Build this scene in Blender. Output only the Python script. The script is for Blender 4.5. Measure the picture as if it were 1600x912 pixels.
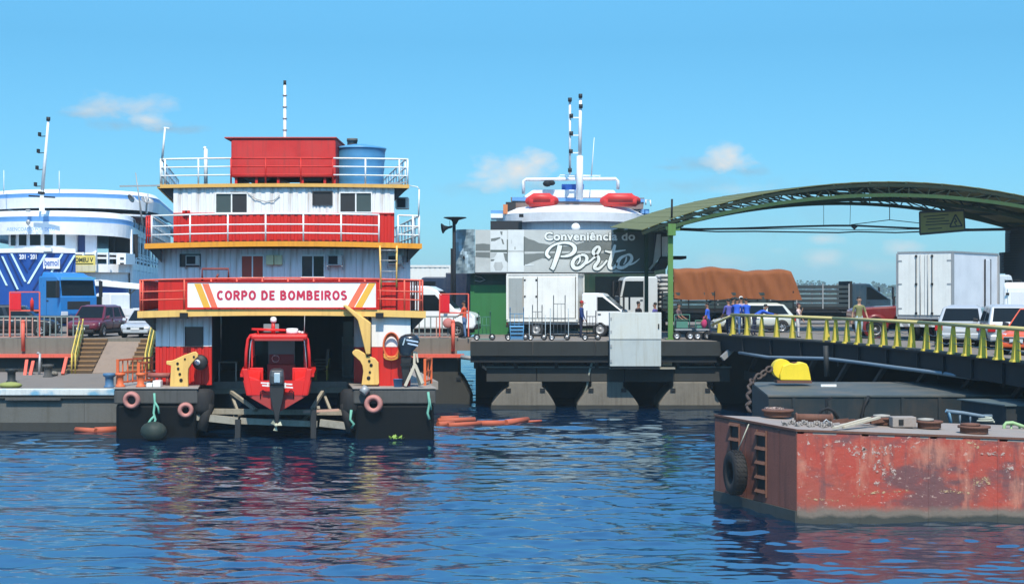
import bpy, bmesh, math, random
import numpy as np
from mathutils import Vector, Matrix
random.seed(7)
rng = np.random.default_rng(11)
for o in list(bpy.data.objects):
    bpy.data.objects.remove(o)
SC = bpy.context.scene
COL = SC.collection
R = math.radians

# ------------------------------------------------------------------ camera
EYE, F, CX, CY = 5.5, 2400.0, 800.0, 456.0
cam = bpy.data.cameras.new("camera")
cam.sensor_width = 36.0
cam.lens = F / 1600.0 * 36.0
cam.clip_start = 0.5
cam.clip_end = 20000
camo = bpy.data.objects.new("camera", cam)
COL.objects.link(camo)
camo.location = (0, 0, EYE)
camo.rotation_euler = (R(90), 0, 0)
SC.camera = camo

# ------------------------------------------------------------------ light
SUN_EL, SUN_AZ = R(55), R(176)      # azimuth from +Y, clockwise: behind the camera
SC.view_settings.view_transform = 'Standard'
SC.view_settings.look = 'None'
SC.view_settings.gamma = 1.0
SC.view_settings.exposure = 0.15
SC.render.engine = 'CYCLES'
SC.cycles.use_denoising = True
SC.cycles.max_bounces = 6
SC.cycles.diffuse_bounces = 3
SC.cycles.glossy_bounces = 3
SC.cycles.volume_bounces = 0
SC.cycles.caustics_reflective = False
SC.cycles.caustics_refractive = False

sl = bpy.data.lights.new("sun", 'SUN')
sl.energy = 5.0
sl.angle = R(0.53)
sl.color = (1.0, 0.90, 0.76)
so = bpy.data.objects.new("sun", sl)
COL.objects.link(so)
sdir = Vector((math.sin(SUN_AZ) * math.cos(SUN_EL), math.cos(SUN_AZ) * math.cos(SUN_EL), math.sin(SUN_EL)))
so.rotation_euler = (-sdir).to_track_quat('-Z', 'Y').to_euler()
so.location = (0, -20, 60)

W = bpy.data.worlds.new("World")
SC.world = W
W.use_nodes = True
wt = W.node_tree
wt.nodes.clear()
def wn(t, **kw):
    n = wt.nodes.new(t)
    for k, v in kw.items():
        setattr(n, k, v)
    return n
def wl(a, b): wt.links.new(a, b)
def wmath(op, a, b=None, clamp=False):
    n = wn('ShaderNodeMath', operation=op)
    n.use_clamp = clamp
    for i, x in enumerate((a, b)):
        if x is None: continue
        if isinstance(x, (int, float)): n.inputs[i].default_value = x
        else: wl(x, n.inputs[i])
    return n.outputs[0]
sky = wn('ShaderNodeTexSky')
sky.sky_type = 'NISHITA'
sky.sun_disc = False
sky.sun_elevation = SUN_EL
sky.sun_rotation = SUN_AZ
sky.altitude = 0
sky.air_density = 1.0
sky.dust_density = 0.35
sky.ozone_density = 3.0
tint = wn('ShaderNodeMix', data_type='RGBA', blend_type='MULTIPLY')
tint.inputs[0].default_value = 1.0
wl(sky.outputs[0], tint.inputs[6])
# clouds: in the direction of view, so they stand still in the sky
tc = wn('ShaderNodeTexCoord')
sep = wn('ShaderNodeSeparateXYZ')
wl(tc.outputs['Generated'], sep.inputs[0])
hz = wn('ShaderNodeMix', data_type='RGBA')
hz.inputs[6].default_value = (0.44, 0.88, 1.30, 1); hz.inputs[7].default_value = (0.50, 1.14, 1.30, 1)
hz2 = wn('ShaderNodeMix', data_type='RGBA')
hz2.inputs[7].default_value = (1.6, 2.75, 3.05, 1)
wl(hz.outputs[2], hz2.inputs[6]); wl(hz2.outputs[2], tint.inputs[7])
ay = wmath('MAXIMUM', wmath('ABSOLUTE', sep.outputs[1]), 0.02)
U = wmath('DIVIDE', sep.outputs[0], ay)
V = wmath('DIVIDE', sep.outputs[2], ay)
wl(wmath('MULTIPLY', wmath('ABSOLUTE', sep.outputs[2]), 5.0, True), hz.inputs[0])
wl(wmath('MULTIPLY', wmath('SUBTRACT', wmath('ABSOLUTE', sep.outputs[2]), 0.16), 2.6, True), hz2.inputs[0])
comb = wn('ShaderNodeCombineXYZ')
wl(U, comb.inputs[0]); wl(wmath('MULTIPLY', V, 1.5), comb.inputs[1])
nz = wn('ShaderNodeTexNoise'); nz.inputs['Scale'].default_value = 42; nz.inputs['Detail'].default_value = 6; nz.inputs['Roughness'].default_value = 0.58
nz.inputs['Distortion'].default_value = 0.15
wl(comb.outputs[0], nz.inputs['Vector'])
nz2 = wn('ShaderNodeTexNoise'); nz2.inputs['Scale'].default_value = 13; nz2.inputs['Detail'].default_value = 5
wl(comb.outputs[0], nz2.inputs['Vector'])
nb = wmath('SUBTRACT', nz.outputs['Fac'], 0.5)
nb2 = wmath('SUBTRACT', nz2.outputs['Fac'], 0.5)
def cloud(px, py, a, b, k=1.0):
    u0, v0 = (px - CX) / F, (CY - py) / F
    du = wmath('DIVIDE', wmath('SUBTRACT', U, u0), a / F)
    dv = wmath('DIVIDE', wmath('SUBTRACT', V, v0), b / F)
    d = wmath('SQRT', wmath('ADD', wmath('MULTIPLY', du, du), wmath('MULTIPLY', dv, dv)))
    e = wmath('ADD', wmath('SUBTRACT', 1.0, d), wmath('ADD', wmath('MULTIPLY', nb, 2.4), wmath('MULTIPLY', nb2, 1.2)))
    return wmath('MULTIPLY', wmath('MULTIPLY', e, 0.9, True), k)
def cmax(l):
    r = l[0]
    for x in l[1:]: r = wmath('MAXIMUM', r, x)
    return r
bright = cmax([cloud(840, 252, 34, 16, .9), cloud(760, 276, 40, 14, .7), cloud(1118, 252, 26, 10, .5), cloud(170, 164, 46, 12, .5), cloud(808, 262, 74, 30, 1.0), cloud(775, 284, 66, 18, 0.8), cloud(1142, 243, 38, 24, 1.0), cloud(196, 166, 84, 24, 0.62), cloud(228, 188, 42, 18, 0.72), cloud(140, 172, 50, 12, .5),
               cloud(1284, 404, 36, 18, 0.55), cloud(1412, 384, 34, 14, 0.55), cloud(1290, 374, 40, 10, 0.5),
               cloud(1150, 298, 60, 12, 0.25), cloud(1130, 410, 60, 20, 0.22), cloud(1360, 418, 40, 14, 0.26), cloud(1215, 392, 30, 9, 0.2)])
dark = cmax([cloud(260, 202, 60, 7, .6), cloud(130, 178, 50, 8, .5), cloud(1050, 262, 40, 8, .5), cloud(1170, 268, 40, 8, .4), cloud(205, 196, 82, 13, 0.55), cloud(175, 172, 90, 18, 0.4), cloud(1095, 258, 80, 13, 0.4), cloud(1075, 290, 95, 18, 0.35), cloud(735, 292, 60, 16, 0.3), cloud(840, 292, 90, 12, 0.35),
             cloud(1300, 330, 300, 60, 0.16)])
def over(prev, fac, col):
    m = wn('ShaderNodeMix', data_type='RGBA')
    wl(fac, m.inputs[0]); wl(prev, m.inputs[6]); m.inputs[7].default_value = col
    return m.outputs[2]
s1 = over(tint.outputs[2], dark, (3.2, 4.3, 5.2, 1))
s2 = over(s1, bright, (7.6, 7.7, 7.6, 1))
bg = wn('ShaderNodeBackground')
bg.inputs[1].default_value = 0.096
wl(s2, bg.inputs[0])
wo = wn('ShaderNodeOutputWorld')
wl(bg.outputs[0], wo.inputs[0])
try:
    W.cycles.sampling_method = 'MANUAL'; W.cycles.sample_map_resolution = 512
except Exception: pass

# ------------------------------------------------------------------ helpers
def P(px, py, Y):
    """the point at depth Y that lies along a line of sight"""
    return Vector(((px - CX) * Y / F, Y, EYE - (py - CY) * Y / F))
def X(px, Y): return (px - CX) * Y / F
def Z(py, Y): return EYE - (py - CY) * Y / F

def lin(h):
    h = h.lstrip('#')
    v = [int(h[i:i + 2], 16) / 255 for i in (0, 2, 4)]
    return tuple(c / 12.92 if c <= 0.04045 else ((c + 0.055) / 1.055) ** 2.4 for c in v) + (1,)

MATS = {}
def mat(name, col, rough=0.5, dirt=0.25, dcol=(0.10, 0.085, 0.07), streak=0.25, scale=1.0, metal=0.0, bump=0.15, var=0.12, spec=0.28, coat=0.0):
    """weathered surface: base colour, soft variation, rain streaks, grime and fine relief"""
    if name in MATS: return MATS[name]
    m = bpy.data.materials.new(name)
    m.use_nodes = True
    t = m.node_tree; N = t.nodes; L = t.links
    b = N['Principled BSDF']
    if isinstance(col, str): col = lin(col)
    if len(col) == 3: col = tuple(col) + (1,)
    tcn = N.new('ShaderNodeTexCoord')
    n1 = N.new('ShaderNodeTexNoise'); n1.inputs['Scale'].default_value = 1.1 * scale; n1.inputs['Detail'].default_value = 7; n1.inputs['Roughness'].default_value = 0.62
    L.new(tcn.outputs['Object'], n1.inputs['Vector'])
    mp = N.new('ShaderNodeMapping'); mp.inputs['Scale'].default_value = (5 * scale, 5 * scale, 0.35 * scale)
    L.new(tcn.outputs['Object'], mp.inputs['Vector'])
    n2 = N.new('ShaderNodeTexNoise'); n2.inputs['Scale'].default_value = 1.3; n2.inputs['Detail'].default_value = 4
    L.new(mp.outputs[0], n2.inputs['Vector'])
    n3 = N.new('ShaderNodeTexNoise'); n3.inputs['Scale'].default_value = 26 * scale; n3.inputs['Detail'].default_value = 5
    L.new(tcn.outputs['Object'], n3.inputs['Vector'])
    def ramp(src, lo, hi, k):
        r = N.new('ShaderNodeMapRange'); r.inputs[1].default_value = lo; r.inputs[2].default_value = hi; r.inputs[3].default_value = 0; r.inputs[4].default_value = k
        L.new(src, r.inputs[0]); return r.outputs[0]
    hsv = N.new('ShaderNodeHueSaturation')
    hsv.inputs['Color'].default_value = col
    r0 = N.new('ShaderNodeMapRange'); r0.inputs[1].default_value = 0.3; r0.inputs[2].default_value = 0.7; r0.inputs[3].default_value = 1 - var; r0.inputs[4].default_value = 1 + var
    L.new(n1.outputs['Fac'], r0.inputs[0]); L.new(r0.outputs[0], hsv.inputs['Value'])
    cur = hsv.outputs[0]
    def mix(fac, c2):
        nonlocal cur
        x = N.new('ShaderNodeMix'); x.data_type = 'RGBA'
        L.new(fac, x.inputs[0]); L.new(cur, x.inputs[6]); x.inputs[7].default_value = tuple(c2)[:3] + (1,)
        cur = x.outputs[2]
    if streak > 0: mix(ramp(n2.outputs['Fac'], 0.5, 0.78, streak), dcol)
    if dirt > 0:
        mm = N.new('ShaderNodeMath'); mm.operation = 'ADD'
        L.new(n1.outputs['Fac'], mm.inputs[0])
        m2 = N.new('ShaderNodeMath'); m2.operation = 'MULTIPLY'; m2.inputs[1].default_value = 0.35
        L.new(n3.outputs['Fac'], m2.inputs[0]); L.new(m2.outputs[0], mm.inputs[1])
        mix(ramp(mm.outputs[0], 0.62, 0.92, dirt), dcol)
    L.new(cur, b.inputs['Base Color'])
    rr = N.new('ShaderNodeMapRange'); rr.inputs[3].default_value = max(0.02, rough - 0.1); rr.inputs[4].default_value = min(1, rough + 0.14)
    L.new(n1.outputs['Fac'], rr.inputs[0]); L.new(rr.outputs[0], b.inputs['Roughness'])
    b.inputs['Metallic'].default_value = metal
    b.inputs['Specular IOR Level'].default_value = spec
    b.inputs['Coat Weight'].default_value = coat
    if bump > 0:
        bp = N.new('ShaderNodeBump'); bp.inputs['Strength'].default_value = bump; bp.inputs['Distance'].default_value = 0.02
        L.new(n3.outputs['Fac'], bp.inputs['Height']); L.new(bp.outputs[0], b.inputs['Normal'])
    MATS[name] = m
    return m
def plain(name, col, rough=0.5, metal=0.0, spec=0.5, coat=0.0):
    return mat(name, col, rough, dirt=0, streak=0, metal=metal, bump=0.03, var=0.06, spec=spec, coat=coat)

# shared materials
M_RED = mat('red_paint', (0.60, 0.026, 0.018), 0.42, 0.35, (0.26, 0.018, 0.016), 0.6)
M_SALMON = mat('salmon_paint', (0.76, 0.13, 0.085), 0.5, 0.35, (0.25, 0.09, 0.05), 0.45)
M_WHITE = mat('white_paint', (0.80, 0.80, 0.77), 0.45, 0.22, (0.32, 0.28, 0.22), 0.2)
M_RAILW = mat('white_rail_paint', (0.82, 0.84, 0.82), 0.4, 0.2, (0.35, 0.25, 0.16), 0.1)
M_WALLW = mat('white_wall_sheet', (0.78, 0.79, 0.79), 0.5, 0.22, (0.30, 0.22, 0.15), 0.72)
M_ORANGE = mat('orange_yellow_paint', (0.78, 0.33, 0.03), 0.45, 0.3, (0.3, 0.12, 0.04), 0.4)
M_YELLOW = mat('cream_yellow_paint', (0.80, 0.51, 0.15), 0.45, 0.2, (0.35, 0.18, 0.06), 0.4)
M_YEL = mat('yellow_paint', (0.58, 0.47, 0.07), 0.85, 0.5, (0.2, 0.14, 0.05), 0.6, 2, spec=0.1)
M_HULLBLK = mat('black_hull_paint', (0.005, 0.006, 0.007), 0.55, 0.25, (0.012, 0.011, 0.009), 0.2, spec=0.1)
M_BANDGRY = mat('grey_rubbing_band', (0.085, 0.085, 0.08), 0.75, 0.6, (0.03, 0.03, 0.028), 0.5, 2)
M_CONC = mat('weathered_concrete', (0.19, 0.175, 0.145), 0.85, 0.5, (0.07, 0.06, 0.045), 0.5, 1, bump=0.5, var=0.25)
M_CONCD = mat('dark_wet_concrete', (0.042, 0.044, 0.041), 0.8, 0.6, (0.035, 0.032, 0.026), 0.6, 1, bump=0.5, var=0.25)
M_ASPH = mat('dusty_deck_asphalt', (0.20, 0.175, 0.15), 0.9, 0.4, (0.09, 0.08, 0.065), 0.0, 1, bump=0.5, var=0.2)
M_DECKST = mat('steel_deck_plate', (0.30, 0.28, 0.25), 0.6, 0.5, (0.13, 0.07, 0.04), 0.2)
M_STEELD = mat('dark_steel', (0.013, 0.017, 0.021), 0.65, 0.5, (0.034, 0.026, 0.02), 0.4, spec=0.18)
M_TEAL = mat('dark_teal_steel', (0.014, 0.024, 0.029), 0.6, 0.5, (0.07, 0.05, 0.035), 0.3, spec=0.3)
M_GALV = mat('galvanised_steel', (0.36, 0.37, 0.37), 0.45, 0.4, (0.15, 0.10, 0.07), 0.2, metal=0.3)
M_BEAM = mat('worn_timber_beam', (0.34, 0.32, 0.26), 0.8, 0.6, (0.08, 0.07, 0.05), 0.3)
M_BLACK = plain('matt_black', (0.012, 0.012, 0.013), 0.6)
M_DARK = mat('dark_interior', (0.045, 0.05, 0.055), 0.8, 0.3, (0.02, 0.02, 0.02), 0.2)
M_RUB = mat('black_rubber', (0.018, 0.018, 0.019), 0.75, 0.4, (0.06, 0.055, 0.045), 0.1, 2, bump=0.3)
M_PINKTYRE = mat('pink_painted_rubber', (0.50, 0.22, 0.19), 0.75, 0.45, (0.12, 0.06, 0.05), 0.2, 3)
M_GLASS = plain('dark_window_glass', (0.008, 0.011, 0.013), 0.05, spec=0.22)
M_GLASSG = plain('grey_window_glass', (0.06, 0.08, 0.078), 0.12, spec=0.3)
M_CHROME = plain('bright_trim', (0.70, 0.71, 0.72), 0.25, metal=0.7)
M_TYRE = plain('tyre_rubber', (0.015, 0.015, 0.016), 0.8)
M_RIM = plain('silver_rim', (0.45, 0.46, 0.47), 0.35, metal=0.6)
M_HEAD = plain('headlight_lens', (0.62, 0.66, 0.70), 0.1, spec=0.8)
M_TAIL = plain('red_tail_lens', (0.42, 0.012, 0.015), 0.15)
M_PLATE = plain('number_plate', (0.62, 0.63, 0.62), 0.5)
M_GREENST = mat('green_steel_paint', (0.10, 0.24, 0.06), 0.5, 0.4, (0.10, 0.06, 0.03), 0.3)
M_GREEND = mat('dark_green_steel', (0.022, 0.055, 0.030), 0.55, 0.4, (0.05, 0.035, 0.02), 0.3)
M_ROPEG = mat('green_rope', (0.16, 0.42, 0.32), 0.85, 0.3, (0.05, 0.1, 0.08), 0)
M_ROPE = mat('pale_rope', (0.42, 0.44, 0.36), 0.85, 0.4, (0.12, 0.11, 0.08), 0)
M_RUST = mat('rusty_steel', (0.16, 0.075, 0.05), 0.8, 0.5, (0.05, 0.03, 0.025), 0.4, 2, bump=0.5, var=0.3)
M_BLUEP = mat('blue_plastic', (0.07, 0.22, 0.45), 0.4, 0.15, (0.2, 0.2, 0.2), 0.1)
M_LTBLUE = mat('light_blue_paint', (0.22, 0.42, 0.56), 0.5, 0.25, (0.1, 0.1, 0.1), 0.1)

class B:
    """collects faces, then links them as ONE mesh object"""
    def __init__(s): s.v = []; s.f = []; s.m = []; s.sm = []; s.mi = 0; s.T = None
    def add(s, vs, fs, smooth=False):
        n = len(s.v)
        if s.T is not None: vs = [s.T @ Vector(v) for v in vs]
        s.v.extend([tuple(v) for v in vs])
        for f in fs:
            s.f.append(tuple(i + n for i in f)); s.m.append(s.mi); s.sm.append(smooth)
        return s
    def box(s, x0, x1, y0, y1, z0, z1):
        if x0 > x1: x0, x1 = x1, x0
        if y0 > y1: y0, y1 = y1, y0
        if z0 > z1: z0, z1 = z1, z0
        v = [(x0, y0, z0), (x1, y0, z0), (x1, y1, z0), (x0, y1, z0), (x0, y0, z1), (x1, y0, z1), (x1, y1, z1), (x0, y1, z1)]
        return s.add(v, [(0, 3, 2, 1), (4, 5, 6, 7), (0, 1, 5, 4), (1, 2, 6, 5), (2, 3, 7, 6), (3, 0, 4, 7)])
    def hexa(s, v):
        """v: bottom 4 (ccw from above) then top 4"""
        return s.add(v, [(0, 3, 2, 1), (4, 5, 6, 7), (0, 1, 5, 4), (1, 2, 6, 5), (2, 3, 7, 6), (3, 0, 4, 7)])
    def frame_of(s, p, q, up=(0, 0, 1)):
        p, q = Vector(p), Vector(q); d = (q - p)
        if d.length < 1e-9: d = Vector((0, 0, 1e-6))
        d = d.normalized(); u = Vector(up)
        if abs(d.dot(u)) > 0.98: u = Vector((0, 1, 0)) if abs(d.z) > 0.9 else Vector((0, 0, 1))
        a = d.cross(u).normalized(); b = a.cross(d).normalized()
        return p, q, a, b
    def bar(s, p, q, w, h=None, up=(0, 0, 1)):
        h = w if h is None else h
        p, q, a, b = s.frame_of(p, q, up)
        a = a * w / 2; b = b * h / 2
        v = [p - a - b, p + a - b, p + a + b, p - a + b, q - a - b, q + a - b, q + a + b, q - a + b]
        return s.add(v, [(0, 1, 2, 3), (7, 6, 5, 4), (0, 4, 5, 1), (1, 5, 6, 2), (2, 6, 7, 3), (3, 7, 4, 0)])
    def tube(s, p, q, r, r2=None, n=8, caps=True):
        r2 = r if r2 is None else r2
        p, q, a, b = s.frame_of(p, q)
        v = []
        for c, rr in ((p, r), (q, r2)):
            for i in range(n):
                t = 2 * math.pi * i / n
                v.append(c + a * (rr * math.cos(t)) + b * (rr * math.sin(t)))
        s.add(v, [(i, (i + 1) % n, n + (i + 1) % n, n + i) for i in range(n)], True)
        if caps: s.add(v, [tuple(range(n))[::-1], tuple(range(n, 2 * n))])
        return s
    def path(s, pts, r, n=6, closed=False):
        pts = [Vector(p) for p in pts]; k = len(pts); v = []
        pa = None
        for i, p in enumerate(pts):
            if closed: d = pts[(i + 1) % k] - pts[i - 1]
            else: d = pts[min(i + 1, k - 1)] - pts[max(i - 1, 0)]
            d.normalize()
            if pa is None:
                u = Vector((0, 0, 1)) if abs(d.z) < 0.9 else Vector((0, 1, 0))
                a = d.cross(u).normalized()
            else: a = (pa - d * pa.dot(d)).normalized()
            pa = a; b = a.cross(d)
            rr = r[i] if isinstance(r, (list, tuple)) else r
            for j in range(n):
                t = 2 * math.pi * j / n
                v.append(p + a * (rr * math.cos(t)) + b * (rr * math.sin(t)))
        f = []
        for i in range(k if closed else k - 1):
            i2 = (i + 1) % k
            for j in range(n):
                f.append((i * n + j, i * n + (j + 1) % n, i2 * n + (j + 1) % n, i2 * n + j))
        s.add(v, f, True)
        if not closed: s.add(v, [tuple(range(n))[::-1], tuple(range((k - 1) * n, k * n))])
        return s
    def prism(s, poly, lo, hi, ax='y'):
        """poly of 2D points extruded along ax: 'y' -> (x,z), 'x' -> (y,z), 'z' -> (x,y)"""
        def m(p, t):
            return (p[0], t, p[1]) if ax == 'y' else ((t, p[0], p[1]) if ax == 'x' else (p[0], p[1], t))
        n = len(poly)
        v = [m(p, lo) for p in poly] + [m(p, hi) for p in poly]
        return s.add(v, [tuple(range(n)), tuple(range(n, 2 * n))[::-1]] + [(i, n + i, n + (i + 1) % n, (i + 1) % n) for i in range(n)])
    def lathe(s, prof, c=(0, 0, 0), ax=(0, 0, 1), n=16, smooth=True):
        """prof: (radius, distance along the axis)"""
        c = Vector(c); d = Vector(ax).normalized()
        u = Vector((0, 0, 1)) if abs(d.z) < 0.9 else Vector((0, 1, 0))
        a = d.cross(u).normalized(); b = a.cross(d)
        v = []
        for r, h in prof:
            for i in range(n):
                t = 2 * math.pi * i / n
                v.append(c + d * h + a * (r * math.cos(t)) + b * (r * math.sin(t)))
        k = len(prof)
        return s.add(v, [(i * n + j, i * n + (j + 1) % n, (i + 1) * n + (j + 1) % n, (i + 1) * n + j) for i in range(k - 1) for j in range(n)], smooth)
    def torus(s, c, ax, R0, r, n=20, m=8, sx=1.0):
        prof = [(R0 + r * math.cos(2 * math.pi * i / m), sx * r * math.sin(2 * math.pi * i / m)) for i in range(m + 1)]
        return s.lathe(prof, c, ax, n)
    def ball(s, c, rx, ry=None, rz=None, n=12, m=8):
        ry = rx if ry is None else ry; rz = rx if rz is None else rz
        c = Vector(c); v = []
        for i in range(m + 1):
            ph = math.pi * i / m
            for j in range(n):
                t = 2 * math.pi * j / n
                v.append((c.x + rx * math.sin(ph) * math.cos(t), c.y + ry * math.sin(ph) * math.sin(t), c.z - rz * math.cos(ph)))
        return s.add(v, [(i * n + j, i * n + (j + 1) % n, (i + 1) * n + (j + 1) % n, (i + 1) * n + j) for i in range(m) for j in range(n)], True)
    def loft(s, rings, smooth=False, caps=True):
        n = len(rings[0]); v = [p for r in rings for p in r]; k = len(rings)
        s.add(v, [(i * n + j, i * n + (j + 1) % n, (i + 1) * n + (j + 1) % n, (i + 1) * n + j) for i in range(k - 1) for j in range(n)], smooth)
        if caps: s.add(v, [tuple(range(n))[::-1], tuple(range((k - 1) * n, k * n))])
        return s
    def slab(s, quad, t=0.015, inset=0.0, margins=None):
        """a thin solid plate on a quad a,b,c,d (ccw seen from outside), proud by t; margins (left,right,bottom,top) as fractions"""
        a, b, c, d = [Vector(p) for p in quad]
        l, r, bo, to = margins or (inset,) * 4
        def q(u, w): return (a * (1 - u) + b * u) * (1 - w) + (d * (1 - u) + c * u) * w
        pts = [q(l, bo), q(1 - r, bo), q(1 - r, 1 - to), q(l, 1 - to)]
        nrm = (pts[1] - pts[0]).cross(pts[3] - pts[0]).normalized()
        return s.hexa([p - nrm * 0.012 for p in pts] + [p + nrm * t for p in pts])
    def mesh(s, name, mats, org=(0, 0, 0)):
        me = bpy.data.meshes.new(name)
        ox, oy, oz = org
        me.from_pydata([(x - ox, y - oy, z - oz) for x, y, z in s.v], [], s.f)
        if not isinstance(mats, (list, tuple)): mats = [mats]
        for m in mats: me.materials.append(m)
        me.polygons.foreach_set('material_index', s.m)
        me.polygons.foreach_set('use_smooth', s.sm)
        bm = bmesh.new(); bm.from_mesh(me)
        bmesh.ops.remove_doubles(bm, verts=bm.verts, dist=1e-5)
        bmesh.ops.recalc_face_normals(bm, faces=bm.faces)
        bm.to_mesh(me); bm.free()
        return me
    def build(s, name, mats, parent=None, org=None, bevel=0.0, label=None, local=False, loc=None, rotz=0):
        """world-coordinate shapes are moved to the thing's own origin; local=True keeps them as they are"""
        if org is None:
            org = (0, 0, 0)
            if parent is not None and not local: org = root_loc(parent)
            elif parent is None and not local:
                a = np.array(s.v); org = tuple((a.min(0) + a.max(0)) / 2); org = (org[0], org[1], a.min(0)[2])
        me = s.mesh(name, mats, org)
        o = bpy.data.objects.new(name, me)
        COL.objects.link(o)
        if parent is not None: o.parent = parent
        else: o.location = org if not local else (0, 0, 0)
        if loc is not None: o.location = loc
        if rotz: o.rotation_euler.z = rotz
        if bevel > 0:
            md = o.modifiers.new('edge', 'BEVEL'); md.width = bevel; md.segments = 2; md.limit_method = 'ANGLE'; md.angle_limit = R(40)
        if label: o['label'] = label
        return o
def root_loc(o):
    while o.parent is not None: o = o.parent
    return tuple(o.location)
def inst(name, me, parent, loc, rot=None, scale=None):
    o = bpy.data.objects.new(name, me); COL.objects.link(o)
    if parent is not None: o.parent = parent
    o.location = loc
    if rot: o.rotation_euler = rot
    if scale: o.scale = scale
    return o
def wloc(parent, p):
    r = root_loc(parent); return (p[0] - r[0], p[1] - r[1], p[2] - r[2])
def tag(o, label, cat, group=None):
    o['label'] = label; o['category'] = cat
    if group: o['group'] = group
    return o
def thing(name, label, cat, loc=(0, 0, 0), rotz=0.0, group=None):
    o = bpy.data.objects.new(name, None); COL.objects.link(o)
    o.empty_display_size = 0.3
    o.location = loc; o.rotation_euler = (0, 0, rotz)
    return tag(o, label, cat, group)
KIDS = {}
def kids(o):
    return [c for c in COL.objects if c.parent == o]
def dup(root, loc, rotz=None, label=None, scale=None):
    def cp(o, par):
        c = o.copy(); COL.objects.link(c)
        if par is not None: c.parent = par
        for k in kids(o): cp(k, c)
        return c
    r = cp(root, None)
    r.location = loc
    if rotz is not None: r.rotation_euler = (0, 0, rotz)
    if label: r['label'] = label
    if scale: r.scale = scale
    return r
def struct(o):
    o['kind'] = 'structure'; return o
def text_mesh(name, s, size, m, parent, M, sx=1.0, bold=0.0, thick=0.01, fit=None, spacing=1.0):
    """lettering in the default face as a thin mesh; M places its local x (along) and y (up) axes; fit = width of the line"""
    cu = bpy.data.curves.new(name, 'FONT'); cu.body = s; cu.size = size; cu.extrude = thick; cu.offset = bold; cu.space_character = spacing
    cu.align_x = 'LEFT'; cu.resolution_u = 3
    to = bpy.data.objects.new(name, cu); COL.objects.link(to)
    bpy.context.view_layer.update()
    me = bpy.data.meshes.new_from_object(to.evaluated_get(bpy.context.evaluated_depsgraph_get()))
    bpy.data.objects.remove(to)
    xs = [v.co.x for v in me.vertices]; x0, x1 = min(xs), max(xs)
    k = (fit / (x1 - x0)) if fit else sx
    for v in me.vertices:
        v.co.x = (v.co.x - x0) * k
    me.transform(M)
    me.materials.clear(); me.materials.append(m)
    o = bpy.data.objects.new(name, me); COL.objects.link(o)
    o.parent = parent
    return o
def facing(p, right=(1, 0, 0), up=(0, 0, 1)):
    """matrix that stands lettering at p, reading along `right`, upright along `up`"""
    r = Vector(right).normalized(); u = Vector(up).normalized(); n = r.cross(u)
    m = Matrix((( r.x, u.x, n.x, p[0]), (r.y, u.y, n.y, p[1]), (r.z, u.z, n.z, p[2]), (0, 0, 0, 1)))
    return m
# ================================================================== WATER
def water_mat():
    m = bpy.data.materials.new('river_water'); m.use_nodes = True
    t = m.node_tree; b = t.nodes['Principled BSDF']
    b.inputs['Base Color'].default_value = (0.001, 0.012, 0.036, 1)
    b.inputs['Roughness'].default_value = 0.03
    b.inputs['IOR'].default_value = 5.5
    b.inputs['Specular Tint'].default_value = (0.80, 0.95, 1.0, 1)
    tcn = t.nodes.new('ShaderNodeTexCoord')
    mp = t.nodes.new('ShaderNodeMapping'); mp.inputs['Scale'].default_value = (0.42, 1.25, 1)
    t.links.new(tcn.outputs['Object'], mp.inputs[0])
    n = t.nodes.new('ShaderNodeTexNoise'); n.inputs['Scale'].default_value = 4.2; n.inputs['Detail'].default_value = 5; n.inputs['Roughness'].default_value = 0.6
    t.links.new(mp.outputs[0], n.inputs['Vector'])
    bp = t.nodes.new('ShaderNodeBump'); bp.inputs['Strength'].default_value = 0.05; bp.inputs['Distance'].default_value = 0.10
    t.links.new(n.outputs['Fac'], bp.inputs['Height']); t.links.new(bp.outputs[0], b.inputs['Normal'])
    return m
M_WATER = water_mat()
WSL, WSH = 0.0195, 0.024
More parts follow.
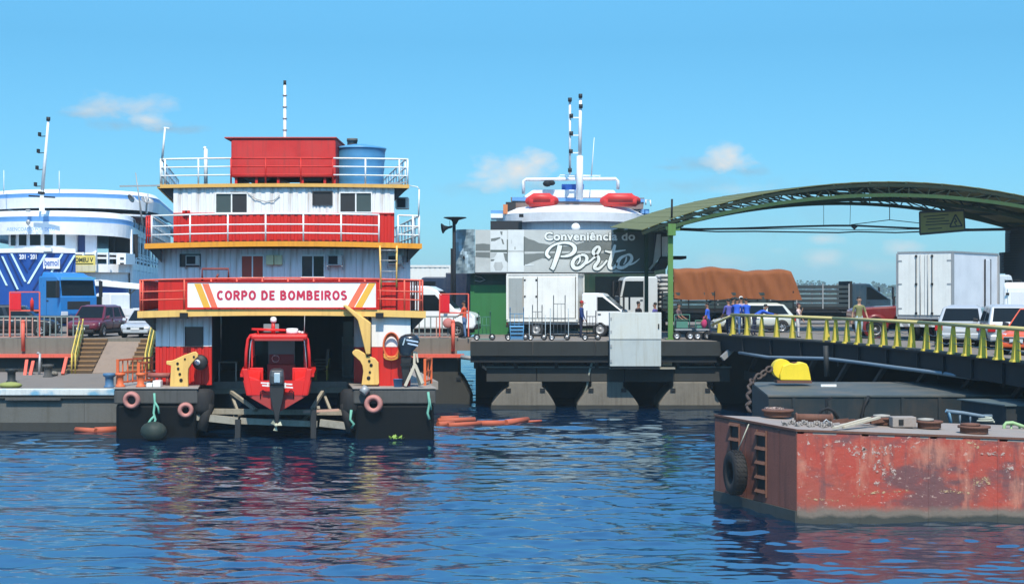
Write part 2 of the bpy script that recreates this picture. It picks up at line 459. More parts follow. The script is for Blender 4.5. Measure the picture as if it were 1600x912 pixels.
def make_water():
    ny, nx = 1350, 500
    t = np.linspace(0, 1, ny)
    y = 1.0 / ((1 - t) / 24.0 ** 0.8 + t / 122.0 ** 0.8) ** (1 / 0.8)
    u = np.linspace(-1, 1, nx)
    Y = np.repeat(y[:, None], nx, 1)
    Xx = u[None, :] * (0.36 * Y + 5)
    Zz = np.zeros_like(Y)
    def wave(lam, th, slope, sharp):
        k = 2 * math.pi / lam
        ph = k * (np.cos(th) * Xx + np.sin(th) * Y) + rng.uniform(0, 6.28)
        fade = np.clip(1.7 - Y / 75 * (1.2 / lam) ** 0.3, 0.4, 1)
        if sharp:        # peaked crests with a steeper near face
            ph = ph + 0.55 * np.sin(ph)
            return slope / k * fade * (np.exp(1.3 * (np.sin(ph) - 1)) - 0.4) * 1.25
        return slope / k * fade * np.sin(ph)
    for i in range(56):
        Zz += wave(0.26 * (8.0 ** (i / 55.0)) * rng.uniform(0.9, 1.1), rng.normal(R(86), R(24)), WSL, False)
    for i in range(26):
        Zz += wave(0.9 * (4.5 ** (i / 25.0)) * rng.uniform(0.9, 1.1), rng.normal(R(88), R(11)), WSH, True)
    g = np.zeros_like(Y)
    for i in range(9):
        th = rng.uniform(0, 6.28); lam = rng.uniform(7, 22)
        g += np.sin(2 * math.pi / lam * (np.cos(th) * Xx * 0.6 + np.sin(th) * Y) + rng.uniform(0, 6.28))
    Zz *= 1.0 + 0.20 * np.clip(g / 2, -1.4, 1.4)
    edge = np.minimum(np.minimum(t, 1 - t)[:, None] / 0.02, (1 - np.abs(u))[None, :] / 0.03)
    Zz *= np.clip(edge, 0, 1)
    co = np.stack([Xx, Y, Zz], -1).reshape(-1, 3)
    idx = np.arange(ny * nx).reshape(ny, nx)
    q = np.stack([idx[:-1, :-1], idx[:-1, 1:], idx[1:, 1:], idx[1:, :-1]], -1).reshape(-1, 4)
    n0 = len(co)
    c = [idx[0, 0], idx[0, -1], idx[-1, -1], idx[-1, 0]]
    far = np.array([(-3600, -300, 0), (3600, -300, 0), (3600, 6000, 0), (-3600, 6000, 0)], float)
    co = np.vstack([co, far])
    qf = np.array([[n0, n0 + 1, c[1], c[0]], [n0 + 1, n0 + 2, c[2], c[1]], [n0 + 2, n0 + 3, c[3], c[2]], [n0 + 3, n0, c[0], c[3]]])
    q = np.vstack([q, qf])
    me = bpy.data.meshes.new('water')
    me.vertices.add(len(co)); me.vertices.foreach_set('co', co.ravel())
    me.loops.add(q.size); me.loops.foreach_set('vertex_index', q.ravel().astype(np.int32))
    me.polygons.add(len(q)); me.polygons.foreach_set('loop_start', np.arange(0, q.size, 4, dtype=np.int32))
    me.polygons.foreach_set('use_smooth', np.ones(len(q), bool))
    me.update(calc_edges=True); me.validate()
    me.materials.append(M_WATER)
    o = bpy.data.objects.new('water', me); COL.objects.link(o)
    return struct(o)
make_water()
# ================================================================== FAR BANK
M_FOREST = mat('forest_foliage', (0.050, 0.085, 0.035), 0.9, 0.5, (0.02, 0.035, 0.018), 0, 0.12, bump=0.0, var=0.4)
M_BANK = mat('far_bank_earth', (0.08, 0.09, 0.05), 0.95, 0.4, (0.05, 0.05, 0.03), 0, 0.05)
b = B()
prof = [(1240, -1), (1252, 1.5), (1275, 3.0), (1400, 4.0), (1450, -1)]
b.prism(prof, -1500, 1500, 'x')
struct(b.build('far_bank', M_BANK))
# a far-off wood that reads as one mass
def forest():
    b = B()
    r = random.Random(3)
    leafs = []
    xs = -640.0
    while xs < 640:
        for row in range(2):
            h = r.uniform(5.5, 10.5) * (1.0 + 0.22 * math.sin(xs * 0.031) + 0.15 * math.sin(xs * 0.083 + 1)) + row * 1.2
            if r.random() < 0.05: h *= 1.2
            w = h * r.uniform(0.5, 0.85)
            x = xs + r.uniform(-3, 3); y = 1262 + row * 22 + r.uniform(-5, 5); z0 = 2.2
            b.tube((x, y, z0), (x + r.uniform(-.5, .5), y, z0 + h * 0.55), 0.35, 0.2, n=5, caps=False)
            for k in range(30):
                th = r.uniform(0, 6.28); ph = r.uniform(0.0, 3.0); rr = r.uniform(0.55, 1.0)
                cx = x + w * 0.62 * rr * math.cos(th) * math.sin(ph); cz = z0 + h * 0.58 + h * 0.36 * rr * math.cos(ph); cy = y + w * 0.5 * rr * math.sin(th) * math.sin(ph)
                s = r.uniform(0.9, 1.9)
                a = Vector((r.uniform(-1, 1), r.uniform(-.6, .6), r.uniform(-1, 1))).normalized() * s
                d = Vector((r.uniform(-1, 1), r.uniform(-.6, .6), r.uniform(-1, 1))).normalized() * s
                c = Vector((cx, cy, cz))
                b.add([c - a, c - d, c + a, c + d], [(0, 1, 2, 3)])
        for k in range(4):
            x = xs + r.uniform(-4, 4); s = r.uniform(1.0, 2.4)
            b.ball((x, 1254 + r.uniform(-3, 3), 1.6 + s * 0.5), s * 1.3, s, s, n=6, m=4)
        xs += r.uniform(2.8, 4.6)
    o = b.build('forest', M_FOREST)
    o['kind'] = 'stuff'
forest()
# ================================================================== HAZE
def haze():
    m = bpy.data.materials.new('haze_air'); m.use_nodes = True
    t = m.node_tree
    for n in list(t.nodes): t.nodes.remove(n)
    v = t.nodes.new('ShaderNodeVolumePrincipled'); o = t.nodes.new('ShaderNodeOutputMaterial')
    v.inputs['Color'].default_value = (0.62, 0.83, 0.93, 1)
    v.inputs['Density'].default_value = 0.00034
    v.inputs['Anisotropy'].default_value = 0.0
    t.links.new(v.outputs[0], o.inputs['Volume'])
    b = B(); b.box(-1900, 1900, -60, 1600, -2.2, 26)
    ob = b.build('haze', m)
    ob['kind'] = 'stuff'
    ob.display_type = 'WIRE'
haze()
# ================================================================== QUAYS
QZ = 3.2           # level of the floating quay
def quay_edge_plates(b, x0, x1, y, z0, z1, step):
    pass
q = B()
q.box(-42, -2.75, 76, 110, 2.55, QZ)            # landing on the side of the fire station
q.box(-2.75, -1.95, 76, 79.6, 2.6, QZ - 0.02)   # bridge plate over the gap
q.box(-1.95, 9.62, 72, 110, 2.55, QZ - 0.003)
struct(q.build('quay_deck', M_ASPH))
# fascia along the middle quay, in bays
fa = B(); fa.box(0, 2.92, 0, 0.14, 0, 0.66)
fme = fa.mesh('quay_fascia', mat('dark_fascia', (0.03, 0.034, 0.033), 0.8, 0.5, (0.02, 0.02, 0.018), 0.5, 1, bump=0.4))
qt = thing('quay_edge_beam', 'long dark concrete edge beam of the middle quay above the floats', 'quay beam', (-1.95, 71.86, 2.52))
for i in range(4):
    inst('fascia_bay', fme, qt, (i * 2.94 if i else 0.0, 0, 0))
b = B()
b.box(-1.95, 9.6, 72.02, 72.6, 2.2, 2.5)
for i in range(7): b.box(-1.8 + i * 1.9, -1.62 + i * 1.9, 72.3, 72.6, 1.9, 2.22)
b.build('under_beam', M_STEELD, qt)
# framing below the deck, with a back wall added to keep it dark
b = B()
b.box(-40, 9.5, 79.5, 79.9, -0.4, 2.5) if False else None
for xx in (-1.6, 1.4, 4.4, 7.4):
    b.bar((xx, 74.6, 2.1), (xx, 84, 2.1), 0.3, 0.5)
b.box(-1.9, 9.5, 80.2, 80.6, -0.6, 2.5)
b.build('bearer_and_backdrop', M_STEELD, qt)
# side concrete quay walls seen beside the fire station
wl_ = thing('quay_wall', 'stained concrete quay wall under the grey and salmon railing by the stair ramp', 'quay wall', (-20, 76, 0))
b = B(); b.box(-42, -17.75, 75.72, 76.0, 2.45, QZ + 0.02); b.build('parapet', M_CONC, wl_)
b = B(); b.box(-42, -17.6, 75.4, 75.72, 2.28, 2.45); b.build('ledge', M_SALMON, wl_)
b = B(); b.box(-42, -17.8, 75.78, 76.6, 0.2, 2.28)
for i in range(8): b.box(-42 + i * 3.1, -41.7 + i * 3.1, 75.55, 75.78, 0.2, 2.28)
b.build('lower_wall', M_CONCD, wl_)
b = B(); b.box(-42, -3.0, 80.2, 80.6, -0.6, 2.5); b.build('shade_backdrop', M_BLACK, wl_)  # added black wall that darkens the space under the landing
wr_ = thing('quay_wall', 'stained concrete quay wall beside the black outboard motor', 'quay wall', (-5, 76, 0))
b = B(); b.box(-6.6, -2.72, 75.72, 76.0, 2.45, QZ + 0.02); b.build('parapet', M_CONC, wr_)
b = B(); b.box(-6.6, -2.35, 75.4, 75.72, 2.28, 2.45); b.build('ledge', M_SALMON, wr_)
b = B(); b.path([(-2.5, 75.3, 2.32), (-1.9, 75.1, 2.25), (-1.2, 75.0, 1.75), (-0.9, 75.0, 1.6)], 0.11, 8); b.build('pipe', M_GALV, wr_)
# concrete floats that carry the quay
def float_pier(x0n, x1n, x0b, x1b, yf, zneck, label, ztop=1.27, zsh=1.02, dep=3.2, mt=None):
    t = thing('float_pier', label, 'float', ((x0b + x1b) / 2, yf + dep / 2, 0), 0, 'concrete floats under the quay')
    def prof(k):
        pts = [(x0n, ztop), (x0n, zsh)]
        n = 6
        for i in range(1, n + 1):
            u = i / n
            pts.append((x0n + (x0b - x0n) * u ** .8, zsh + (0.22 - zsh) * u ** 1.15))
        pts += [(x0b, 0.05), (x0b + 0.1, -0.6)]
        m = [(x0n + x1n - p[0] + (x0b - x0n + x1b - x1n) * ((p[0] - x0n) / (x0b - x0n)), p[1]) for p in pts]
        return pts + m[::-1]
    p = prof(0)
    b = B(); b.prism(p, yf, yf + dep, 'y')
    b.build('body', mt or M_CONC, t, bevel=0.05)
    b = B()
    for sgn, xx in ((1, x0n), (-1, x1n)):
        b.box(xx - 0.14 * sgn, xx + 0.10 * sgn, yf - 0.05, yf + 0.25, zsh - 0.22, zsh - 0.05)
    b.build('bracket', M_STEELD, t)
    b = B(); b.box(x0b - 0.03, x1b + 0.03, yf - 0.035, yf + 0.1, -0.05, 0.18); b.build('waterline_band', M_CONCD, t)
    return t
Yp = 72.35
float_pier(X(795, Yp), X(847, Yp), X(768, Yp), X(867, Yp), Yp, 0, 'grey concrete float under the quay below the hand carts')
float_pier(X(924, Yp), X(974, Yp), X(902, Yp), X(997, Yp), Yp, 0, 'grey concrete float under the quay with the pale rope, below the white cabinet')
float_pier(X(1052, Yp), X(1105, Yp), X(1030, Yp), X(1126, Yp), Yp, 0, 'grey concrete float under the quay nearest the bridge')
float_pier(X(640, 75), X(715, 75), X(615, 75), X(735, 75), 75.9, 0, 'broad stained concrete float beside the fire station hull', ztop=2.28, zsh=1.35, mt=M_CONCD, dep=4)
# the ledge beam on the floats
lb = thing('ledge_beam', 'long concrete ledge beam resting on the floats under the quay', 'beam', (4.6, 72.6, 1.27))
seg = [(760, 838), (838.6, 922), (922.6, 975), (975.6, 1052), (1052.6, 1140)]
for a, c in seg:
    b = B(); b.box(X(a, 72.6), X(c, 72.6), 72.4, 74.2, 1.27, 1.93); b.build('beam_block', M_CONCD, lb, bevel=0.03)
b = B(); b.box(X(758, 72.6), X(1142, 72.6), 72.3, 74.3, 1.93, 2.0); b.build('ledge', M_CONC, lb)
b = B(); b.lathe([(0, 0), (0.25, 0), (0.25, 0.42), (0.18, 0.46), (0.18, 0.60), (0, 0.60)], (X(925, 72.9), 72.9, 2.0), n=12); b.build('bollard', M_STEELD, lb)
tag((lambda o: o)(B().path([P(934, 568, 72.45), P(925, 566, 72.4), P(921, 580, 72.4), P(917, 604, 72.6), P(910, 622, 73.0), P(902, 634, 73.2)], 0.055, 6).build('mooring_rope', M_ROPE)), 'pale rope looped from the ledge down to the water between two floats', 'rope')
b = B(); b.box(X(769, 72.8), X(791, 72.8), 72.7, 73.3, 2.02, 2.24); tag(b.build('rubber_block', M_CONCD, bevel=0.08), 'rounded grey block lying on the ledge beam at its end', 'block')
b = B(); b.box(X(1035, 72.6), X(1050, 72.6), 72.55, 73, 2.02, 2.36); tag(b.build('small_box', plain('cream_box', (0.75, 0.66, 0.52), 0.6), bevel=0.01), 'small cream box on the ledge beside the tall white cabinet', 'box')
b = B(); b.box(X(952, 72), X(1054, 72), 71.7, 72.5, 1.9, 1.965); b.build('shelf', M_BEAM, lb)
# tall white cabinet on the ledge
cb = thing('utility_cabinet', 'tall pale grey sheet metal cabinet standing on the ledge in front of the quay', 'cabinet', (X(993, 71.4), 71.6, 2.0))
M_CAB = mat('pale_cabinet_sheet', (0.44, 0.49, 0.48), 0.5, 0.35, (0.26, 0.24, 0.17), 0.5)
zb, zm, zt = Z(572, 71.3), Z(530, 71.3), Z(488, 71.3)
b = B(); b.box(X(953, 71.3), X(1033, 71.3), 71.3, 71.95, zb, zm - 0.006); b.build('lower_panel', M_CAB, cb, bevel=0.012)
b = B(); b.box(X(952.6, 71.3), X(1033.4, 71.3), 71.27, 71.95, zm + 0.006, zt); b.build('upper_panel', mat('pale_cabinet_lid', (0.58, 0.61, 0.57), 0.5, 0.3, (0.34, 0.29, 0.16), 0.4), cb, bevel=0.012)
for zc_ in (zm + .35, zt - .3, zm - .3, zb + .25):
    b = B(); b.box(X(953, 71.3) + .02, X(953, 71.3) + .09, 71.255, 71.3, zc_ - .07, zc_ + .07); b.build('hinge', M_GALV, cb)
b = B(); b.box(X(1028, 71.3), X(1030, 71.3), 71.23, 71.29, zm + .5, zm + .72); b.build('handle', M_STEELD, cb)
b = B(); b.box(X(956, 71.3), X(1030, 71.3), 71.35, 71.9, 1.955, zb); b.build('plinth', M_STEELD, cb)
# ------------------------------------------------------------------ bridge platform
BZ = 3.5
def bedge(px, py):                 # points along the near edge of the raised roadway
    Y = (EYE - BZ) * F / (py - CY); return (X(px, Y), Y)
BE = [(9.55, 73.6), bedge(1165, 525.5), bedge(1307, 534.6), bedge(1440, 547), bedge(1574, 562), bedge(1660, 574)]
bp_ = thing('roadway_bridge', 'dark steel roadway bridge carrying the traffic above the pontoons', 'bridge', (14, 60, BZ))
poly = [(x, y) for x, y in BE] + [(60, 40), (60, 108), (9.4, 108), (9.4, 73.6)]
b = B(); b.prism(poly, BZ - 0.22, BZ, 'z'); b.build('roadway', M_ASPH, bp_)
# edge girders in bays with stiffeners
for i in range(len(BE) - 1):
    p, q2 = Vector((*BE[i], 0)), Vector((*BE[i + 1], 0))
    d = (q2 - p); n = max(1, int(d.length / 2.4)); dn = d.normalized(); nr = Vector((dn.y, -dn.x, 0))
    if nr.x > 0: nr = -nr
    for j in range(n):
        a = p + d * (j / n) + nr * 0.03; c = p + d * ((j + 1) / n - 0.012 / n) + nr * 0.03
        b = B(); b.bar(a + Vector((0, 0, BZ - 0.36)), c + Vector((0, 0, BZ - 0.36)), 0.12, 0.7)
        b.bar(a + nr * 0.08 + Vector((0, 0, BZ - 0.04)), c + nr * 0.08 + Vector((0, 0, BZ - 0.04)), 0.2, 0.06)
        b.bar(a + nr * 0.1 + Vector((0, 0, BZ - 0.7)), a + nr * 0.1 + Vector((0, 0, BZ - 0.1)), 0.08, 0.12)
        b.build('edge_girder', M_STEELD, bp_)
# the deck edge strip, pale
    b = B(); b.bar(p + Vector((0, 0, BZ + 0.03)), q2 + Vector((0, 0, BZ + 0.03)), 0.16, 0.06); b.build('kerb', M_CONC, bp_)
# lower girder & diagonal struts in the shade under the roadway
b = B()
for i in range(9):
    u = i / 8
    x = 10.2 + 5.2 * u; y = 72 - 26 * u
    b.bar((x + 0.9, y + 0.2, 1.55), (x + 1.0, y - 2.6, BZ - 0.6), 0.16)
b.bar((11.0, 72, 1.6), (16.4, 46, 1.6), 0.25, 0.4)
for i in range(6):
    b.box(11.5 + i * 0.8, 40, 70.4 - i * 4.4, 70.7 - i * 4.4, 2.5, 3.2)
b.build('under_girder', M_TEAL, bp_)
b = B(); b.tube(P(1290, 540, 58), P(1292, 588, 58), 0.10); b.build('hanger', M_TEAL, bp_)
# service pipe slung along the bridge
pts = [P(1155, 551, 68), P(1200, 558, 65), P(1290, 560, 60), P(1340, 566, 57.5), P(1400, 574, 54), P(1470, 583, 50.5), P(1520, 590, 48.2), P(1560, 593, 46.3), P(1620, 600, 43.8)]
tag(B().path(pts, 0.07, 7).build('service_pipe', mat('grey_blue_pipe', (0.16, 0.22, 0.27), 0.5, 0.3)), 'thin grey blue pipe slung along the side of the roadway bridge', 'pipe')
# black backdrop standing for the shade under the bridge
b = B(); b.box(13.8, 60, 74.0, 74.4, -0.5, 3.0); b.box(10, 24, 76, 76.3, -0.5, 2.9); b.build('shade_backdrop', M_BLACK, bp_)
tag(B().bar(P(1128, 560, 71), P(1152, 538, 71.2), 0.22, 0.22).build('steel_strut', M_GALV), 'short pale steel strut slanting at the end of the middle quay', 'strut')
# yellow bridge railing: tapered posts and a top rail
M_RAILY = mat('pale_yellow_rail', (0.56, 0.48, 0.20), 0.55, 0.35, (0.3, 0.24, 0.1), 0.2)
def bridge_rail(name, label, p0, p1, npost, h=0.92, first=True, top_ext=(0.25, 0.25)):
    p0, p1 = Vector((p0[0], p0[1], BZ)), Vector((p1[0], p1[1], BZ))
    t = thing('bridge_railing', label, 'railing', p0, 0, 'yellow railings along the roadway bridge')
    d = (p1 - p0); dn = d.normalized(); nr = Vector((dn.y, -dn.x, 0)); 
    if nr.x > 0: nr = -nr
    b = B()
    f = dn
    w0, w1 = 0.105, 0.05
    def pt(a, w, z): return f * a + nr * w + Vector((0, 0, z))
    b.hexa([pt(-w0, -0.10, 0.0), pt(w0, -0.10, 0.0), pt(w0, 0.14, 0.0), pt(-w0, 0.14, 0.0), pt(-w1, -0.045, h), pt(w1, -0.045, h), pt(w1, 0.045, h), pt(-w1, 0.045, h)])
    b.hexa([pt(-w0 * 1.25, -0.12, 0), pt(w0 * 1.25, -0.12, 0), pt(w0 * 1.25, 0.18, 0), pt(-w0 * 1.25, 0.18, 0), pt(-w0, -0.1, 0.07), pt(w0, -0.1, 0.07), pt(w0, 0.15, 0.07), pt(-w0, 0.15, 0.07)])
    me = b.mesh('post', M_YEL)
    for i in range(npost):
        inst('post', me, t, d * (i / max(1, npost - 1)), (0, 0, random.uniform(-.06, .06)))
    b = B(); b.tube(p0 - dn * top_ext[0] + Vector((0, 0, h + 0.03)), p1 + dn * top_ext[1] + Vector((0, 0, h + 0.03)), 0.065); b.build('top_rail', M_RAILY, t)
    b = B()
    for i in range(npost - 1):
        a = p0 + d * (i / (npost - 1)); c = p0 + d * ((i + 1) / (npost - 1))
        for zz, sg in ((0.62, 0.10), (0.36, 0.06)):
            b.path([a + (c - a) * k + Vector((0, 0, zz - sg * math.sin(math.pi * k))) for k in (0, .25, .5, .75, 1)], 0.012, 4)
    b.build('cable', M_GALV, t)
    return t
def along(a, c, u): return (a[0] + (c[0] - a[0]) * u, a[1] + (c[1] - a[1]) * u)
bridge_rail('', 'yellow railing where the men in blue lean, ending with a gap and slack chains', bedge(1146, 523.8), bedge(1292, 533.4), 7, top_ext=(0.25, 0.5))
bridge_rail('', 'yellow railing beside the man in the olive shirt, running to the near end', bedge(1306, 534.6), bedge(1425, 545.2), 7, top_ext=(0.3, 0.9))
bridge_rail('', 'yellow railing in front of the silver and orange cars', bedge(1448, 547.8), bedge(1648, 572.4), 9, top_ext=(0.9, 0.3))
t = thing('bridge_railing', 'short sloping end of the yellow railing at the foot of the bridge', 'railing', (X(1124, 73.4), 73.4, QZ), 0, 'yellow railings along the roadway bridge')
b = B(); p = Vector((X(1124, 73.4), 73.4, QZ))
b.hexa([p + Vector(v) for v in ((-.15, -.1, 0), (.15, -.1, 0), (.15, .14, 0), (-.15, .14, 0), (-.055, -.045, .8), (.055, -.045, .8), (.055, .045, .8), (-.055, .045, .8))]); b.build('post', M_YEL, t)
b = B(); e = bedge(1146, 523.8); b.tube(p + Vector((-0.3, 0.3, 0.72)), Vector((e[0], e[1], BZ + 0.95)), 0.065); b.build('top_rail', M_RAILY, t)

mb = thing('added_dark_hull', 'long dark hull added on the far side of the quay behind the lorries', 'barge', (18, 113, 0))  # added to cover the bright water behind the lorries with a dark strip
b = B(); b.prism([(X(1035, 111), 4.3), (X(1035, 111), -.5), (X(1500, 111), -.5), (X(1500, 111), 4.5)], 111, 117, 'y'); b.build('hull', M_HULLBLK, mb, bevel=.1)
b = B(); b.box(X(1035, 111), X(1500, 111), 110.9, 111.0, 4.0, 4.15); b.build('rubbing_strip', M_STEELD, mb)
# ================================================================== FLOATING FIRE STATION
YF = 57.6
SHEAR = 0.16      # the hull lies at an angle to the bow edge
DZ = 1.92
fs = thing('fire_station_boat', 'three storey floating fire station in red and white with yellow deck edges', 'fire station', (-8.85, 60, 0))
# hulls
def hull(x0, x1, curve):
    b = B(); b.box(x0 + 0.06, x1 - 0.06, YF + 0.06, 72, -0.7, 1.30); b.build('hull_block', M_HULLBLK, fs, bevel=0.12)
    b = B(); b.box(x0, x1, YF, 72, 1.302, 1.86); b.build('rubbing_band', M_BANDGRY, fs, bevel=0.06)
    b = B(); b.box(x0 - 0.03, x1 + 0.03, YF - 0.04, 61.5, 1.86, DZ); b.build('coaming', M_DECKST, fs, bevel=0.02)
xl0, xl1 = X(178, YF), X(309, YF)
xr0, xr1 = X(552, YF), X(681, YF)
hull(xl0, xl1, 1); hull(xr0, xr1, -1)
# rounded rubber corners on the inner sides
for xx, sg in ((xl1, 1), (xr0, -1)):
    b = B(); b.lathe([(0, 0.9), (0.32, 0.9), (0.42, 1.1), (0.42, 1.7), (0.3, 1.84), (0, 1.84)], (xx + 0.12 * sg, YF + 0.42, 0), n=14); b.build('corner_fender', M_RUB, fs)
    b = B(); b.tube((xx + 0.1 * sg, YF + 0.2, 0.3), (xx + 0.35 * sg, YF + 0.3, 1.3), 0.2, n=10); b.build('corner_fender', M_RUB, fs)
# main deck between and behind
b = B(); b.box(xl0 + 0.1, xr1 - 0.1, 61.5, 72, 1.6, DZ - 0.004); b.build('main_deck', M_DECKST, fs)
# beams of the slipway between the hulls
b = B(); b.bar(P(304, 650, 57.9), P(372, 657.5, 57.9), 0.22, 0.26); b.bar(P(376, 657, 57.9), P(496, 662, 57.9), 0.22, 0.22); b.bar(P(500, 660, 57.9), P(552, 666, 57.9), 0.22, 0.26)
b.build('slip_beam', M_BEAM, fs)
b = B(); b.bar(P(316, 642, 59.2), P(548, 644, 59.2), 0.2, 0.2); b.build('slip_beam', M_BEAM, fs)
b = B(); b.bar(P(330, 611, 61.4), P(552, 609, 61.4), 0.2, 0.2); b.build('slip_beam', M_BEAM, fs)
for px, py0, py1 in ((372, 655, 684), (490, 640, 684)):
    b = B(); b.bar(P(px, py0, 57.7), P(px, py1, 57.7), 0.2, 0.2); b.build('slip_post', M_BLACK, fs)
for (a, c) in (((371, 641), (371, 612)), ((516, 640), (516, 612)), ((322, 641), (318, 608))):
    b = B(); b.bar(P(*a, 59.4), P(*c, 61.2), 0.1); b.build('brace', M_BEAM, fs)
for (a, c) in (((371, 612), (400, 640)), ((514, 612), (488, 638)), ((376, 651), (398, 638)), ((480, 660), (498, 636))):
    b = B(); b.bar(P(*a, 60.5), P(*c, 59.0), 0.12); b.build('brace', M_BEAM, fs)
b = B(); b.bar(P(474, 643, 58.8), P(530, 640, 58.8), 0.06, 0.09); b.build('plank', mat('pink_wood', (0.6, 0.38, 0.3), 0.7), fs)
# ---- storey levels
z1t, z1b = Z(486, 58.4), Z(496.5, 58.4)
z2t, z2b = Z(380.5, 58.6), Z(388.5, 58.6)
z3t, z3b = Z(288.5, 59.3), Z(294, 59.3)
x1a, x1b = X(217, 58.4), X(663, 58.4)
x2a, x2b = X(228, 58.6), X(657, 58.6)
x3a, x3b = X(248, 59.3), X(637, 59.3)
YB = 71.5
def camber(x, a, c, k=0.09): 
    u = (2 * (x - a) / (c - a) - 1); return k * (1 - u * u)
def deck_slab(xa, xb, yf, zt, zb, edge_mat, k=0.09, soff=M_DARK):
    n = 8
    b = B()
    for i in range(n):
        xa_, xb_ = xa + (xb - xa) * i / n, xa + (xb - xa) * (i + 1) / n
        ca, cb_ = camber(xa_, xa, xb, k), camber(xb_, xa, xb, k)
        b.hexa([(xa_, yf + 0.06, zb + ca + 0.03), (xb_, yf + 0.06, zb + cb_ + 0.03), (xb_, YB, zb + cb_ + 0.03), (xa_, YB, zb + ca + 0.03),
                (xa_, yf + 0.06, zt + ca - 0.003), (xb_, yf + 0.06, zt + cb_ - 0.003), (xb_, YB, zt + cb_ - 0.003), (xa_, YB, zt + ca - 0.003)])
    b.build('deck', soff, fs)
    b = B()
    for i in range(n):
        xa_, xb_ = xa + (xb - xa) * i / n, xa + (xb - xa) * (i + 1) / n
        ca, cb_ = camber(xa_, xa, xb, k), camber(xb_, xa, xb, k)
        b.hexa([(xa_, yf, zb + ca), (xb_, yf, zb + cb_), (xb_, yf + 0.06, zb + cb_), (xa_, yf + 0.06, zb + ca),
                (xa_, yf, zt + ca), (xb_, yf, zt + cb_), (xb_, yf + 0.06, zt + cb_), (xa_, yf + 0.06, zt + ca)])
    for xx, s_ in ((xa, -1), (xb, 1)):
        b.box(xx, xx + 0.06 * s_, yf, YB, zb, zt)
    b.build('deck_edge', edge_mat, fs)
deck_slab(x1a, x1b, 58.4, z1t, z1b, M_YELLOW)
deck_slab(x2a, x2b, 58.6, z2t, z2b, M_ORANGE)
deck_slab(x3a, x3b, 59.3, z3t, z3b, mat('pale_orange_paint', (0.72, 0.42, 0.11), 0.5, 0.3, (0.3, 0.16, 0.06), 0.2), 0.05)
# brackets under the deck ends
for (xa, dx, yy, zb_) in ((x3a, 0.62, 59.6, z3b), (x3b, -0.55, 59.6, z3b), (x2b, -0.5, 58.9, z2b), (x1b, -0.5, 58.8, z1b), (x2a, 0.5, 58.9, z2b), (x1a, 0.5, 58.8, z1b)):
    b = B(); b.prism([(xa + 0.02 * (1 if dx > 0 else -1), zb_), (xa + dx, zb_), (xa + dx, zb_ - 0.5)], yy, YB - 0.5, 'y'); b.build('deck_bracket', M_BLACK, fs)
# ---- wall panels
def panel_mesh(w, h, m, rib=0.3, kind='flat'):
    b = B()
    if kind == 'corr':
        n = max(2, int(round(w / rib)))
        pts = []
        for i in range(n):
            u = i * w / n; s = w / n
            pts += [(u, 0.0), (u + s * 0.50, 0.0), (u + s * 0.58, 0.028), (u + s * 0.92, 0.028)]
        pts.append((w, 0.0))
        v = [(p[0], p[1], 0) for p in pts] + [(p[0], p[1], h) for p in pts] + [(p[0], 0.07, 0) for p in pts] + [(p[0], 0.07, h) for p in pts]
        k = len(pts)
        f = []
        for i in range(k - 1):
            f += [(i, i + 1, k + i + 1, k + i), (2 * k + i, 3 * k + i, 3 * k + i + 1, 2 * k + i + 1)]
            f += [(k + i, k + i + 1, 3 * k + i + 1, 3 * k + i), (i, 2 * k + i, 2 * k + i + 1, i + 1)]
        f += [(0, k, 3 * k, 2 * k), (k - 1, 3 * k - 1, 4 * k - 1, 2 * k - 1)]
        b.add(v, f)
    else:
        b.box(0.006, w - 0.006, 0, 0.07, 0, h)
    return b.mesh('wall_panel', m)
def wall_run(xa, xb, y, z0, z1, m, n, kind='flat', holes=()):
    """front wall in n panels; holes (x0,x1,z0,z1) cut the run into strips round the openings"""
    w = (xb - xa) / n
    cache = {}
    for i in range(n):
        a, c = xa + i * w, xa + (i + 1) * w
        hs = sorted([h for h in holes if h[0] < c - 0.02 and h[1] > a + 0.02])
        spans = [(a, c, z0, z1)]
        for h in hs:
            new = []
            for (p, q_, r0, r1) in spans:
                hx0, hx1, hz0, hz1 = max(p, h[0]), min(q_, h[1]), max(r0, h[2]), min(r1, h[3])
                if hx0 >= hx1 or hz0 >= hz1: new.append((p, q_, r0, r1)); continue
                if hx0 > p + 0.01: new.append((p, hx0, r0, r1))
                if hx1 < q_ - 0.01: new.append((hx1, q_, r0, r1))
                if hz0 > r0 + 0.01: new.append((hx0, hx1, r0, hz0))
                if hz1 < r1 - 0.01: new.append((hx0, hx1, hz1, r1))
            spans = new
        for (p, q_, r0, r1) in spans:
            key = (round(q_ - p, 3), round(r1 - r0, 3))
            if key not in cache: cache[key] = panel_mesh(q_ - p, r1 - r0, m, kind=kind)
            inst('wall_panel', cache[key], fs, wloc(fs, (p, y + random.uniform(-.004, .004), r0)))
def win(x0, x1, z0, z1, y, name='window', panes=((0, .5, M_GLASSG), (.5, 1, M_GLASS)), frame=M_RAILW, fw=0.045, back=True):
    b = B(); d = 0.05
    b.box(x0 - fw, x1 + fw, y - d, y + 0.05, z1, z1 + fw); b.box(x0 - fw, x1 + fw, y - d, y + 0.05, z0 - fw, z0)
    b.box(x0 - fw, x0, y - d, y + 0.05, z0, z1); b.box(x1, x1 + fw, y - d, y + 0.05, z0, z1)
    o = b.build(name, frame, fs)
    for u0, u1, pm in panes:
        if pm is None: continue
        b = B(); xa, xb = x0 + (x1 - x0) * u0, x0 + (x1 - x0) * u1
        b.box(xa + 0.005, xb - 0.005, y + 0.0, y + 0.02, z0 + 0.003, z1 - 0.003)
        b.build('pane', pm, o)  # matt black panes are sheets standing for the dark of open windows
        if u1 < 1:
            b = B(); b.box(xb - 0.025, xb + 0.025, y - 0.03, y - 0.002, z0, z1); b.build('mullion', frame, o)
    return o
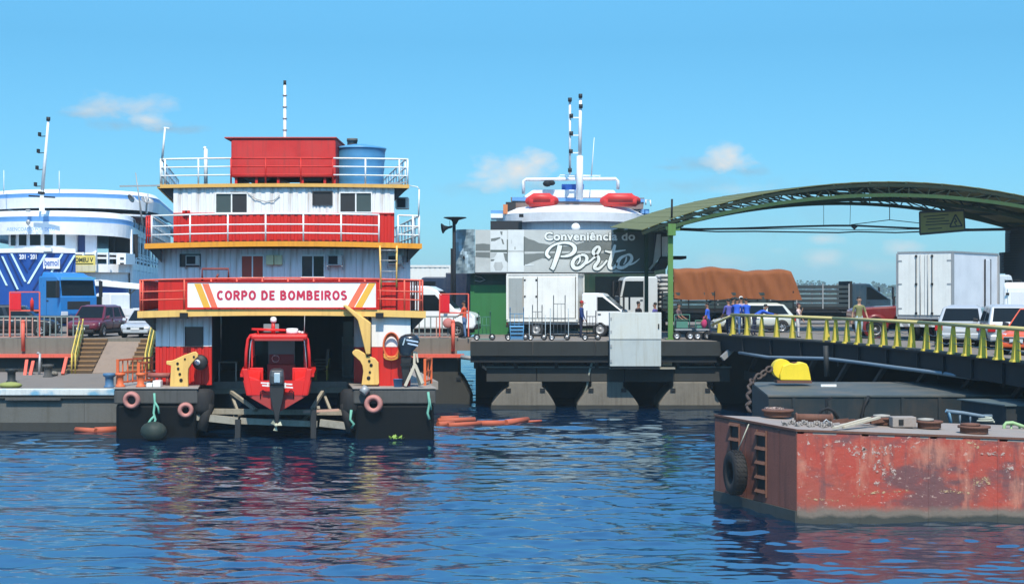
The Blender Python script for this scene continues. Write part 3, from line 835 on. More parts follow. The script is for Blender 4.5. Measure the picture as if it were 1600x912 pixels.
# level 3
Y3 = 59.44
zs3 = Z(333, Y3)
holes = [(X(338, Y3), X(386, Y3), Z(332, Y3), Z(303, Y3)), (X(490, Y3), X(518, Y3), Z(319, Y3), Z(300, Y3)), (X(532, Y3), X(580, Y3), Z(331, Y3), Z(302, Y3))]
x3w0, x3w1 = X(271, Y3), X(616, Y3)
wall_run(x3w0, x3w1, Y3, zs3, z3b + 0.03, M_WALLW, 12, 'corr', holes)
wall_run(x3w0, x3w1, Y3, z2t, zs3 - 0.03, M_RED, 8, 'corr', [])
b = B(); b.box(x3w0, x3w1, Y3 - 0.03, Y3 + 0.03, zs3 - 0.03, zs3 + 0.01); b.build('belt_strip', M_RED, fs)
win(*holes[0], Y3, panes=((0, .5, M_GLASSG), (.5, 1, M_BLACK)))
win(*holes[1], Y3, panes=((0, 1, M_BLACK),), frame=M_DARK)
win(*holes[2], Y3, panes=((0, .5, M_BLACK), (.5, 1, M_GLASSG)))
for xx in (x3w0 + 0.035, x3w1 - 0.035):
    b = B(); b.box(xx - 0.035, xx + 0.035, Y3 + 0.06, YB - 0.6, z2t, z3b); b.build('side_wall', M_WALLW, fs)
b = B(); b.box(x3w0, x3w1, YB - 0.6, YB - 0.5, z2t, z3b); b.build('rear_wall', M_WALLW, fs)
# cable drooping on the white wall
b = B(); b.path([P(360, 300, Y3 - .05), P(385, 300, Y3 - .05), P(400, 311, Y3 - .05), P(415, 315, Y3 - .05), P(428, 313, Y3 - .05), P(437, 305, Y3 - .05)], 0.018, 5); b.build('wall_cable', M_GALV, fs)
b = B(); b.bar(P(285, 331, Y3 - .1), P(297, 331, Y3 - .1), 0.06, 0.1); b.bar(P(291, 329, Y3 - .1), P(291, 335, Y3 - .1), 0.06); b.build('wall_tap', M_RED, fs)
# level 2
Y2 = 59.45
zs2 = Z(437, Y2)
x2w0, x2w1 = X(247, Y2), X(641, Y2)
holes = [(X(378, Y2), X(411, Y2), Z(433, Y2), Z(400, Y2)), (X(472, Y2), X(506, Y2), Z(432, Y2), Z(400, Y2)), (X(283, Y2), X(312, Y2), Z(415, Y2), Z(398.5, Y2))]
wall_run(x2w0, x2w1, Y2, zs2, z2b + 0.03, M_WALLW, 14, 'flat', holes)
wall_run(x2w0, x2w1, Y2, z1t, zs2 - 0.03, M_RED, 10, 'flat')
b = B(); b.box(x2w0, x2w1, Y2 - 0.04, Y2 + 0.03, zs2 - 0.03, zs2 + 0.02); b.build('belt_strip', M_RED, fs)
M_SHUT = mat('red_shutter', (0.36, 0.055, 0.03), 0.5, 0.2)
win(*holes[0], Y2, panes=((0, .5, M_SHUT), (.5, 1, M_SHUT)))
win(*holes[1], Y2, panes=((0, .5, M_BLACK), (.5, 1, M_GLASS)))
win(*holes[2], Y2, panes=((0, 1, M_BLACK),), frame=M_DARK)
for xx in (x2w0 + 0.035, x2w1 - 0.035):
    b = B(); b.box(xx - 0.035, xx + 0.035, Y2 + 0.07, YB - 0.4, z1t, z2b); b.build('side_wall', M_WALLW, fs)
b = B(); b.box(x2w0, x2w1, YB - 0.4, YB - 0.3, z1t, z2b); b.build('rear_wall', M_WALLW, fs)
M_AC = mat('air_conditioner_casing', (0.50, 0.50, 0.47), 0.5, 0.3)
def ac(px0, px1, py0, py1, Y, d=0.35):
    x0, x1, z0, z1 = X(px0, Y), X(px1, Y), Z(py1, Y), Z(py0, Y)
    b = B(); b.box(x0, x1, Y - d, Y + 0.1, z0, z1); o = b.build('air_conditioner', M_AC, fs, bevel=0.02)
    b = B()
    w = (x1 - x0)
    b.box(x0 + w * 0.08, x1 - w * 0.3, Y - d - 0.012, Y - d + 0.02, z0 + 0.05, z1 - 0.05); g = b.build('grille', M_STEELD, o)
    b = B(); b.box(x1 - w * 0.24, x1 - w * 0.06, Y - d - 0.012, Y - d + 0.02, z0 + 0.06, z1 - 0.06); b.build('control_panel', M_GALV, o)
    b = B(); b.bar((x0, Y, z0 - 0.15), (x0, Y - d, z0 - 0.02), 0.03); b.bar((x1, Y, z0 - 0.15), (x1, Y - d, z0 - 0.02), 0.03); b.build('bracket', M_GALV, o)
ac(291, 313, 398.5, 414.5, Y2, 0.15)
ac(513, 536, 398, 415, Y2)
ac(606, 630, 398, 413, Y2)
b = B(); b.box(X(616, Y3) + 0.0, X(616, Y3) + 0.5, Y3 + 0.5, Y3 + 1.2, Z(326, Y3 + .5), Z(308, Y3 + .5)); o = b.build('air_conditioner', M_AC, fs, bevel=0.02)
b = B(); b.box(X(616, Y3) + 0.08, X(616, Y3) + 0.4, Y3 + 0.485, Y3 + 0.52, Z(324, Y3 + .5), Z(310, Y3 + .5)); b.build('grille', M_STEELD, o)
M_CREAMB = mat('cream_meter_box', (0.72, 0.66, 0.38), 0.5, 0.2)
for px in (416.5, 429.5):
    b = B(); b.box(X(px, Y2), X(px + 12, Y2), Y2 - 0.16, Y2, Z(414, Y2), Z(398.5, Y2)); b.build('meter_box', M_CREAMB, fs, bevel=0.02)
# level 1 walls: two columns with the boat bay between
Y1 = 59.2
zs1 = Z(541, Y1)
c0, c1 = X(243, Y1), X(331, Y1)
hl = (X(290, Y1), X(317, Y1), Z(540, Y1), Z(511, Y1))
wall_run(c0, c1, Y1, zs1, z1b + 0.05, M_WALLW, 4, 'flat', [hl])
wall_run(c0, c1, Y1, DZ, zs1 - 0.012, M_RED, 4, 'corr')
win(*hl, Y1, panes=((0, 1, M_BLACK),), frame=M_DARK, fw=0.02)
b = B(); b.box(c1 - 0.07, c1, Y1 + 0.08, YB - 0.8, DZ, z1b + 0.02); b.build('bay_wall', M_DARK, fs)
b = B(); b.box(c0, c0 + 0.07, Y1 + 0.08, YB - 0.8, DZ, z1b + 0.02); b.build('side_wall', M_WALLW, fs)
YR = 58.62
r0, r1 = X(580.5, YR), X(641.5, YR)
zr = Z(541.5, YR)
wall_run(r0, r1, YR, zr, z1b + 0.05, M_WHITE, 1, 'flat')
wall_run(r0, r1, YR, DZ, zr - 0.012, M_RED, 2, 'flat')
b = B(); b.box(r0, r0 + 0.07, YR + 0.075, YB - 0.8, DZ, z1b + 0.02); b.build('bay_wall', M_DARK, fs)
b = B(); b.box(r1 - 0.07, r1, YR + 0.075, YB - 0.8, DZ, z1b + 0.02); b.build('side_wall', M_WALLW, fs)
# grey inner return wall with red foot beside the bay
b = B(); b.box(X(553, 60.6), X(580, 60.6), 60.6, 60.68, DZ, z1b + 0.02); b.build('wall_panel', M_WALLW, fs)
b = B(); b.box(X(553, 60.5), X(580, 60.5), 60.5, 60.6, DZ, Z(542, 60.5)); b.build('wall_panel', M_RED, fs)
# bay rear wall with a door-high opening, door leaf, racks
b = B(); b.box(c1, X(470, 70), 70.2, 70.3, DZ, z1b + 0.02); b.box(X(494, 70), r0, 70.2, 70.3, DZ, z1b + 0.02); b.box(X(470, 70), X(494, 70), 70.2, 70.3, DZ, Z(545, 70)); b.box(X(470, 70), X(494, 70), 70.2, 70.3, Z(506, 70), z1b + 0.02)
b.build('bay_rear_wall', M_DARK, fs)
b = B(); b.box(X(534, 64), X(553, 64), 64, 64.05, DZ, Z(526, 64)); o = b.build('inner_door', mat('grey_door', (0.20, 0.22, 0.23), 0.5), fs)
for zz0, zz1 in ((0.12, 1.25), (1.4, 2.45)):
    b = B(); b.box(X(536.5, 64), X(551, 64), 63.98, 64.01, DZ + zz0, DZ + zz1 - 0.1); b.build('door_panel', M_GLASSG, o)
# bracket boxes on the lower deck edge
for px, w in ((287, 12), (593, 12)):
    b = B(); b.box(X(px - w / 2, 58.3), X(px + w / 2, 58.3), 58.26, 58.42, Z(497.5, 58.3), Z(488.5, 58.3)); b.build('edge_bracket', M_STEELD, fs)
# ---- railings of the three decks
def railing(name, m, posts, rails, Y, zbase, px_from=None, px_to=None, xs=None, r=0.032, kx=None):
    t = bpy.data.objects.new(name, None)
def rail_front(pxs, Y, zb, heights, m, px0, px1, kspan, label=None, r=0.034, k=0.09):
    """a straight run of railing: uprights at pxs, rails at heights; parts post and rail under a railing"""
    b = B(); xa, xb = X(px0, Y), X(px1, Y)
    n = 6
    h = heights[0]
    top = [(xa + (xb - xa) * i / n, Y, zb + h + camber(xa + (xb - xa) * i / n, *kspan, k)) for i in range(n + 1)]
    b.path(top, r * 1.1, 6)
    o = b.build('railing', m, fs)
    if label: o['label'] = label
    for hh in heights[1:]:
        b = B(); b.path([(x, y, z - h + hh) for x, y, z in top], r * 0.85, 6); b.build('rail', m, o)
    for p in pxs:
        x = X(p, Y); c = camber(x, *kspan, k)
        b = B(); b.tube((x, Y, zb + c - 0.02), (x, Y, zb + h + c), r, n=6); b.build('post', m, o)
    return o
def rail_side(x, y0, y1, zb, heights, m, n, r=0.034, bars=0):
    b = B(); h = heights[0]
    b.tube((x, y0, zb + h), (x, y1, zb + h), r, n=6); o = b.build('railing', m, fs)
    for hh in heights[1:]:
        b = B(); b.tube((x, y0, zb + hh), (x, y1, zb + hh), r * 0.85, n=6); b.build('rail', m, o)
    for i in range(n):
        y = y0 + (y1 - y0) * i / (n - 1)
        b = B(); xx = x - SHEAR * (y - y0); b.tube((xx, y, zb - 0.02), (xx, y, zb + h), r, n=6); b.build('post', m, o)
Yt = 59.36
H3 = [Z(249, Yt) - z3t, Z(262, Yt) - z3t, Z(275, Yt) - z3t]
sp3 = (x3a, x3b)
rail_front([251, 258, 310], Yt, z3t, H3, M_RAILW, 250, 361, sp3, k=0.05)
rail_front([361, 415, 470, 520], Yt, z3t, H3, M_RED, 361, 521, sp3, 'red stretch of the roof railing', k=0.05)
rail_front([571, 624, 637], Yt, z3t, H3, M_RAILW, 521, 638, sp3, k=0.05)
rail_side(x3a + 0.1, Yt + 0.05, 70.5, z3t, H3, M_RAILW, 9)
rail_side(x3b - 0.1, Yt + 0.05, 70.5, z3t, H3, M_RAILW, 9)
Y2r = 58.72
H2 = [Z(337.5, Y2r) - z2t, Z(354, Y2r) - z2t, Z(367.5, Y2r) - z2t]
sp2 = (x2a, x2b)
rail_front([237, 297, 356, 415, 474, 533, 592], Y2r, z2t, H2, M_RAILW, 236, 592.5, sp2)
rail_front([622, 645, 655], Y2r, z2t, H2, M_RAILW, 621.5, 656, sp2)
rail_front([229, 232.5, 236], Y2r + 0.3, z2t, H2 + [0.3], M_RED, 228.5, 236.5, sp2, 'red end gate of the middle deck railing')
rail_side(x2a + 0.08, Y2r + 0.4, 70.5, z2t, H2, M_RAILW, 14)
rail_side(x2b - 0.08, Y2r + 0.05, 70.5, z2t, H2, M_RAILW, 9)
Y1r = 58.5
H1 = [Z(438, Y1r) - z1t, Z(456, Y1r) - z1t, Z(469, Y1r) - z1t]
sp1 = (x1a, x1b)
rail_front([219, 223, 288], Y1r, z1t, H1, M_SALMON, 218, 291, sp1)
rail_front([594, 632, 656, 660], Y1r, z1t, H1, M_SALMON, 589, 661, sp1)
rail_front([330, 370, 410, 450, 490, 530, 570], Y1r, z1t, H1, M_SALMON, 291, 589, sp1)
rail_side(x1a + 0.08, Y1r + 0.05, 70.5, z1t, H1, M_RED, 16)
rail_side(x1b - 0.08, Y1r + 0.05, 70.5, z1t, H1, M_SALMON, 12)
# pipe frame standing up from the middle of the railing
b = B(); b.path([P(316, 440, 58.6), P(316, 420, 58.6), P(357, 420, 58.6), P(357, 437, 58.6)], 0.045, 6); b.path([P(337, 437, 58.6), P(341, 428, 58.6)], 0.04, 6); b.build('pipe_frame', mat('brown_red_pipe', (0.22, 0.05, 0.04), 0.5), fs)
# yellow ladder between the decks
b = B()
b.tube(P(595.5, 450, 58.46), P(593.5, 384, 58.6), 0.035, n=6); o = b.build('ladder', M_YELLOW, fs)
b = B(); b.tube(P(619.5, 449, 58.46), P(620, 384, 58.6), 0.035, n=6); b.build('stile', M_YELLOW, o)
for i, py in enumerate((391, 407, 424, 440)):
    b = B(); b.tube(P(595, py, 58.5), P(620, py, 58.5), 0.022, n=6); b.build('rung', M_GALV, o)
# thin poles at the side and on the roof
b = B(); b.tube(P(253.5, 248, Yt), P(258, 199, Yt), 0.05, 0.035, n=6); b.bar(P(256, 199.5, Yt), P(265, 200.5, Yt), 0.06, 0.05); b.build('lamp_pole', M_RAILW, fs)
b = B(); b.tube(P(321.5, 287, 60.5), P(321.5, 233, 60.5), 0.075, n=8); b.ball(P(320, 231.5, 60.5), 0.07); b.build('vent_pipe', M_RAILW, fs)
b = B(); b.tube(P(654, 338, 58.7), P(655, 296, 58.7), 0.03, n=6); b.path([P(655, 296, 58.7), P(652, 292, 58.7), P(640, 290, 58.9)], 0.02, 5); b.build('corner_pole', M_RAILW, fs)
b = B(); b.bar(P(187, 291, 59.2), P(250, 290, 59.3), 0.05, 0.06); b.build('boom', M_GALV, fs)
b = B(); b.box(X(608, Yt), X(628, Yt), Yt - 0.03, Yt + 0.2, z3t + 0.02, z3t + 0.08); b.bar(P(604, 291, Yt), P(636, 284, Yt), 0.05); b.build('roof_bracket', M_GALV, fs)
# items: tanks and mast on the roof
tk = thing('red_tank', 'large rectangular red steel tank on the roof of the fire station', 'tank', (X(444, 61), 61.5, z3t))
ya, yb = 60.2, 63.2
b = B(); b.box(X(361, ya), X(524.5, ya), ya, yb, Z(277, ya), Z(216.5, ya)); b.build('body', mat('faded_red_tank', (0.58, 0.035, 0.032), 0.6, 0.5, (0.30, 0.05, 0.045), 0.6, 1.2, var=0.2), tk, bevel=0.05)
b = B(); b.box(X(351, ya), X(526, ya), ya - 0.06, yb + 0.1, Z(216.5, ya), Z(214.3, ya)); b.build('lid', mat('faded_red_lid', (0.45, 0.06, 0.05), 0.6, 0.4), tk, bevel=0.01)
for px in (366, 398, 432, 470, 505, 520):
    b = B(); b.box(X(px, ya), X(px + 4, ya), ya + 0.1, yb - 0.1, z3t + 0.05, Z(277, ya)); b.build('foot', M_RED, tk)
b = B(); b.prism([(X(378, ya), Z(277, ya)), (X(424, ya), Z(277, ya)), (X(415, ya), Z(284, ya)), (X(388, ya), Z(284, ya))], ya + 0.2, yb - 0.4); b.build('sump', M_BLACK, tk)
b = B(); b.prism([(X(468, ya), Z(277, ya)), (X(506, ya), Z(277, ya)), (X(500, ya), Z(283, ya)), (X(474, ya), Z(283, ya))], ya + 0.2, yb - 0.4); b.build('sump', M_BLACK, tk)
# blue water tank
yc = 62.0
xc, rr = X(562, yc), 40 * yc / F
za, zb_ = z3t, Z(233, yc)
wt_ = thing('water_tank', 'round blue plastic water tank with a small lid beside the red tank on the roof', 'water tank', (xc, yc, z3t))
M_TANK = mat('blue_tank_plastic', (0.075, 0.27, 0.50), 0.38, 0.12, (0.2, 0.3, 0.4), 0.15)
hh = zb_ - za
prof = [(0, 0.02), (rr * 0.90, 0.02)]
for i in range(13):
    u = i / 12
    prof.append((rr * (0.90 + 0.10 * u) + (0.018 if i % 3 == 0 else 0), 0.06 + (hh - 0.1) * u))
prof += [(rr * 1.03, hh - 0.03), (rr * 1.03, hh + 0.02)]
b = B(); b.lathe(prof, (xc, yc, za), n=36); b.build('body', M_TANK, wt_)
b = B(); b.lathe([(rr * 1.045, hh - 0.02), (rr * 1.045, hh + 0.03), (rr * 0.6, hh + 0.12), (0.36, hh + 0.16), (0.3, hh + 0.18)], (xc, yc, za), n=36); b.build('rim', M_TANK, wt_)
b = B(); b.lathe([(0.20, hh + 0.14), (0.20, hh + 0.3), (0.22, hh + 0.3), (0.22, hh + 0.42), (0, hh + 0.43)], (xc - 0.3, yc, za), n=18); b.build('cap', mat('grey_cap', (0.10, 0.10, 0.095), 0.6), wt_)
# mast
ms = thing('mast', 'tall thin white mast with a dark tip behind the red roof tank', 'mast', (X(445, 61.6), 63.5, z3t))
b = B(); b.tube((X(445, 63.5), 63.5, z3t), P(445, 133, 63.5), 0.085, 0.055, n=8); b.build('pole', M_RAILW, ms)
b = B(); b.tube(P(445, 133, 63.5), P(445, 126, 63.5), 0.06, n=8); b.build('lamp', M_BLACK, ms)
b = B()
for py in (150, 168, 186, 204): b.tube(P(445, py, 63.5), P(445, py - 1.6, 63.5), 0.095, n=8)
b.build('clamp', M_GALV, ms)
# ---- sign board
sg = thing('sign_board', 'long white sign board reading corpo de bombeiros hung on the lower railing', 'sign', (X(440, 58.2), 58.25, Z(481, 58.25)))
Ys = 58.35
sx0, sx1, sz0, sz1 = X(293, Ys), X(587.5, Ys), Z(480, Ys), Z(441, Ys)
b = B(); b.box(sx0, sx1, Ys, Ys + 0.05, sz0, sz1); b.build('board', mat('sign_white', (0.84, 0.83, 0.81), 0.45, 0.1, (0.4, 0.36, 0.3), 0.1), sg)
b = B(); f = 0.045
b.box(sx0 - f, sx1 + f, Ys - 0.03, Ys + 0.06, sz1, sz1 + f * 0.8); b.box(sx0 - f, sx1 + f, Ys - 0.03, Ys + 0.06, sz0 - f, sz0); b.box(sx0 - f, sx0, Ys - 0.03, Ys + 0.06, sz0, sz1); b.box(sx1, sx1 + f, Ys - 0.03, Ys + 0.06, sz0, sz1)
b.build('frame', M_RED, sg)
M_SIGNR = plain('sign_red', (0.52, 0.02, 0.06), 0.5)
M_SIGNO = plain('sign_coral', (0.80, 0.17, 0.08), 0.5)
M_SIGNY = plain('sign_amber', (0.80, 0.44, 0.05), 0.5)
def stripe(p0, p1, m):
    b = B(); a, c, d, e = [P(px, py, Ys) for px, py in (p0[0], p0[1], p1[1], p1[0])]
    b.prism([(v.x, v.z) for v in (a, c, d, e)], Ys - 0.006, Ys, 'y'); b.build('stripe', m, sg)
stripe(((303.5, 443), (314, 443)), ((318, 480), (328.5, 480)), M_SIGNY)
stripe(((316, 443), (326, 443)), ((330.5, 480), (340, 480)), M_SIGNO)
stripe(((564, 442), (574, 442)), ((542, 480), (553, 480)), M_SIGNO)
stripe(((576.5, 442), (587, 442)), ((554.5, 480), (566, 480)), M_SIGNY)
zt0, zt1 = Z(468.5, Ys), Z(454, Ys)
def arc(cx_, cy_, rx, ry, a0, a1, n=9): return [(cx_ + rx * math.cos(R(a0 + (a1 - a0) * i / n)), cy_ + ry * math.sin(R(a0 + (a1 - a0) * i / n))) for i in range(n + 1)]
GLY = {'C': (.56, [arc(.30, .5, .22, .41, 48, 312, 14)]), 'O': (.62, [arc(.31, .5, .22, .41, 0, 360, 18)]), 'I': (.2, [[(.1, 0), (.1, 1)]]),
 'R': (.56, [[(.09, 0), (.09, 1)], [(.09, .91), (.28, .91)] + arc(.28, .70, .17, .21, 90, -90) + [(.09, .49)], [(.26, .49), (.49, 0)]]),
 'P': (.52, [[(.09, 0), (.09, 1)], [(.09, .91), (.26, .91)] + arc(.26, .68, .17, .23, 90, -90) + [(.09, .45)]]),
 'D': (.58, [[(.09, 0), (.09, 1)], [(.09, .91), (.22, .91)] + arc(.22, .5, .25, .41, 90, -90, 12) + [(.09, .09)]]),
 'E': (.47, [[(.09, 0), (.09, 1)], [(.09, .91), (.44, .91)], [(.09, .5), (.40, .5)], [(.09, .09), (.44, .09)]]),
 'B': (.55, [[(.09, 0), (.09, 1)], [(.09, .91), (.25, .91)] + arc(.25, .715, .15, .195, 90, -90) + [(.09, .52)], [(.09, .52), (.27, .52)] + arc(.27, .305, .17, .215, 90, -90) + [(.09, .09)]]),
 'M': (.74, [[(.09, 0), (.13, 1)], [(.14, .95), (.37, .25)], [(.37, .25), (.60, .95)], [(.61, 1), (.65, 0)]]),
 'S': (.5, [arc(.25, .71, .17, .20, 35, 210) + arc(.25, .30, .18, .21, 60, -150)[0:]])}
word = 'CORPO DE BOMBEIROS'
tot = sum(GLY[c][0] + .09 if c != ' ' else .34 for c in word) - .09
kx = (X(542, Ys) - X(339, Ys)) / tot; hgt = zt1 - zt0; xx0 = X(339, Ys)
for c in word:
    if c == ' ': xx0 += .34 * kx; continue
    b = B()
    for q_, pl in enumerate(GLY[c][1]):
        pts = [Vector((xx0 + p[0] * kx, 0, zt0 + p[1] * hgt)) for p in pl]; w_ = .115 * hgt; m_ = len(pts); vs = []; y0_ = Ys - .010 - .0006 * q_
        for k in range(m_):
            ring_ = c == 'O'
            a_ = pts[k] - pts[k - 1] if k else (pts[1] - pts[0] if not ring_ else pts[-1] - pts[-2]); c_ = pts[k + 1] - pts[k] if k < m_ - 1 else (a_ if not ring_ else pts[1] - pts[0])
            a_ = a_.normalized(); c_ = c_.normalized(); t_ = (a_ + c_); t_ = t_.normalized() if t_.length > .1 else a_
            n_ = Vector((-t_.z, 0, t_.x)) * (w_ / max(.6, t_.dot(a_)))
            for y_ in (y0_, Ys - .001): vs += [((pts[k] + n_).x, y_, (pts[k] + n_).z), ((pts[k] - n_).x, y_, (pts[k] - n_).z)]
        b.add(vs, [fc for k in range(m_ - 1) for fc in ((4 * k, 4 * k + 1, 4 * k + 5, 4 * k + 4), (4 * k + 2, 4 * k + 6, 4 * k + 7, 4 * k + 3), (4 * k, 4 * k + 4, 4 * k + 6, 4 * k + 2), (4 * k + 1, 4 * k + 3, 4 * k + 7, 4 * k + 5))])
    b.build('letter', M_SIGNR, sg)
    xx0 += (GLY[c][0] + .09) * kx
# ---- davits (yellow)
def davit(label, pts, arm=None, bolts=(), Y=58.5, thick=0.16):
    x = sum(p[0] for p in pts) / len(pts)
    t = thing('boat_davit', label, 'davit', (X(x, Y), Y, DZ), 0, 'yellow davits on the fire station')
    b = B(); b.prism([(X(p[0], Y), Z(p[1], Y)) for p in pts], Y - thick / 2, Y + thick / 2); b.build('bracket_plate', M_YELLOW, t, bevel=0.025)
    for (px, py, r) in bolts:
        b = B(); c = P(px, py, Y - thick / 2); b.lathe([(0, -0.03), (r, -0.03), (r, 0.01)], c, (0, 1, 0), n=10); b.build('bolt', M_STEELD, t)
    if arm:
        b = B(); b.prism([(X(p[0], Y), Z(p[1], Y)) for p in arm], Y - 0.2, Y + 0.12); b.build('arm', M_YELLOW, t, bevel=0.03)
    return t
rightp = [(551.3, 548.5), (555.5, 545.5), (560, 545.8), (569.5, 551.5), (577, 556), (586, 559.5), (591.5, 566), (592.5, 598), (591, 601), (565, 601), (566.5, 590), (567.8, 580), (566.5, 571), (563, 564), (558, 559.5), (552.5, 554.5), (550.5, 551.5)]
leftp = [(302, 549.5), (306, 549), (309.5, 552.5), (309.8, 557), (306, 560.5), (299.5, 568), (295, 576), (294.2, 586), (294.5, 604), (266, 604), (266.8, 588), (267.8, 571), (260.5, 569), (260.5, 563.5), (268, 563), (273, 561.5), (288, 554.5)]
davit('yellow davit with a tall cranked arm beside the black outboard motor', rightp, [(536.5, 477), (540.5, 475.5), (577.5, 502.5), (580, 505), (579, 553), (572.5, 553), (560, 501), (557, 497)],
      [(577, 563.5, .05), (580, 570, .06), (578, 581, .045), (576, 590, .07), (574, 556, .03)], 58.35)
davit('yellow davit bracket by the orange gate on the fire station', leftp, None, [(277.5, 567.5, .05), (278.5, 575.5, .05), (281, 584, .05), (283, 593.5, .065), (303, 557, .04), (289, 560.5, .035)], 58.35)
b = B(); b.lathe([(0, 0), (0.26, 0), (0.30, 0.1), (0.26, 0.34), (0, 0.36)], P(312, 566, 58.7), (0, 1, 0), n=18); o = b.build('searchlight', M_BLACK); tag(o, 'round black searchlight beside the yellow davit by the gate', 'searchlight')
b = B(); b.lathe([(0, 0), (0.09, 0), (0.11, 0.03)], P(308, 566, 58.66), (0, 1, 0), n=12); b.build('lens', M_HEAD, o)
o.data.materials.append(M_HEAD)
# tyres and fenders
def tyre(c, ax, R0, r, m, label, name='tyre_fender', sx=1.2):
    t = thing(name, label, 'tyre', c, 0, 'tyres hung along the hulls')
    b = B(); b.torus(c, ax, R0, r, 24, 10, sx); b.build('tyre', m, t)
    b = B()
    a = Vector(ax).normalized()
    b.lathe([(R0 + r * 1.0, -r * 0.45), (R0 + r * 1.07, -r * 0.2), (R0 + r * 1.07, r * 0.2), (R0 + r * 1.0, r * 0.45)], c, ax, 24); b.build('tread', m, t)
    return t
tyre(P(205.5, 625, 57.45), (0.1, 1, 0.1), 0.245, 0.09, M_PINKTYRE, 'pink painted tyre fender below the orange gate')
tyre(P(290, 640.5, 57.45), (-0.2, 1, 0.05), 0.21, 0.085, M_PINKTYRE, 'pink painted tyre fender at the inner corner of the hull with the gate')
tyre(P(583.5, 631, 57.45), (0.1, 1, 0), 0.255, 0.10, M_PINKTYRE, 'pink painted tyre fender on the hull under the yellow cranked arm')
tyre(P(308, 622, 57.9), (-0.8, 1, 0), 0.25, 0.09, M_RUB, 'black tyre wrapped round the inner corner of the hull with the gate')
tyre(P(553, 622, 57.9), (0.8, 1, 0.2), 0.25, 0.09, M_RUB, 'black tyre wrapped round the inner corner of the hull under the yellow arm')
b = B(); b.tube(P(566, 614, 57.4), P(573, 605, 57.5), 0.16, n=10); tag(b.build('fender_roll', M_GALV), 'small grey roll at the corner of the hull above the pink tyre', 'fender')
o = B().ball(P(240, 673, 57.1), 0.5, 0.4, 0.36).build('ball_fender', mat('dark_green_rubber', (0.02, 0.035, 0.03), 0.6, 0.3)); tag(o, 'dark rounded fender floating at the bow on a green rope', 'fender')
o = B()
o.path([P(241, 614, 57.5), P(242, 628, 57.45), P(240, 645, 57.4), P(243, 655, 57.3), P(238, 668, 57.2)], 0.045, 6)
o.path([P(242, 628, 57.42), P(247, 636, 57.42), P(248.5, 646, 57.4)], 0.04, 6)
o.path([P(241, 650, 57.35), P(236, 655, 57.3), P(229, 666, 57.2), P(226, 670, 57.2)], 0.05, 6)
tag(o.build('green_rope', M_ROPEG), 'knotted green rope hanging from the hull below the white boxes to the floating fender', 'rope')
o = B(); o.path([P(669, 612, 57.5), P(671, 630, 57.45), P(668, 645, 57.45), P(671, 655, 57.4)], 0.05, 6); o.path([P(671, 622, 57.4), P(674, 640, 57.4)], 0.03, 6)
tag(o.build('green_rope', M_ROPEG), 'green rope hanging down the hull corner below the wooden motor stand', 'rope')
o = B(); o.path([P(549, 640, 57.6), P(547, 655, 57.6), P(553, 662, 57.55), P(549, 668, 57.6)], 0.05, 6)
tag(o.build('green_rope', M_ROPEG), 'green rope tied where the slipway beam meets the hull', 'rope')
# ---- orange gate and small gear on the bow with the gate
M_ORG = mat('orange_paint', (0.72, 0.15, 0.05), 0.5, 0.4, (0.25, 0.07, 0.03), 0.3)
def gate(px0, px1, py0, Y, name, label, dy=0.0, nb=5, slope=4):
    t = thing(name, label, 'gate', (X((px0 + px1) / 2, Y), Y, DZ), 0, 'orange gates on the fire station bow')
    x0, x1 = X(px0, Y), X(px1, Y); zt = Z(py0, Y)
    for xx, yy in ((x0, Y), (x1, Y + dy)):
        b = B(); b.box(xx - 0.05, xx + 0.05, yy - 0.05, yy + 0.05, DZ, zt); b.build('post', M_ORG, t)
    b = B(); b.bar((x0, Y, zt - 0.04), (x1, Y + dy, zt - 0.04), 0.07); b.build('top_bar', M_ORG, t)
    b = B(); b.bar((x0, Y, DZ + 0.15), (x1, Y + dy, DZ + 0.15), 0.06); b.build('bottom_bar', M_ORG, t)
    b = B(); b.bar((x0, Y - 0.01, (zt + DZ) / 2), (x1, Y + dy - 0.01, (zt + DZ) / 2), 0.03, 0.06); b.build('middle_bar', M_ORG, t)
    for i in range(nb):
        u = (i + 1) / (nb + 1)
        b = B(); b.bar((x0 + (x1 - x0) * u, Y + dy * u, DZ + 0.1), (x0 + (x1 - x0) * u, Y + dy * u, zt - 0.06), 0.045); b.build('bar', M_ORG, t)
gate(184, 214, 561, 58.2, 'orange_gate', 'orange barred gate at the corner of the fire station bow', 2.4, 6)
gate(217, 231, 566, 58.9, 'orange_gate', 'short orange barred gate next to the yellow davit bracket', 1.8, 2)
gate(664, 671, 560, 59.0, 'orange_gate', 'narrow orange frame behind the wooden motor stand', 1.2, 1)
for px, lb_ in ((188, 'orange bollard at the foot of the longer orange gate'), (220, 'orange bollard at the foot of the short orange gate')):
    b = B(); b.lathe([(0, 0), (0.2, 0), (0.17, 0.06), (0.12, 0.1), (0.12, 0.4), (0.19, 0.45), (0.19, 0.52), (0, 0.54)], (X(px, 58.0), 58.0, DZ), n=14); tag(b.build('mooring_bollard', M_ORG), lb_, 'bollard', 'orange bollards on the bow')
for i, (px, w, hpx, l) in enumerate(((229.5, 9, 6, 'low white box on the bow next to the yellow davit bracket'), (239.5, 12, 10, 'taller white box on the bow next to the yellow davit bracket'))):
    b = B(); b.box(X(px, 58.0), X(px + w, 58.0), 57.9, 58.3, DZ, DZ + hpx * 58 / F); o = b.build('white_box', M_WHITE, bevel=0.02); tag(o, l, 'box', 'white boxes on the bow')
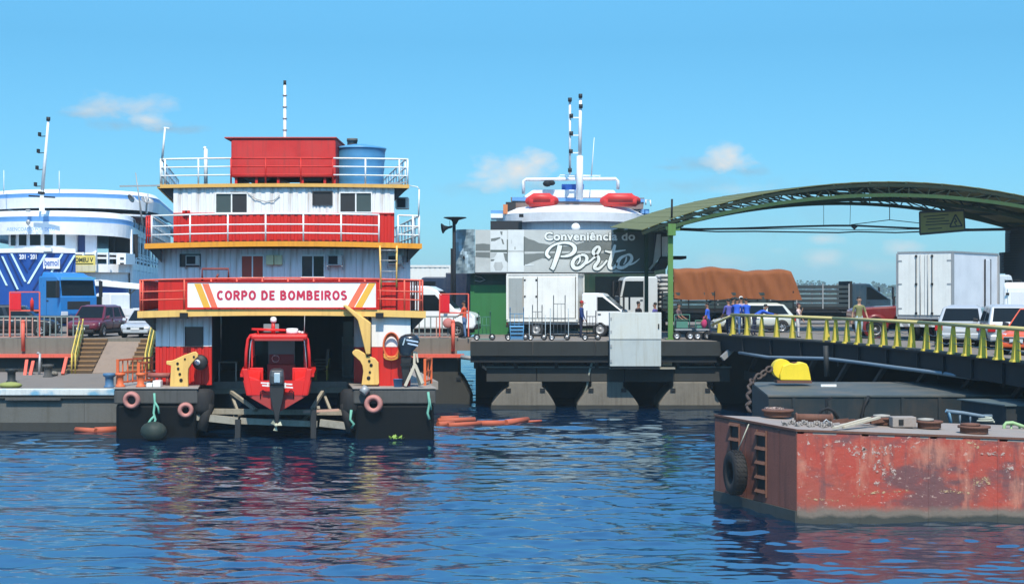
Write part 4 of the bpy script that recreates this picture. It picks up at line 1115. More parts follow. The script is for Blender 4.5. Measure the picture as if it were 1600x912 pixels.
b = B(); b.tube(P(232, 586, 58.9), P(266, 586, 58.9), 0.1, n=10); b.tube(P(250, 586, 58.9), P(250, 604, 59), 0.07, n=8); b.tube(P(262, 586, 58.9), P(262, 603, 59), 0.07, n=8); tag(b.build('red_pipe', mat('dull_red_pipe', (0.32, 0.10, 0.08), 0.5, 0.3)), 'dull red pipe on short legs beside the yellow davit bracket', 'pipe')
b = B(); b.tube(P(254, 555, 60.2), P(262, 555, 60.2), 0.05); b.tube(P(258, 556, 60.2), P(259, 574, 60.2), 0.05); b.lathe([(0.1, -0.03), (0.1, 0.03), (0, 0.03)], P(258, 577, 60.1), (0, 1, 0)); tag(b.build('fire_hydrant', M_ORG), 'orange fire hydrant pipe in front of the red foot of the wall', 'hydrant')
b = B(); b.tube(P(594, 583, 59.0), P(618, 583, 59.0), 0.1, n=10); b.tube(P(600, 588, 59), P(620, 588, 59), 0.08, n=8); b.ball(P(602, 575, 59), 0.12); tag(b.build('pump_pipe', mat('dull_red_pipe2', (0.30, 0.13, 0.10), 0.5, 0.4)), 'dull red pump pipes behind the blue bin on the bow', 'pipe')
b = B(); b.lathe([(0, 0), (0.15, 0), (0.19, 0.3), (0.2, 0.3), (0.17, 0.3), (0, 0.26)], (X(622, 57.95), 57.95, DZ), n=14); tag(b.build('blue_bin', M_BLUEP), 'small blue bin beside the wooden motor stand', 'bin')
# hose coil on the white wall
t = thing('hose_coil', 'orange and red hose coiled on the white and red wall', 'hose', P(610, 545, 58.5))
b = B()
for k in range(3):
    pts = []
    for i in range(26):
        a = 2 * math.pi * i / 26
        pts.append(P(611.5 + (11.5 + k * 0.5) * math.cos(a) , 541 - k * 0.7 + (17 + k * 1.6) * math.sin(a), 58.5 - k * 0.05))
    b.path(pts, 0.032, 6, True)
b.build('coil', M_ORG, t)
b = B()
for k in range(3):
    b.path([P(600 + 11.5 * (1 - math.cos(a)), 552 + k * 2.2 + 5.5 * math.sin(a), 58.4) for a in [math.pi * i / 10 for i in range(11)]], 0.03, 6)
b.build('loop', mat('amber_hose', (0.75, 0.33, 0.06), 0.5), t)
# outboard motor on a timber trestle
om = thing('outboard_motor', 'large black outboard motor clamped to a pale timber trestle on the bow', 'outboard motor', (X(638, 58.0), 58.0, DZ))
Yo = 58.0
cow = [((624, 556), (646, 556)), ((622.5, 548), (645, 549)), ((621, 540), (652, 541)), ((622, 531), (656, 533)), ((626, 525), (655.5, 528)), ((633, 521.8), (652, 524)), ((640, 521), (646, 521.5))]
b = B(); rings = []
for (a, c) in cow:
    xa, xb = X(a[0], Yo), X(c[0], Yo); zc = (Z(a[1], Yo) + Z(c[1], Yo)) / 2; dz_ = (Z(c[1], Yo) - Z(a[1], Yo))
    r = (xb - xa) / 2; xm = (xa + xb) / 2
    rings.append([(xm + r * math.copysign(abs(math.cos(t_)) ** 0.7, math.cos(t_)), Yo + min(r, 0.34) * math.copysign(abs(math.sin(t_)) ** 0.7, math.sin(t_)), zc + dz_ * 0.5 * math.cos(t_)) for t_ in [2 * math.pi * i / 20 for i in range(20)]])
b.loft(rings, True); b.build('cowling', plain('gloss_black', (0.01, 0.011, 0.013), 0.2, coat=0.6), om)
for py0, py1, x0_, x1_ in ((529.5, 532, 635, 653.5), (535, 537.5, 637, 653)):
    b = B(); b.hexa([P(x0_, py1, Yo - .37), P(x1_, py1 + 3.4, Yo - .3), P(x1_, py1 + 3.4, Yo - .2), P(x0_, py1, Yo - .25), P(x0_, py0, Yo - .37), P(x1_, py0 + 3.4, Yo - .3), P(x1_, py0 + 3.4, Yo - .2), P(x0_, py0, Yo - .25)]); b.build('stripe', mat('pale_blue_decal', (0.45, 0.58, 0.72), 0.4, 0, streak=0, bump=0), om)
b = B(); b.bar(P(629.5, 539, Yo - 0.36), P(633, 528, Yo - 0.36), 0.03, 0.05); b.build('painted_gleam', M_CHROME, om)  # bright bar standing for the highlight on the gloss cowling
b = B(); b.loft([[P(626, 557, Yo - .2), P(644, 557, Yo - .2), P(644, 557, Yo + .2), P(626, 557, Yo + .2)], [P(627, 574, Yo - .14), P(641, 574, Yo - .14), P(641, 574, Yo + .14), P(627, 574, Yo + .14)], [P(630, 600, Yo - .09), P(638, 600, Yo - .09), P(638, 600, Yo + .09), P(630, 600, Yo + .09)]]); b.build('leg', M_BLACK, om, bevel=0.03)
b = B(); b.bar(P(626, 569.5, Yo - .1), P(646, 569.5, Yo - .1), 0.25, 0.09); b.build('clamp', M_STEELD, om)
tr = thing('motor_trestle', 'pale timber trestle that holds the black outboard motor', 'trestle', (X(648, 57.9), 57.9, DZ))
M_TIMB = mat('pale_timber', (0.50, 0.45, 0.35), 0.7, 0.3, (0.2, 0.16, 0.1), 0.3)
for a, c, dy in (((648, 570), (633, 603), -0.15), ((649, 570), (661, 599), -0.15), ((648, 570), (656, 600), 0.5)):
    b = B(); b.bar(P(*a, 57.8), P(*c, 57.8 + dy), 0.11, 0.16, up=(0, 1, 0)); b.build('leg', M_TIMB, tr)
b = B(); b.bar(P(647.5, 572, 57.85), P(647.5, 549, 57.95), 0.09, 0.12); b.build('upright', M_TIMB, tr)
b = B(); b.bar(P(653, 566, 57.9), P(651, 550, 57.95), 0.06, 0.1); b.build('upright', M_TIMB, tr)
# things in the bay: stacked chairs, table
ch = thing('stacked_chair', 'stack of plastic chairs with a yellow one in front inside the boat bay', 'chairs', (X(505, 62.5), 62.5, DZ))
M_CHY = plain('yellow_plastic', (0.45, 0.36, 0.04), 0.5); M_CHD = plain('dark_plastic', (0.09, 0.09, 0.085), 0.5)
x_, y_ = X(503, 62.5), 62.5
for k in range(4):
    b = B(); zz = DZ + 0.45 + k * 0.12
    b.box(x_ - 0.28, x_ + 0.24, y_ - 0.2, y_ + 0.25, zz, zz + 0.035); b.build('seat', M_CHD, ch)
    b = B(); b.hexa([(x_ + 0.2 - 0.02, y_ - .22, zz + 0.03), (x_ + 0.25, y_ - .22, zz + 0.03), (x_ + 0.25, y_ + .22, zz + 0.03), (x_ + 0.18, y_ + .22, zz + 0.03), (x_ + 0.22, y_ - .2, zz + 0.44), (x_ + 0.32, y_ - .2, zz + 0.44), (x_ + 0.32, y_ + .2, zz + 0.44), (x_ + 0.22, y_ + .2, zz + 0.44)]); b.build('backrest', M_CHY if k == 0 else M_CHD, ch)
for dx in (-0.26, 0.22):
    for dy in (-.18, .22):
        b = B(); b.bar((x_ + dx, y_ + dy, DZ), (x_ + dx * 0.92, y_ + dy * 0.95, DZ + 0.46), 0.04); b.build('leg', M_CHY, ch)
tb = thing('work_table', 'pale steel table frame inside the boat bay beside the red boat', 'table', (X(357, 61.8), 61.8, DZ))
b = B(); b.box(X(341, 61.6), X(371, 61.6), 61.6, 62.2, DZ + 0.74, DZ + 0.79); b.build('table_top', M_BEAM, tb)
for px in (342.5, 369):
    for yy in (61.65, 62.15):
        b = B(); b.bar((X(px, yy), yy, DZ), (X(px, yy), yy, DZ + 0.74), 0.05); b.build('leg', M_GALV, tb)
# floating plants and booms
b = B()
for k in range(16):
    c = P(620 + random.uniform(-11, 11), 677 + random.uniform(-1.0, 2.5), 57.0); c.z = 0.06
    a = random.uniform(0, 6.28); s = random.uniform(.05, .11)
    d = Vector((math.cos(a), math.sin(a), 0)) * s; e = Vector((-math.sin(a), math.cos(a), 0)) * s * .6; u = Vector((0, 0, random.uniform(.04, .16)))
    b.add([c - d - e, c + d * 1.2 + u * .4, c + d + e + u, c - d * .4 + e * 1.2 + u * .6], [(0, 1, 2, 3)])
o = b.build('floating_plant', plain('water_plant', (0.20, 0.32, 0.05), 0.6)); tag(o, 'small clump of green floating plants against the black hull', 'plant')
M_BOOM = mat('orange_boom', (0.46, 0.11, 0.06), 0.7, 0.5, (0.2, 0.08, 0.05), 0.2)
def boom(name, label, segs, zs=0.02):
    t = thing(name, label, 'boom', (X(segs[0][0][0], segs[0][2]), segs[0][2], 0), 0, 'orange floating booms')
    for a, c, Y, r in segs:
        b = B(); pa = P(a[0], a[1], Y); pc = P(c[0], c[1], Y); 
        ya = EYE * F / (a[1] + 4 - CY); yc_ = EYE * F / (c[1] + 4 - CY)
        pa = Vector((X(a[0], ya), ya, 0.05)); pc = Vector((X(c[0], yc_), yc_, 0.05))
        b.tube(pa, pc, r * .72, n=10); b.build('float', M_BOOM, t)
boom('floating_boom', 'orange floating boom drifting off the hull below the wooden trestle', [((684, 655), (742, 653), 62, .16), ((684, 661), (708, 659), 61, .17), ((700, 662), (752, 659), 61, .14), ((745, 659), (788, 658.5), 61, .17), ((790, 658), (824, 653.5), 62, .19), ((826, 656), (846, 655), 62, .07), ((688, 651), (716, 650), 63, .14)])
boom('floating_boom', 'pale orange boom floating against the old landing pontoon', [((119, 669), (150, 671), 58, .16), ((148, 670.5), (182, 669), 58, .2)])
def shear_tree(root, k, y0=None, mind=0.9):
    """the hull runs back at an angle: long pieces follow its axis"""
    seen = {}
    def go(o):
        for c in kids(o):
            if c.type == 'MESH' and c.data.users == 1:
                n = len(c.data.vertices); a = np.empty(n * 3); c.data.vertices.foreach_get('co', a); a = a.reshape(-1, 3)
                d = a[:, 1].max() - a[:, 1].min()
                if y0 is not None: a[:, 0] -= k * (a[:, 1] - (y0 - root.location.y))
                elif c.name.startswith(('rear_wall', 'bay_rear_wall')): a[:, 0] -= k * (a[:, 1] + root.location.y - 59.4)
                elif d > mind: a[:, 0] -= k * (a[:, 1] - a[:, 1].min())
                c.data.vertices.foreach_set('co', a.ravel()); c.data.update()
            go(c)
    go(root)
shear_tree(fs, SHEAR)
# ================================================================== RED FIRE BOAT ON THE SLIP
Yb = 56.8
fb = thing('fire_boat', 'red fire boat with cabin and black outboard motor, hauled out on the slipway', 'boat', (X(433, Yb), Yb, Z(645, Yb)))
M_FBR = mat('fire_boat_red', (0.68, 0.022, 0.018), 0.35, 0.2, (0.35, 0.03, 0.02), 0.2, coat=0.15)
M_FBD = mat('fire_boat_bottom', (0.40, 0.05, 0.045), 0.45, 0.4, (0.2, 0.06, 0.05), 0.3)
cx = X(433, Yb)
def bx_(px): return X(px, Yb)
def bz_(py): return Z(py, Yb)
# hull stations from stern to bow: (y, half gunwale, z gunwale, half chine, z chine, z keel)
st = [(Yb, bx_(486) - cx, bz_(586), bx_(481) - cx, bz_(617), bz_(645)),
      (Yb + 2.2, 1.32, bz_(584), 1.22, bz_(618), bz_(645)),
      (Yb + 4.4, 1.28, bz_(578), 1.10, bz_(612), bz_(642)),
      (Yb + 6.2, 0.95, bz_(570), 0.70, bz_(600), bz_(632)),
      (Yb + 7.4, 0.42, bz_(564), 0.25, bz_(588), bz_(615)),
      (Yb + 8.0, 0.04, bz_(560), 0.03, bz_(575), bz_(592))]
b = B()
rg = []
for (y, g, zg, c, zc, zk) in st:
    rg.append([(cx - g, y, zg), (cx - c, y, zc), (cx, y, zk), (cx + c, y, zc), (cx + g, y, zg)])
n = 5
v = [p for r in rg for p in r]
f = [(i * n + j, i * n + j + 1, (i + 1) * n + j + 1, (i + 1) * n + j) for i in range(len(rg) - 1) for j in (1, 2)]
b.add(v, f); b.add(rg[0], [(1, 3, 2)])
b.build('bottom', M_FBD, fb)
b = B()
f = [(i * n + j, i * n + j + 1, (i + 1) * n + j + 1, (i + 1) * n + j) for i in range(len(rg) - 1) for j in (0, 3)]
b.add(v, f)
# transom with the cut for the motor
g, zg, c, zc = st[0][1], st[0][2], st[0][3], st[0][4]
zt = bz_(594)
b.hexa([(cx - c, Yb - 0.02, zc), (cx + c, Yb - 0.02, zc), (cx + c, Yb + 0.06, zc), (cx - c, Yb + 0.06, zc), (cx - g, Yb - 0.02, zt), (cx + g, Yb - 0.02, zt), (cx + g, Yb + 0.06, zt), (cx - g, Yb + 0.06, zt)])
b.build('hull', M_FBR, fb)
b = B(); b.box(cx - g + 0.1, cx + g - 0.1, Yb + 0.1, Yb + 6.0, bz_(612), bz_(608)); b.build('cockpit_floor', M_FBD, fb)
for sg in (-1, 1):
    b = B()
    pts = [(cx + sg * (s_[1] + 0.02), s_[0], s_[2]) for s_ in st]
    for p, q_ in zip(pts[:-1], pts[1:]): b.bar(p, q_, 0.18, 0.12)
    b.build('gunwale', M_FBR, fb)
    x0, x1 = cx + sg * (bx_(482) - cx), cx + sg * (bx_(460) - cx)
    b = B(); b.hexa([(x0, Yb, bz_(612)), (x1, Yb, bz_(612)), (x1, Yb + 0.9, bz_(612)), (x0, Yb + 0.9, bz_(612)), (x0, Yb, bz_(586)), (x1, Yb + .1, bz_(594)), (x1, Yb + 0.9, bz_(580)), (x0, Yb + 0.9, bz_(578))]); b.build('quarter_locker', M_FBR, fb, bevel=0.03)
    b = B(); b.box(cx + sg * (bx_(481) - cx), cx + sg * (bx_(456) - cx), Yb + 0.85, Yb + 0.95, bz_(596), bz_(576)); b.build('bulwark', M_FBR, fb, bevel=0.02)
    b = B(); b.hexa([(cx + sg * (c - .02), Yb - .06, zc - .02), (cx + sg * (c - .22), Yb - .06, zc - .02), (cx + sg * (c - .22), Yb + .02, zc), (cx + sg * (c - .02), Yb + .02, zc), (cx + sg * (g + .05), Yb - .06, bz_(576)), (cx + sg * (g - .17), Yb - .06, bz_(576)), (cx + sg * (g - .17), Yb + .02, bz_(576)), (cx + sg * (g + .05), Yb + .02, bz_(576))]); b.build('corner_post', M_FBR, fb, bevel=0.03)
    b = B(); b.path([(cx + sg * (bx_(484) - cx), Yb + 0.6, bz_(578)), (cx + sg * (bx_(482.5) - cx), Yb + 0.65, bz_(550)), (cx + sg * (bx_(480) - cx), Yb + 0.7, bz_(531)), (cx + sg * (bx_(476) - cx), Yb + 0.7, bz_(525)), (cx + sg * (bx_(466) - cx), Yb + 0.7, bz_(523.5))], 0.06, 8); b.build('arch_leg', M_FBR, fb)
    b = B(); b.path([(cx + sg * (bx_(478.5) - cx), Yb + 0.8, bz_(578)), (cx + sg * (bx_(477) - cx), Yb + 0.8, bz_(550)), (cx + sg * (bx_(475) - cx), Yb + 0.8, bz_(533)), (cx + sg * (bx_(470) - cx), Yb + 0.8, bz_(527.5))], 0.025, 6); b.build('grab_rail', M_CHROME, fb)
    b = B(); xs_ = cx + sg * 1.0
    b.box(xs_ - 0.03, xs_ + 0.03, Yb + 1.6, Yb + 4.6, bz_(600), bz_(562)); b.box(xs_ - 0.03, xs_ + 0.03, Yb + 1.6, Yb + 1.75, bz_(562), bz_(532)); b.box(xs_ - 0.03, xs_ + 0.03, Yb + 3.1, Yb + 3.25, bz_(562), bz_(532)); b.build('cabin_side', M_FBR, fb)
b = B(); b.box(bx_(391), bx_(480), Yb + 0.4, Yb + 4.4, bz_(531), bz_(523)); b.build('hardtop', M_FBR, fb, bevel=0.07)
b = B(); b.box(bx_(397), bx_(474), Yb + 0.36, Yb + 0.42, bz_(532.5), bz_(529.5)); b.build('hardtop_trim', M_FBD, fb)
# cabin rear: bulkhead, wind screen seen through, console, seats
b = B(); b.box(bx_(414), bx_(460), Yb + 2.4, Yb + 2.5, bz_(600), bz_(573)); b.build('console', M_FBD, fb, bevel=0.04)
b = B(); b.slab([(bx_(416), Yb + 2.3, bz_(573)), (bx_(459), Yb + 2.3, bz_(573)), (bx_(459), Yb + 2.3, bz_(535)), (bx_(416), Yb + 2.3, bz_(535))]); b.build('rear_window', plain('smoky_glass', (0.10, 0.09, 0.10), 0.15), fb)
b = B(); b.box(bx_(417), bx_(458), Yb + 2.26, Yb + 2.29, bz_(573), bz_(557)); b.build('seat_back', mat('maroon_vinyl', (0.16, 0.02, 0.025), 0.5), fb, bevel=0.02)
b = B(); b.torus((bx_(428), Yb + 2.2, bz_(564)), (0, 1, 0.4), 0.14, 0.014, 16, 5); b.build('steering_wheel', M_CHROME, fb)
b = B(); b.box(cx - 1.0, cx + 1.0, Yb + 4.5, Yb + 4.56, bz_(590), bz_(531)); b.build('front_screen', M_GLASS, fb)
# white strap across the motor well, towing eyes
b = B(); b.bar((bx_(408), Yb - 0.28, bz_(597)), (bx_(457), Yb - 0.28, bz_(599.5)), 0.05, 0.05); b.bar((bx_(410), Yb - 0.28, bz_(601)), (bx_(458), Yb - 0.28, bz_(604.5)), 0.05, 0.05); b.bar((bx_(419), Yb - 0.3, bz_(596)), (bx_(419), Yb - 0.3, bz_(603)), 0.05); b.bar((bx_(446), Yb - 0.3, bz_(597)), (bx_(446), Yb - 0.3, bz_(605)), 0.05); b.build('strap', M_RAILW, fb)
for sg in (-1, 1):
    b = B(); x = cx + sg * (bx_(459) - cx); b.path([(x, Yb - .03, bz_(622)), (x, Yb - .1, bz_(612)), (x - sg * .1, Yb - .08, bz_(609)), (x - sg * .18, Yb - .06, bz_(612))], 0.02, 5); b.build('hook', M_STEELD, fb)
# motor
b = B()
rings = []
for py, w, d0, d1 in ((575, 5, .28, .3), (577.5, 10.5, .5, .3), (586, 11.5, .56, .3), (597, 11.5, .55, .3), (600, 10, .5, .3)):
    hw = w * Yb / F
    rings.append([(cx - hw, Yb - d0, bz_(py)), (cx - hw * .7, Yb - d0 - .06, bz_(py)), (cx + hw * .7, Yb - d0 - .06, bz_(py)), (cx + hw, Yb - d0, bz_(py)), (cx + hw, Yb + d1 - .2, bz_(py)), (cx - hw, Yb + d1 - .2, bz_(py))])
b.loft(rings); b.build('motor_cowling', plain('motor_grey', (0.05, 0.052, 0.055), 0.3), fb, bevel=0.03)
b = B(); b.box(cx - 0.10, cx + 0.13, Yb - 0.64, Yb - 0.60, bz_(596), bz_(581)); b.build('cowling_badge', M_CHROME, fb, bevel=0.02)
b = B(); b.loft([[(cx - .27, Yb - .5, bz_(600)), (cx + .27, Yb - .5, bz_(600)), (cx + .27, Yb - .05, bz_(600)), (cx - .27, Yb - .05, bz_(600))], [(cx - .24, Yb - .48, bz_(618)), (cx + .24, Yb - .48, bz_(618)), (cx + .24, Yb - .05, bz_(618)), (cx - .24, Yb - .05, bz_(618))], [(cx - .09, Yb - .45, bz_(646)), (cx + .09, Yb - .45, bz_(646)), (cx + .09, Yb - .1, bz_(646)), (cx - .09, Yb - .1, bz_(646))], [(cx - .05, Yb - .4, bz_(660)), (cx + .05, Yb - .4, bz_(660)), (cx + .05, Yb - .15, bz_(660)), (cx - .05, Yb - .15, bz_(660))]]); b.build('motor_leg', M_BLACK, fb, bevel=0.02)
b = B(); c_ = (cx - .02, Yb - .55, bz_(662)); b.lathe([(0, -.12), (.06, -.08), (.07, .2), (.03, .35)], c_, (0, 1, 0), n=10)
for k in range(3):
    a = k * 2.094 + .4; d = Vector((math.cos(a), 0, math.sin(a))); e = Vector((-math.sin(a), .35, math.cos(a)))
    p = Vector(c_); b.hexa([p + d * .05 - e * .03, p + d * .05 + e * .03, p + d * .05 + e * .03 + Vector((0, .02, 0)), p + d * .05 - e * .03 + Vector((0, .02, 0)), p + d * .2 - e * .09, p + d * .2 + e * .07, p + d * .2 + e * .07 + Vector((0, .02, 0)), p + d * .2 - e * .09 + Vector((0, .02, 0))])
b.build('propeller', mat('pale_propeller', (0.5, 0.5, 0.35), 0.4), fb)
# gear on the hardtop
b = B(); b.tube((bx_(425), Yb + 1.4, bz_(523)), (bx_(425), Yb + 1.4, bz_(504)), 0.09, 0.06, n=8); b.build('light_mast', M_FBR, fb)
b = B(); b.lathe([(0, 0), (.09, 0), (.12, .06), (.12, .14), (.09, .2), (0, .22)], (bx_(425.5), Yb + 1.4, bz_(505)), n=14); b.build('dome_light', M_RAILW, fb)
b = B(); b.tube((bx_(391), Yb + 1.2, bz_(515.5)), (bx_(445), Yb + 1.2, bz_(517)), 0.05, n=8); b.tube((bx_(400), Yb + 1.2, bz_(516)), (bx_(402), Yb + 1.2, bz_(523)), 0.03, n=6); b.build('light_bar', M_FBR, fb)
b = B(); b.lathe([(0, 0), (.22, 0), (.23, .05), (.23, .17), (.2, .2), (0, .21)], (bx_(455.5), Yb + 1.3, bz_(522.5)), n=18); b.build('radar', M_RAILW, fb)
b = B(); b.tube((bx_(475), Yb + 1.2, bz_(523)), (bx_(475.5), Yb + 1.2, bz_(494)), 0.02, 0.012, n=6); b.build('aerial', M_GALV, fb)
b = B(); b.box(bx_(470), bx_(473.5), Yb + 1.5, Yb + 1.6, bz_(522), bz_(519)); b.ball((bx_(467), Yb + 1.5, bz_(520.5)), .06); b.build('roof_lamp', M_RAILW, fb)
shear_tree(fb, 0.125, Yb)
# ================================================================== VEHICLES
def carpaint(name, col, rough=0.28, metal=0.0):
    return mat(name, col, rough, 0.12, (0.2, 0.17, 0.13), 0.08, bump=0.0, var=0.05, metal=metal, coat=0.5)
M_PLASTIC = plain('black_trim_plastic', (0.018, 0.018, 0.019), 0.6)
M_UNDER = plain('underbody_black', (0.008, 0.008, 0.008), 0.8)
def wheel(t, x, y, r, w, side, rim=M_RIM, name='wheel', nsp=5):
    """tyre with a rim as sub-part; side = +1 / -1 outer face"""
    b = B()
    b.lathe([(r * 0.60, -w / 2), (r * 0.94, -w / 2), (r, -w * 0.34), (r, w * 0.34), (r * 0.94, w / 2), (r * 0.60, w / 2), (r * 0.60, -w / 2)], (x, y, r), (0, side, 0), 20)
    o = b.build(name, M_TYRE, t, local=True)
    b = B()
    b.lathe([(0, w * 0.30), (r * 0.16, w * 0.34), (r * 0.18, w * 0.26), (r * 0.5, w * 0.2), (r * 0.56, w * 0.42), (r * 0.61, w * 0.42), (r * 0.61, -w * 0.4), (0, -w * 0.4)], (x, y, r), (0, side, 0), 18)
    for k in range(nsp):
        a = 2 * math.pi * k / nsp
        b.bar((x + r * .1 * math.cos(a), y + side * w * 0.34, r + r * .1 * math.sin(a)), (x + r * .55 * math.cos(a), y + side * w * 0.38, r + r * .55 * math.sin(a)), r * 0.14, w * 0.1)
    b.build('rim', rim, o, local=True)
    return o
def car(name, label, cat, loc, rotz, paint, L=4.3, Wd=1.75, H=1.5, kind='hatch', group='cars on the quay', wr=0.32, dark=False, rim=M_RIM, plate=True, detail=True):
    """local x points forward, y to its left; built from a lofted body, a glazed cabin and fitted parts"""
    t = thing(name, label, cat, loc, rotz, group)
    hw = Wd / 2; hl = L / 2
    zb = 0.22 if kind != 'suv' else 0.28
    belt = H * 0.60
    if kind == 'hatch':
        S = [(-hl, .34, belt * .86, hw * .86), (-hl + .12, zb + .02, belt * 0.99, hw * .95), (-hl + .6, zb, belt, hw), (-.4, zb, belt * .98, hw), (.55 * hl - .1, zb, belt * .95, hw), (hl - .5, zb + .01, belt * .84, hw * .97), (hl - .14, zb + .03, belt * .76, hw * .9), (hl, .36, belt * .60, hw * .78)]
        cab = (-hl + .12, -hl + .62, .28 * hl, .60 * hl)
    elif kind == 'suv':
        S = [(-hl, .42, belt * .9, hw * .9), (-hl + .1, zb + .03, belt, hw * .97), (-hl + .6, zb, belt, hw), (-.3, zb, belt, hw), (.5 * hl, zb, belt * .97, hw), (hl - .5, zb + .02, belt * .90, hw * .98), (hl - .12, zb + .05, belt * .82, hw * .92), (hl, .42, belt * .66, hw * .82)]
        cab = (-hl + .08, -hl + .42, .22 * hl, .56 * hl)
    elif kind == 'sedan':
        S = [(-hl, .36, belt * .88, hw * .86), (-hl + .12, zb + .03, belt * 1.0, hw * .95), (-hl + .75, zb, belt * 1.01, hw), (-.4, zb, belt * .98, hw), (.5 * hl, zb, belt * .95, hw), (hl - .5, zb + .01, belt * .85, hw * .97), (hl - .14, zb + .03, belt * .76, hw * .9), (hl, .36, belt * .60, hw * .78)]
        cab = (-hl + .55, -hl + 1.15, .20 * hl, .56 * hl)
    b = B(); rings = []
    for (x, z0, z1, w) in S:
        h = z1 - z0
        rings.append([(x, -w * .90, z0), (x, -w * .99, z0 + h * .25), (x, -w, z0 + h * .62), (x, -w * .965, z1 - .05), (x, -w * .80, z1), (x, w * .80, z1), (x, w * .965, z1 - .05), (x, w, z0 + h * .62), (x, w * .99, z0 + h * .25), (x, w * .90, z0)])
    b.loft(rings, True)
    body = b.build('body', paint, t, local=True)
    body.data.polygons.foreach_set('use_smooth', [True] * len(body.data.polygons))
    md = body.modifiers.new('soft', 'SUBSURF'); md.levels = 1; md.render_levels = 1
    xr0, xr1, xf1, xf0 = cab
    wb, wt_ = hw * .93, hw * .74
    zb2, zt2 = belt - .06, H
    base = [(xr0, -wb, zb2), (xf0, -wb, zb2 - .03), (xf0, wb, zb2 - .03), (xr0, wb, zb2)]
    top = [(xr1, -wt_, zt2 - .05), (xf1, -wt_, zt2 - .03), (xf1, wt_, zt2 - .03), (xr1, wt_, zt2 - .05)]
    b = B(); b.hexa(base + top); b.build('cabin', paint, t, local=True, bevel=0.05)
    b = B(); b.hexa([(xr1 + .1, -wt_ * .9, zt2 - .06), (xf1 - .1, -wt_ * .9, zt2 - .05), (xf1 - .1, wt_ * .9, zt2 - .05), (xr1 + .1, wt_ * .9, zt2 - .06), (xr1 + .3, -wt_ * .7, zt2 + .015), (xf1 - .35, -wt_ * .7, zt2 + .02), (xf1 - .35, wt_ * .7, zt2 + .02), (xr1 + .3, wt_ * .7, zt2 + .015)]); b.build('roof', paint, t, local=True, bevel=0.02)
    def glass(nm, quad, mg, m=M_GLASS):
        b = B(); b.slab(quad, 0.008, margins=mg); b.build(nm, m, t, local=True)
    glass('windscreen', [base[1], base[2], top[2], top[1]], (.06, .06, .12, .06))
    glass('rear_window', [base[3], base[0], top[0], top[3]], (.08, .08, .16, .10))
    def mixp(p, q, u): return tuple(p[i] * (1 - u) + q[i] * u for i in range(3))
    for sg, (p0, p1, q1, q0) in ((-1, (base[0], base[1], top[1], top[0])), (1, (base[3], base[2], top[2], top[3]))):
        cuts = [(0.03, .17), (.20, .53), (.56, .95)] if kind != 'hatch' else [(0.05, .44), (.48, .95)]
        for u0, u1 in cuts:
            A_, B_, C_, D_ = mixp(p0, p1, u0), mixp(p0, p1, u1), mixp(q0, q1, u1), mixp(q0, q1, u0)
            quad = [A_, B_, C_, D_] if sg < 0 else [B_, A_, D_, C_]
            b = B(); b.slab(quad, 0.008, margins=(.05, .05, .18, .12)); b.build('side_window', M_GLASS, t, local=True)
        b = B(); b.hexa([(xf0 - .35, sg * hw * .98, belt - .02), (xf0 - .2, sg * hw * .98, belt - .02), (xf0 - .2, sg * (hw + .16), belt), (xf0 - .35, sg * (hw + .16), belt), (xf0 - .35, sg * hw * .98, belt + .1), (xf0 - .24, sg * hw * .98, belt + .1), (xf0 - .24, sg * (hw + .16), belt + .14), (xf0 - .35, sg * (hw + .16), belt + .14)]); b.build('wing_mirror', M_PLASTIC if dark else paint, t, local=True, bevel=0.02)
        b = B(); b.box(-.15, .02, sg * hw * .995, sg * (hw + .02), belt * .80, belt * .84); b.box(-.95, -.78, sg * hw * .995, sg * (hw + .02), belt * .80, belt * .84) if kind != 'hatch' else None; b.build('door_handle', M_CHROME, t, local=True)
        b = B(); b.box(-hl + .95, hl - .95, sg * hw * .93, sg * (hw + .012), zb - .02, zb + .11); b.build('sill', M_PLASTIC, t, local=True)
        for zz in ((.11 * hl, 'd'),):
            b = B(); b.box(.0, .012, sg * (hw - .05), sg * (hw + .004), zb + .12, belt - .03); b.build('door_gap', M_UNDER, t, local=True)
        b = B(); xh = hl - .09; b.hexa([(xh - .16, sg * hw * .52, belt * .60), (xh + .05, sg * hw * .50, belt * .58), (xh - .2, sg * hw * .945, belt * .60), (xh - .36, sg * hw * .93, belt * .62), (xh - .26, sg * hw * .52, belt * .78), (xh - .06, sg * hw * .50, belt * .74), (xh - .26, sg * hw * .94, belt * .76), (xh - .45, sg * hw * .93, belt * .79)]); b.build('headlight', M_HEAD, t, local=True, bevel=0.01)
        b = B(); b.box(-hl - .005, -hl + .30, sg * hw * .66, sg * hw * .965, belt * .66, belt * .94); b.build('tail_light', M_TAIL, t, local=True, bevel=0.03)
    b = B(); b.box(hl - .16, hl + .012, -hw * .50, hw * .50, .44, belt * .62); b.build('grille', M_PLASTIC, t, local=True, bevel=0.02)
    b = B(); b.box(hl - .2, hl + .006, -hw * .74, hw * .74, .24, .40); b.build('front_bumper', M_PLASTIC if kind == 'suv' else paint, t, local=True, bevel=0.04)
    b = B(); b.box(hl - .1, hl + .022, -hw * .5, hw * .5, belt * .62, belt * .65); b.build('grille_trim', M_CHROME, t, local=True)
    b = B(); b.box(-hl - .02, -hl + .25, -hw * .88, hw * .88, .30, .52); b.build('rear_bumper', paint, t, local=True, bevel=0.05)
    if plate:
        b = B(); b.box(hl + .01, hl + .03, -.22, .22, .40, .52); b.build('number_plate', M_PLATE, t, local=True)
        b = B(); b.box(-hl - .035, -hl - .01, -.22, .22, .56 if kind == 'sedan' else .66, .68 if kind == 'sedan' else .78); b.build('number_plate', M_PLATE, t, local=True)
    b = B(); b.box(-hl + .3, hl - .3, -hw * .82, hw * .82, .16, .34); b.build('underbody', M_UNDER, t, local=True)
    xw = hl * .62
